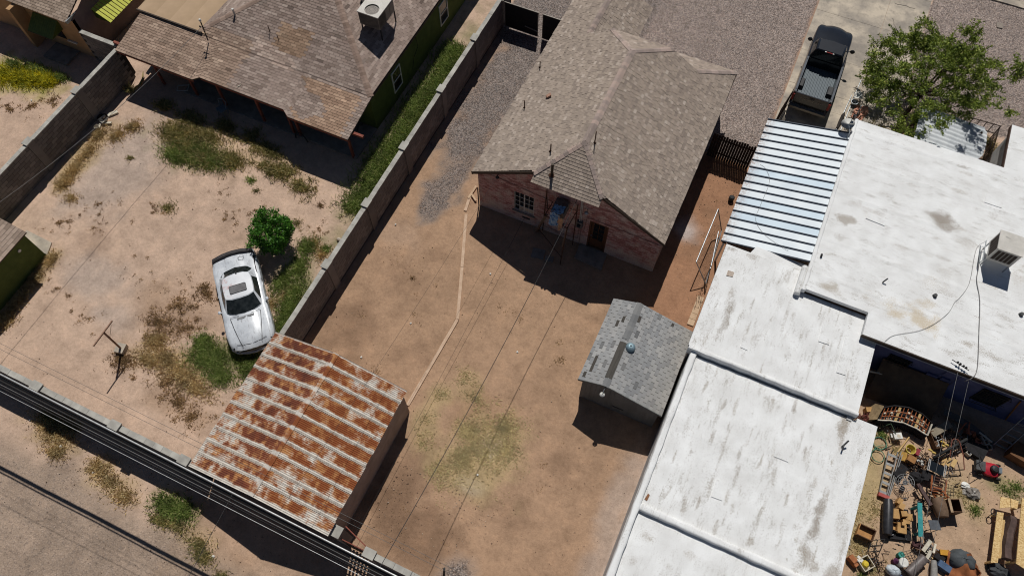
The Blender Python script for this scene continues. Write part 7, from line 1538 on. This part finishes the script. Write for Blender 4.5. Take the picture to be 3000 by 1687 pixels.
def cinder(x,y,z,ang,label,mat):
    m = MB(); a=math.radians(ang); c,s_=math.cos(a),math.sin(a)
    def q(px,py,pz): return (x+px*c-py*s_, y+px*s_+py*c, z+pz)
    def bx(x0,x1,y0,y1): m.add([q(x0,y0,0),q(x1,y0,0),q(x1,y1,0),q(x0,y1,0),q(x0,y0,.19),q(x1,y0,.19),q(x1,y1,.19),q(x0,y1,.19)],[(0,3,2,1),(4,5,6,7),(0,1,5,4),(1,2,6,5),(2,3,7,6),(3,0,4,7)])
    bx(-.2,.2,-.1,-.07); bx(-.2,.2,.07,.1); bx(-.2,-.17,-.07,.07); bx(-.015,.015,-.07,.07); bx(.17,.2,-.07,.07); solo('cinder_block', m, mat, label, 'block', group='cinder blocks')
M_CIND = PMX('cinder_grey', (186,176,160), (156,148,134), scale=8)
cinder(13.62,15.25,.0,62,'cinder block standing apart from the pile, nearest the mower',M_CIND); cinder(13.35,15.38,.0,35,'cinder block half under the black pipes',M_CIND); cinder(14.05,15.95,.1,-55,'cinder block at the right end of the brick pile',M_CIND); cinder(14.2,15.72,.0,20,'cinder block below the leaning ladder foot',M_CIND)
solo('timber_stick', MB().bar((13.75,16.15,.3),(14.3,15.95,.28),.06,.05), M_SCRAPW, 'pale timber length across the brick pile', 'stick')
solo('scrap_sheet', MB().rbox(13.75,15.45,.0,.45,.3,.22,-15), M_DKFAB, 'dark sheet heap below the brick pile', 'scrap')
l2 = thing('leaning_ladder', 'grey extension ladder leaning on the navy wall at the right edge', 'ladder', (14.8,16.2,0))
A0,A1,B0,B1 = Vector((14.45,15.95,.02)),Vector((14.85,17.2,1.85)),Vector((14.95,15.9,.02)),Vector((15.32,17.2,1.85))
MB().bar(A0,A1,.03,.09).build('rail', M_ALU, l2); MB().bar(B0,B1,.03,.09).build('rail', M_ALU, l2)
for k in range(7): u=.06+.14*k; MB().bar(A0.lerp(A1,u),B0.lerp(B1,u),.07,.03).build('rung', M_ALU, l2)
solo('rust_pipe', MB().tube([(14.75,17.26,.1),(14.3,17.26,1.95)],.03,7), PMX('orange_rust', (150,104,56), (120,80,42)), 'rust orange pipe up the navy wall', 'pipe')
solo('brown_panel', MB().rbox(15.5,15.9,.0,.5,.35,.5,-12), PMX('brown_panel_paint', (120,84,56), (96,66,44)), 'brown panel box right of the ladder foot', 'box')
# lawn mower
mw = thing('lawn_mower', 'red and black push lawn mower on the dirt', 'lawn mower', (14.42,14.8,0), 8)
M_RED = PMX('mower_red', (186,40,56), (150,30,44), rough=.4)
m = MB(); m.loft([[(x,w_,.12),(x,w_*.95,.24),(x,w_*.6,.3),(x,-w_*.6,.3),(x,-w_*.95,.24),(x,-w_,.12)] for x,w_ in ((-.28,.2),(-.15,.27),(.15,.29),(.32,.24),(.4,.14))]); m.build('deck', M_RED, mw, local=True, smooth=40)
MB().lathe([(.15,0),(.16,.1),(.13,.16),(.05,.18)],14,(.1,0,.3)).build('engine', M_DARKPLASTIC, mw, local=True); MB().box(.26,.38,-.12,.12,.28,.4).build('fuel_tank', M_GREYP, mw, local=True); MB().rbox(-.42,0,.16,.18,.2,.2,0).build('grass_bag', PMX('bag_grey', (88,88,88), (66,66,66)), mw, local=True)
for x,y in ((-.33,.3),(-.33,-.3),(.36,.29),(.36,-.29)):
    m = MB(); m.lathe([(.05,-.03),(.1,-.03),(.11,0),(.1,.03),(.05,.03)],14); o_ = m.build('wheel', M_TYRE, mw, local=True); o_.location=(x,y,.11); o_.rotation_euler=(math.radians(90),0,0)
m = MB(); m.tube([(-.25,.2,.2),(-.75,.22,.85),(-.8,.2,.95),(-.8,-.2,.95),(-.75,-.22,.85),(-.25,-.2,.2)],.013,6); m.build('handle', M_BLACK, mw, local=True)
# middle heap
solo('yellow_basket', MB().lathe([(.13,.02),(.19,.28),(.21,.3),(.18,.3),(.12,.05)],16,(11.33,14.27,0),cap=False), PMX('yellow_plastic', (206,186,90), (176,156,66)), 'round yellow basket beside the pale stick', 'basket')
solo('red_tin', MB().rbox(11.62,14.28,.1,.07,.14,.18,-8), PMX('dull_red', (150,58,66), (120,44,52)), 'red tin right of the yellow basket', 'tin')
solo('ochre_plank', MB().slab([(11.0,14.0,.3),(11.22,14.05,.32),(11.28,13.7,.24),(11.05,13.66,.22)],.02), PMX('ochre_board', (196,156,82), (166,128,62)), 'ochre board between ladder and yellow basket', 'board')
def open_box(x,y,z,hx,hy,h,ang,mat,name,label,cat,inner=None,t=.02,group=None):
    m = MB(); a=math.radians(ang); c,s_=math.cos(a),math.sin(a)
    def q(px,py,pz): return (x+px*c-py*s_, y+px*s_+py*c, z+pz)
    def bx(x0,x1,y0,y1,z0,z1): m.add([q(x0,y0,z0),q(x1,y0,z0),q(x1,y1,z0),q(x0,y1,z0),q(x0,y0,z1),q(x1,y0,z1),q(x1,y1,z1),q(x0,y1,z1)],[(0,3,2,1),(4,5,6,7),(0,1,5,4),(1,2,6,5),(2,3,7,6),(3,0,4,7)])
    bx(-hx,hx,-hy,hy,0,t); bx(-hx,hx,-hy,-hy+t,t,h); bx(-hx,hx,hy-t,hy,t,h); bx(-hx,-hx+t,-hy+t,hy-t,t,h); bx(hx-t,hx,-hy+t,hy-t,t,h)
    return single(name, m, mat, label, cat, group)
solo('wooden_cabinet', MB().rbox(11.4,13.82,.05,.16,.14,.38,-12), PMX('cabinet_tan', (170,122,72), (138,96,56)), 'tan wooden cabinet in the heap below the yellow basket', 'cabinet')
open_box(11.78,13.9,.12,.2,.15,.16,-8,M_BROWNW,'open_drawer','open brown drawer holding white bottles','drawer')
for k,(x,y) in enumerate(((11.7,13.92),(11.84,13.95),(11.88,13.84))): solo('white_bottle', MB().lathe([(.05,0),(.055,.12),(.02,.16),(.02,.19)],10,(x,y,.15)), M_WHITE, 'white bottle inside the open brown drawer', 'bottle', group='bottles in the open drawer')
# wire fan cage
fn = thing('wire_fan', 'chrome wire fan cage tipped over in the heap', 'fan', (11.3,12.7,0))
m = MB(); cF = Vector((11.3,12.72,.5)); ax = Vector((-.35,-.4,.85)).normalized(); ux = ax.orthogonal().normalized(); uy = ax.cross(ux)
for r,hh in ((.33,0),(.25,.05),(.17,.07),(.08,.08),(.33,-.1)): m.tube([cF+ax*hh+(ux*math.cos(2*math.pi*k/22)+uy*math.sin(2*math.pi*k/22))*r for k in range(23)],.009,4,cap=False)
for k in range(10): a=2*math.pi*k/10; d=ux*math.cos(a)+uy*math.sin(a); m.tube([cF+ax*.08,cF+ax*.06+d*.2,cF+d*.33,cF-ax*.1+d*.33],.006,4)
m.build('cage', M_WIRE_ALU, fn); MB().tube([cF-ax*.3,cF-ax*.02],.09,10).build('motor', M_DARKPLASTIC, fn); MB().tube([cF-ax*.2+uy*.2,(11.6,12.95,.1)],.02,6).build('stand_pole', M_WIRE_ALU, fn)
solo('black_case', MB().rbox(11.15,13.2,0,.16,.3,.28,-20), M_DKFAB, 'black case between ladder and fan cage', 'case')
solo('brown_beam', MB().bar((11.8,12.9,.42),(12.45,12.3,.35),.14,.1), PMX('purple_brown_timber', (96,76,72), (76,60,57)), 'thick purple brown beam lying across the heap', 'beam')
# chrome rack with dark glass top
rk = thing('chrome_rack', 'chrome framed table with dark glass in the middle heap', 'table', (12.37,13.82,0))
MB().rbox(12.37,13.85,.42,.3,.2,.02,-5).build('glass_top', M_GLASS, rk)
for dx in (-.34,-.28,.28,.34): MB().tube([(12.37+dx,13.6,.46),(12.37+dx,14.12,.44)],.014,6).build('rail', M_WIRE_ALU, rk)
for a,b in ((12.07,13.65),(12.67,13.62),(12.07,14.08),(12.67,14.05)): MB().tube([(a,b,0),(a,b,.44)],.015,6).build('leg', M_WIRE_ALU, rk)
for k in range(3): solo('plywood_square', MB().rbox(12.72+.17*k,14.42+.02*k,.1+.05*k,.075,.19,.02,-14), M_PINE, ('left','middle','right')[k]+' of three pale plywood strips beside the bent trolley handle', 'plywood', group='plywood strips')
hd_ = thing('hand_trolley', 'rusty tube hand trolley lying on the plywood strips', 'trolley', (13.0,14.8,0))
MB().tube([(12.8,14.6,.35),(12.68,15.2,.55),(12.74,15.3,.57),(12.9,15.32,.57),(12.98,15.25,.55),(13.25,14.8,.45),(13.45,14.3,.3)],.02,7).build('handle', PMX('red_oxide_pipe',(140,84,68)), hd_); MB().bar((13.45,14.32,.28),(12.75,13.95,.3),.04,.03).build('toe_plate', M_DKWOOD, hd_); MB().tube([(13.3,14.25,.2),(12.85,14.05,.25)],.018,6).build('axle', M_METAL_RUST, hd_)
solo('black_pipe', MB().tube([(12.2,14.25,.35),(13.25,15.55,.5)],.06,9), M_BLACK, 'thick black pipe slanting up to the brick pile', 'pipe', smooth=True); solo('black_pipe', MB().tube([(12.3,14.2,.25),(13.3,15.45,.4)],.04,9), M_DKFAB, 'thinner black pipe beside the thick black pipe', 'pipe', smooth=True)
for k,(x,y) in enumerate(((12.45,15.1),(12.62,15.05),(12.5,14.95),(12.05,14.55),(12.2,14.5))): solo('yellow_tool', MB().blob((x,y,.3),.1,.05,.05,8,5), PMX('tool_yellow', (216,176,70), (190,170,110)), 'yellow tool part beside the black pipes', 'tool', group='yellow tool parts')
open_box(12.25,15.15,.0,.36,.2,.3,-58,M_BROWNW,'scrap_tray','brown drawer of metal scraps beside the grey board','drawer')
for k in range(6): a=(12.25+rt.uniform(-.15,.15),15.15+rt.uniform(-.2,.2),.26); solo('metal_scrap', MB().bar(a,(a[0]+rt.uniform(-.2,.2),a[1]+rt.uniform(-.2,.2),.34),.025), M_WIRE_ALU, 'bright metal scrap in the brown scrap drawer', 'scrap', group='metal scraps')
# orange chair frame
oc_ = thing('wooden_chair', 'overturned orange brown wooden armchair frame', 'chair', (12.6,13.1,0))
for a,b in (((12.22,13.45,.5),(12.32,12.85,.45)),((12.78,13.5,.5),(12.85,12.95,.4)),((12.32,12.85,.45),(12.7,12.98,.45)),((12.35,12.85,.4),(12.65,12.72,.2)),((12.65,12.74,.2),(13.12,12.95,.2)),((12.75,13.02,.42),(13.12,12.95,.2)),((12.45,12.82,.35),(12.98,12.96,.3))): MB().bar(a,b,.06,.05).build('frame_bar', M_ORANGEW, oc_)
for k in range(5): y=13.42-.12*k; MB().bar((12.3,y,.52),(12.68,y+.06,.52),.05,.02).build('slat', PMX('dark_slat', (74,44,34), (56,34,27)), oc_)
MB().bar((12.34,12.95,.5),(12.68,13.05,.5),.12,.03).build('seat_rail', M_ORANGEW, oc_)
wr = MB()
for k in range(4): wr.tube([(12.85+.1*k,13.45,.35),(12.9+.11*k,12.95,.3)],.008,4)
for k in range(4): wr.tube([(12.8,13.4-.14*k,.33),(13.25,13.5-.14*k,.3)],.008,4)
solo('wire_rack', wr, M_BLACK, 'black wire rack right of the overturned chair', 'rack')
# planter box
pb = thing('planter_box', 'open wooden planter box with pale rims beside the barrel', 'box', (13.25,12.5,0))
def pq(px,py,pz): a=math.radians(24); return (13.22+px*math.cos(a)-py*math.sin(a), 12.58+px*math.sin(a)+py*math.cos(a), pz)
def pbx(name,x0,x1,y0,y1,z0,z1,mat): MB().add([pq(x0,y0,z0),pq(x1,y0,z0),pq(x1,y1,z0),pq(x0,y1,z0),pq(x0,y0,z1),pq(x1,y0,z1),pq(x1,y1,z1),pq(x0,y1,z1)],[(0,3,2,1),(4,5,6,7),(0,1,5,4),(1,2,6,5),(2,3,7,6),(3,0,4,7)]).build(name, mat, pb)
pbx('side',-.25,-.22,-.25,.25,.02,.66,M_BROWNW); pbx('side',.22,.25,-.25,.25,.02,.66,M_BROWNW); pbx('end',-.22,.22,-.25,-.22,.02,.66,M_BROWNW); pbx('end',-.22,.22,.22,.25,.02,.66,M_BROWNW); pbx('base',-.22,.22,-.22,.22,.02,.05,M_DKWOOD); pbx('rim',-.27,-.17,-.27,.27,.665,.69,PMX('pale_rim',(176,150,120),(150,126,100))); pbx('rim',.17,.27,-.27,.27,.665,.69,PMX('pale_rim',(176,150,120)))
solo('barrel', MB().tube([(12.62,12.7,.32),(12.75,12.5,.32),(12.9,12.25,.32),(12.98,12.05,.32)],[.22,.28,.28,.22],14), PMX('barrel_brown', (122,98,78), (96,76,60)), 'brown barrel lying against the planter box', 'barrel', smooth=50)
m = MB(); m.blob((13.68,13.8,.06),.17,.12,.09,9,6,.3,rnd=random.Random(2)); solo('plastic_bag', m, M_WHITE, 'white plastic bag on dry grass above the planter box', 'bag')
m = MB(); m.blob((13.98,13.58,.07),.3,.25,.12,12,7,.35,rnd=random.Random(6)); solo('plastic_sheet', m, PMX('cloudy_plastic', (150,144,136), (112,104,96), scale=12, rough=.35), 'crumpled cloudy plastic sheet beside the white bag', 'plastic')
# OSB furniture at right edge
ob = thing('osb_bench', 'long bench built of strand board with brown cloth at the right edge', 'bench', (15.1,12.4,0))
MB().slab([(14.78,13.68,.6),(15.12,13.76,.62),(15.16,13.4,.66),(14.8,13.2,.62)],.03).build('end_panel', M_OSB, ob); MB().slab([(15.14,13.76,.62),(15.45,13.8,.6),(15.42,13.45,.64),(15.18,13.4,.66)],.03).build('end_panel', M_OSB, ob)
MB().slab([(14.82,13.1,.45),(15.06,13.15,.45),(15.12,11.15,.45),(14.88,11.05,.45)],.03).build('seat_board', M_OSB, ob); MB().slab([(15.07,12.9,.4),(15.17,12.92,.4),(15.24,11.4,.4),(15.14,11.35,.4)],.02).build('inner_board', M_PINE, ob)
for x,y in ((14.86,13.05),(14.9,11.12)): MB().box(x-.02,x+.05,y-.05,y+.02,0,.44).build('leg', M_PINE, ob)
m = MB(); m.loft([[(15.2+.03*math.sin(i)+dx,13.1-1.7*i/8,z+.04*math.sin(i*1.7)) for dx,z in ((0,.3),(.02,.62),(.2,.68),(.28,.6),(.28,.3))] for i in range(9)]); m.build('draped_cloth', PMX('plum_cloth', (96,78,72), (74,60,56), rough=.95), ob, smooth=40)
solo('strand_board_table', MB().slab([(15.4,13.85,.9),(16.2,13.9,.9),(16.25,11.1,.9),(15.52,11.25,.9)],.04).box(15.6,15.7,11.4,11.5,0,.86).box(15.5,15.6,13.6,13.7,0,.86), M_OSB, 'strand board table top cut by the right edge', 'table')
solo('round_stool', MB().tube([(14.72+.1*math.cos(2*math.pi*k/14),13.05+.13*math.sin(2*math.pi*k/14),.4) for k in range(15)],.02,6).tube([(14.68,12.85,.02),(14.7,13.0,.4)],.015,5), M_BLACK, 'black metal ring stool at the bench end', 'stool')
m = MB(); m.blob((15.3,11.0,.12),.4,.3,.16,12,7,.25,rnd=random.Random(12)); solo('grey_tarp', m, PMX('charcoal_tarp', (70,72,74), (52,54,56)), 'charcoal tarp heap at the foot of the bench', 'tarp')
# tarp-covered thing
tp = thing('tarp_heap', 'rust brown tarp over a grey cover in the bottom corner', 'tarp', (14.0,10.6,0))
rr_ = random.Random(30); m = MB(); m.blob((13.95,10.75,.22),.5,.42,.36,16,9,.1,rnd=rr_); m.build('grey_cover', PMX('slate_cover', (84,88,90), (62,66,68), scale=5), tp, smooth=True)
n_=14; vs=[]; fs=[]
for i in range(n_+1):
    for j in range(n_+1):
        u=i/n_; v=j/n_; a=Vector((13.4,10.95,0)).lerp(Vector((14.75,10.8,0)),u); b=Vector((13.6,9.6,0)).lerp(Vector((14.95,9.7,0)),u); q=a.lerp(b,v); zz=.55*math.exp(-((u-.45)**2)*5)*(1-.5*v)+.06*math.sin(u*17+v*5)+.05*math.sin(v*13-u*6)+rr_.uniform(-.015,.015); vs.append((q.x+rr_.uniform(-.02,.02),q.y+rr_.uniform(-.02,.02)-.15*math.sin(u*9)*(v<.1),max(.02,zz)))
for i in range(n_):
    for j in range(n_): a=i*(n_+1)+j; fs.append((a,a+n_+1,a+n_+2,a+1))
MB().add(vs,fs).build('brown_tarp', PMX('rust_tarp', (156,96,58), (122,72,44), scale=3, rough=.85), tp, smooth=60)
solo('yellow_box', MB().rbox(13.3,10.76,.0,.16,.1,.26,18), PMX('ochre_box', (200,146,52), (170,120,42)), 'ochre box beside the brown tarp', 'box'); solo('blue_case', MB().rbox(13.4,10.25,0,.24,.13,.28,-14), PMX('steel_blue', (84,104,132), (66,84,108), rough=.35), 'steel blue case left of the brown tarp', 'case'); solo('black_crate', MB().rbox(13.2,10.52,0,.18,.12,.2,-14), M_DKFAB, 'black crate between ochre box and blue case', 'crate')
dt = thing('folding_table', 'small dark folding table with dusty top', 'table', (12.62,11.5,0))
MB().slab([(12.36,11.6,.6),(12.72,11.74,.6),(12.9,11.42,.6),(12.52,11.27,.6)],.03).build('table_top', PMX('dusty_slate', (92,96,102), (72,74,78), scale=5), dt)
for a,b in ((12.42,11.58),(12.7,11.68),(12.82,11.42),(12.55,11.32)): MB().tube([(a,b,0),(a,b,.57)],.014,5).build('leg', M_METAL_RUST, dt)
tbn = thing('teal_bench', 'narrow teal painted plank bench in the heap', 'bench', (12.08,11.5,0))
M_TEAL = PMX('teal_paint', (64,150,150), (48,126,126), scale=8); MB().slab([(11.86,12.1,.6),(12.03,12.15,.6),(12.31,10.89,.6),(12.14,10.82,.6)],.03).build('plank', M_TEAL, tbn)
for a,b in ((11.95,11.98),(12.2,11.0)): MB().rbox(a,b,.0,.07,.03,.57,12).build('leg', M_TEAL, tbn)
solo('mattress_roll', MB().tube([(10.9,11.85,.3),(10.95,11.6,.3),(11.1,10.75,.3),(11.15,10.5,.3)],[.16,.2,.2,.16],12), PMX('black_vinyl', (52,52,56), (38,38,41), rough=.4), 'black vinyl roll beside the cardboard boxes', 'roll', smooth=50)
solo('pallet', MB().rbox(11.55,11.15,.0,.42,.6,.12,18), M_DKFAB, 'dark flat pallet under the cardboard boxes', 'pallet')
bxs = [(11.25,11.4,.15,.14,.19,.24,20,'large cardboard box at the left of the stack'),(11.3,10.92,.13,.15,.15,.2,8,'open cardboard box at the lower left of the stack'),(11.62,10.98,.13,.17,.2,.18,12,'cardboard box at the lower right of the stack'),(11.6,11.12,.32,.07,.06,.12,14,'small cardboard box on top of the stack'),(11.55,11.52,.13,.12,.1,.3,25,'upright cardboard box behind the stack'),(11.78,11.5,.13,.13,.13,.22,15,'square cardboard box at the right of the stack'),(11.42,11.78,.0,.1,.12,.4,-10,'tall cardboard box nearest the fan cage'),(11.72,11.28,.13,.14,.08,.22,18,'flat cardboard box in the middle of the stack'),(11.35,11.98,.0,.09,.12,.3,-14,'narrow cardboard box behind the tall one')]
for x,y,z,hx,hy,h_,a,lb in bxs:
    if 'open' in lb: open_box(x,y,z,hx,hy,h_,a,M_CARDB,'cardboard_box',lb,'box',t=.01,group='cardboard boxes')
    else: solo('cardboard_box', MB().rbox(x,y,z,hx,hy,h_,a), M_CARDB, lb, 'box', group='cardboard boxes')
# along the white wall
dw = thing('storage_tray', 'empty brown drawer upturned beside the white wall', 'drawer', (10.35,10.2,0)); 
def dq(px,py,pz): a=math.radians(-2); return (10.36+px*math.cos(a)-py*math.sin(a),10.2+px*math.sin(a)+py*math.cos(a)+.1*0,pz+.25*py)
def dbx(name,x0,x1,y0,y1,z0,z1,mat): MB().add([dq(x0,y0,z0),dq(x1,y0,z0),dq(x1,y1,z0),dq(x0,y1,z0),dq(x0,y0,z1),dq(x1,y0,z1),dq(x1,y1,z1),dq(x0,y1,z1)],[(0,3,2,1),(4,5,6,7),(0,1,5,4),(1,2,6,5),(2,3,7,6),(3,0,4,7)]).build(name, mat, dw)
M_DRW = PMX('drawer_tan', (196,146,92), (170,122,76)); dbx('base',-.29,.29,-.19,.19,.2,.22,M_DRW); dbx('side',-.3,.3,.19,.22,.2,.42,M_BROWNW); dbx('side',-.3,.3,-.22,-.19,.2,.42,M_BROWNW); dbx('end',-.32,-.29,-.22,.22,.2,.42,M_DRW); dbx('end',.29,.32,-.22,.22,.2,.42,M_BROWNW)
solo('grey_box', MB().rbox(9.75,9.6,0,.16,.14,.3,15), M_GREYP, 'grey box in the shade of the white wall', 'box')
wf = MB()
for a,b in (((10.64,10.02,.3),(11.1,10.28,.3)),((11.1,10.28,.3),(11.05,9.8,.25)),((11.05,9.8,.25),(10.63,9.55,.25)),((10.63,9.55,.25),(10.64,10.02,.3)),((10.64,10.02,.3),(10.62,9.95,.02)),((11.1,10.28,.3),(11.05,10.2,.02)),((11.05,9.8,.25),(11.0,9.75,.02)),((10.85,10.15,.3),(10.85,9.7,.26)),((10.64,9.8,.28),(11.07,10.05,.28)),((10.7,10.0,.05),(11.0,9.8,.05))): wf.tube([a,b],.014,5)
solo('wire_stand', wf, M_BLACK, 'black wire furniture frame beside the drawer', 'frame')
cr2 = open_box(10.66,9.12,.0,.24,.24,.26,50,M_SCRAPW,'white_crate','dirty white crate holding a yellow pot','crate',t=.03); solo('yellow_pot', MB().lathe([(.1,0),(.14,.12),(.1,.2),(.03,.22)],14,(10.66,9.1,.05)), PMX('pot_yellow', (216,190,64), (186,160,50)), 'yellow pot inside the dirty white crate', 'pot')
solo('orange_box', MB().rbox(10.15,9.05,.0,.14,.1,.32,-30).rbox(10.3,8.92,.0,.09,.08,.26,-30), PMX('box_orange', (176,112,72), (146,90,56)), 'orange brown box beside the dirty white crate', 'box'); solo('paper_stack', MB().rbox(10.42,9.2,.2,.12,.05,.03,-25).rbox(10.4,9.1,.25,.1,.04,.02,10), M_WHITE, 'white papers on the edge of the dirty crate', 'papers')
m = MB(); m.blob((11.66,9.28,.2),.28,.2,.2,12,7,.15,rnd=random.Random(3)); solo('white_sack', m, PMX('pale_sack', (200,208,212), (170,178,182), rough=.6), 'bulging pale sack at the bottom edge', 'sack', smooth=True)
solo('teal_bucket', MB().lathe([(.09,0),(.12,.3),(.1,.3),(.0,.28)],14,(11.8,9.98,0)), PMX('bucket_teal', (70,150,136), (54,124,112)), 'small teal bucket above the pale sack', 'bucket'); solo('white_bucket', MB().lathe([(.14,0),(.17,.38),(.18,.4),(.16,.42),(.0,.43)],18,(11.9,9.7,0)), M_WHITE, 'white lidded bucket beside the pale sack', 'bucket'); solo('purple_jug', MB().lathe([(.1,0),(.11,.25),(.05,.33),(.03,.36)],12,(11.68,9.68,0)), PMX('plum_plastic', (92,44,78), (70,34,60)), 'plum coloured jug left of the white bucket', 'jug'); solo('blue_cushion', MB().blob((11.95,9.15,.12),.22,.15,.1,10,6,.1), PMX('navy_cloth', (46,62,104), (36,48,82)), 'navy cloth bundle at the bottom edge', 'cloth')
cu_ = MB(); rr2 = []
for i in range(13):
    t_=i/12; c=Vector((12.62,10.22,.3)).lerp(Vector((12.18,9.4,.26)),t_); d=Vector((-.44,-.82,0)).normalized(); n2=Vector((-d.y,d.x,0)); r=.2*(1-.14*abs(math.sin(t_*math.pi*5))); rr2.append([c+n2*r*math.cos(a)+Vector((0,0,1))*r*.75*math.sin(a) for a in [2*math.pi*k/12 for k in range(12)]])
cu_.loft(rr2); solo('tufted_cushion', cu_, PMX('taupe_vinyl', (112,102,98), (90,82,79), rough=.45), 'rolled taupe tufted cushion near the bottom edge', 'cushion', smooth=True)
cg_ = MB()
for k in range(6): cg_.tube([(11.75+.09*k,10.02+.07*k,.3),(12.0+.09*k,9.75+.07*k,.3)],.008,4)
for k in range(5): cg_.tube([(11.76+.06*k,10.04-.07*k,.3),(12.25+.06*k,10.42-.07*k,.3)],.008,4)
solo('wire_cage', cg_, M_BLACK, 'flat black wire grid behind the white bucket', 'grid')
solo('grey_roll', MB().tube([(13.0,10.3,.2),(13.05,10.05,.22),(13.15,9.5,.2)],[.1,.12,.14],10), PMX('felt_grey', (150,146,140), (124,120,115)), 'grey felt roll left of the blue case', 'roll', smooth=50)
for k,(a,b,w_) in enumerate((((12.7,10.95,.35),(12.52,10.45,.3),.14),((12.8,10.6,.3),(12.72,10.25,.25),.12),((12.95,10.95,.2),(12.9,10.55,.3),.08))): solo('white_plank', MB().bar(a,b,w_,.04), M_SCRAPW, ('largest','middle','smallest')[k]+' white plank in the scrap heap by the folding table', 'plank', group='white planks')
rt = random.Random(55)
for k in range(16): x=12.75+rt.uniform(-.35,.3); y=10.8+rt.uniform(-.45,.45); solo('wood_scrap', MB().bar((x,y,rt.uniform(.03,.2)),(x+rt.uniform(-.2,.2),y+rt.uniform(-.2,.2),rt.uniform(.03,.25)),.05,.04), (M_PINE,M_BROWNW,M_SCRAPW,M_DKWOOD)[k%4], ('raw pine','brown','white painted','dark')[k%4]+' wood scrap in the heap by the folding table', 'scrap', group='wood scraps')
for k in range(10): x=rt.uniform(11.2,13.3); y=rt.uniform(12.9,14.2); solo('wood_scrap', MB().bar((x,y,rt.uniform(.03,.15)),(x+rt.uniform(-.25,.25),y+rt.uniform(-.25,.25),rt.uniform(.05,.3)),.045,.035), (M_BLACK,M_BROWNW,M_DKWOOD,M_METAL_RUST)[k%4], ('black','brown wooden','dark timber','rusty metal')[k%4]+' scrap piece in the middle heap', 'scrap', group='dark scraps')
solo('black_chair_seat', MB().rbox(12.15,13.45,.25,.22,.2,.06,10), M_DKFAB, 'black seat pad in the middle heap', 'seat'); solo('dark_bundle', MB().blob((11.85,13.25,.18),.3,.22,.2,10,6,.25,rnd=rt), M_DKFAB, 'dark bundle beside the orange chair frame', 'bundle'); solo('dark_bundle', MB().blob((12.35,10.6,.15),.22,.16,.16,10,6,.25,rnd=rt), PMX('maroon_cloth', (86,56,56), (64,42,42)), 'maroon bundle above the taupe cushion', 'bundle')

# fine debris too small to count, through the heap
rnd = random.Random(91); m = MB()
hx = [(11.6,13.6,.8,.5),(12.3,14.2,.8,.6),(12.6,10.7,.6,.5),(12.9,15.4,.7,.5),(11.4,11.2,.7,.7),(13.6,15.7,.6,.4),(11.0,9.4,.7,.4),(12.2,12.4,.6,.6),(10.5,15.0,1.0,.4)]
for i in range(620):
    x,y = in_ell(rnd,*rnd.choice(hx)); z = rnd.uniform(.0,.22); L = rnd.uniform(.04,.28); a = rnd.random()*6.28; d = Vector((math.cos(a),math.sin(a),rnd.uniform(-.3,.5))).normalized()*L/2; c = Vector((x,y,z+.03))
    m.bar(c-d,c+d,rnd.uniform(.012,.045),rnd.uniform(.008,.03))
t = NT('mixed_debris'); tag(m.build('scrap_debris', t.fin(t.ramp(t.island(), [(0,srgb(26,25,25)),(.3,srgb(58,48,42)),(.5,srgb(96,74,58)),(.7,srgb(140,112,86)),(.85,srgb(120,120,122)),(1,srgb(206,198,186))], 'CONSTANT'), .8)), 'small splinters and scraps through the junk heap', None, None, 'stuff')
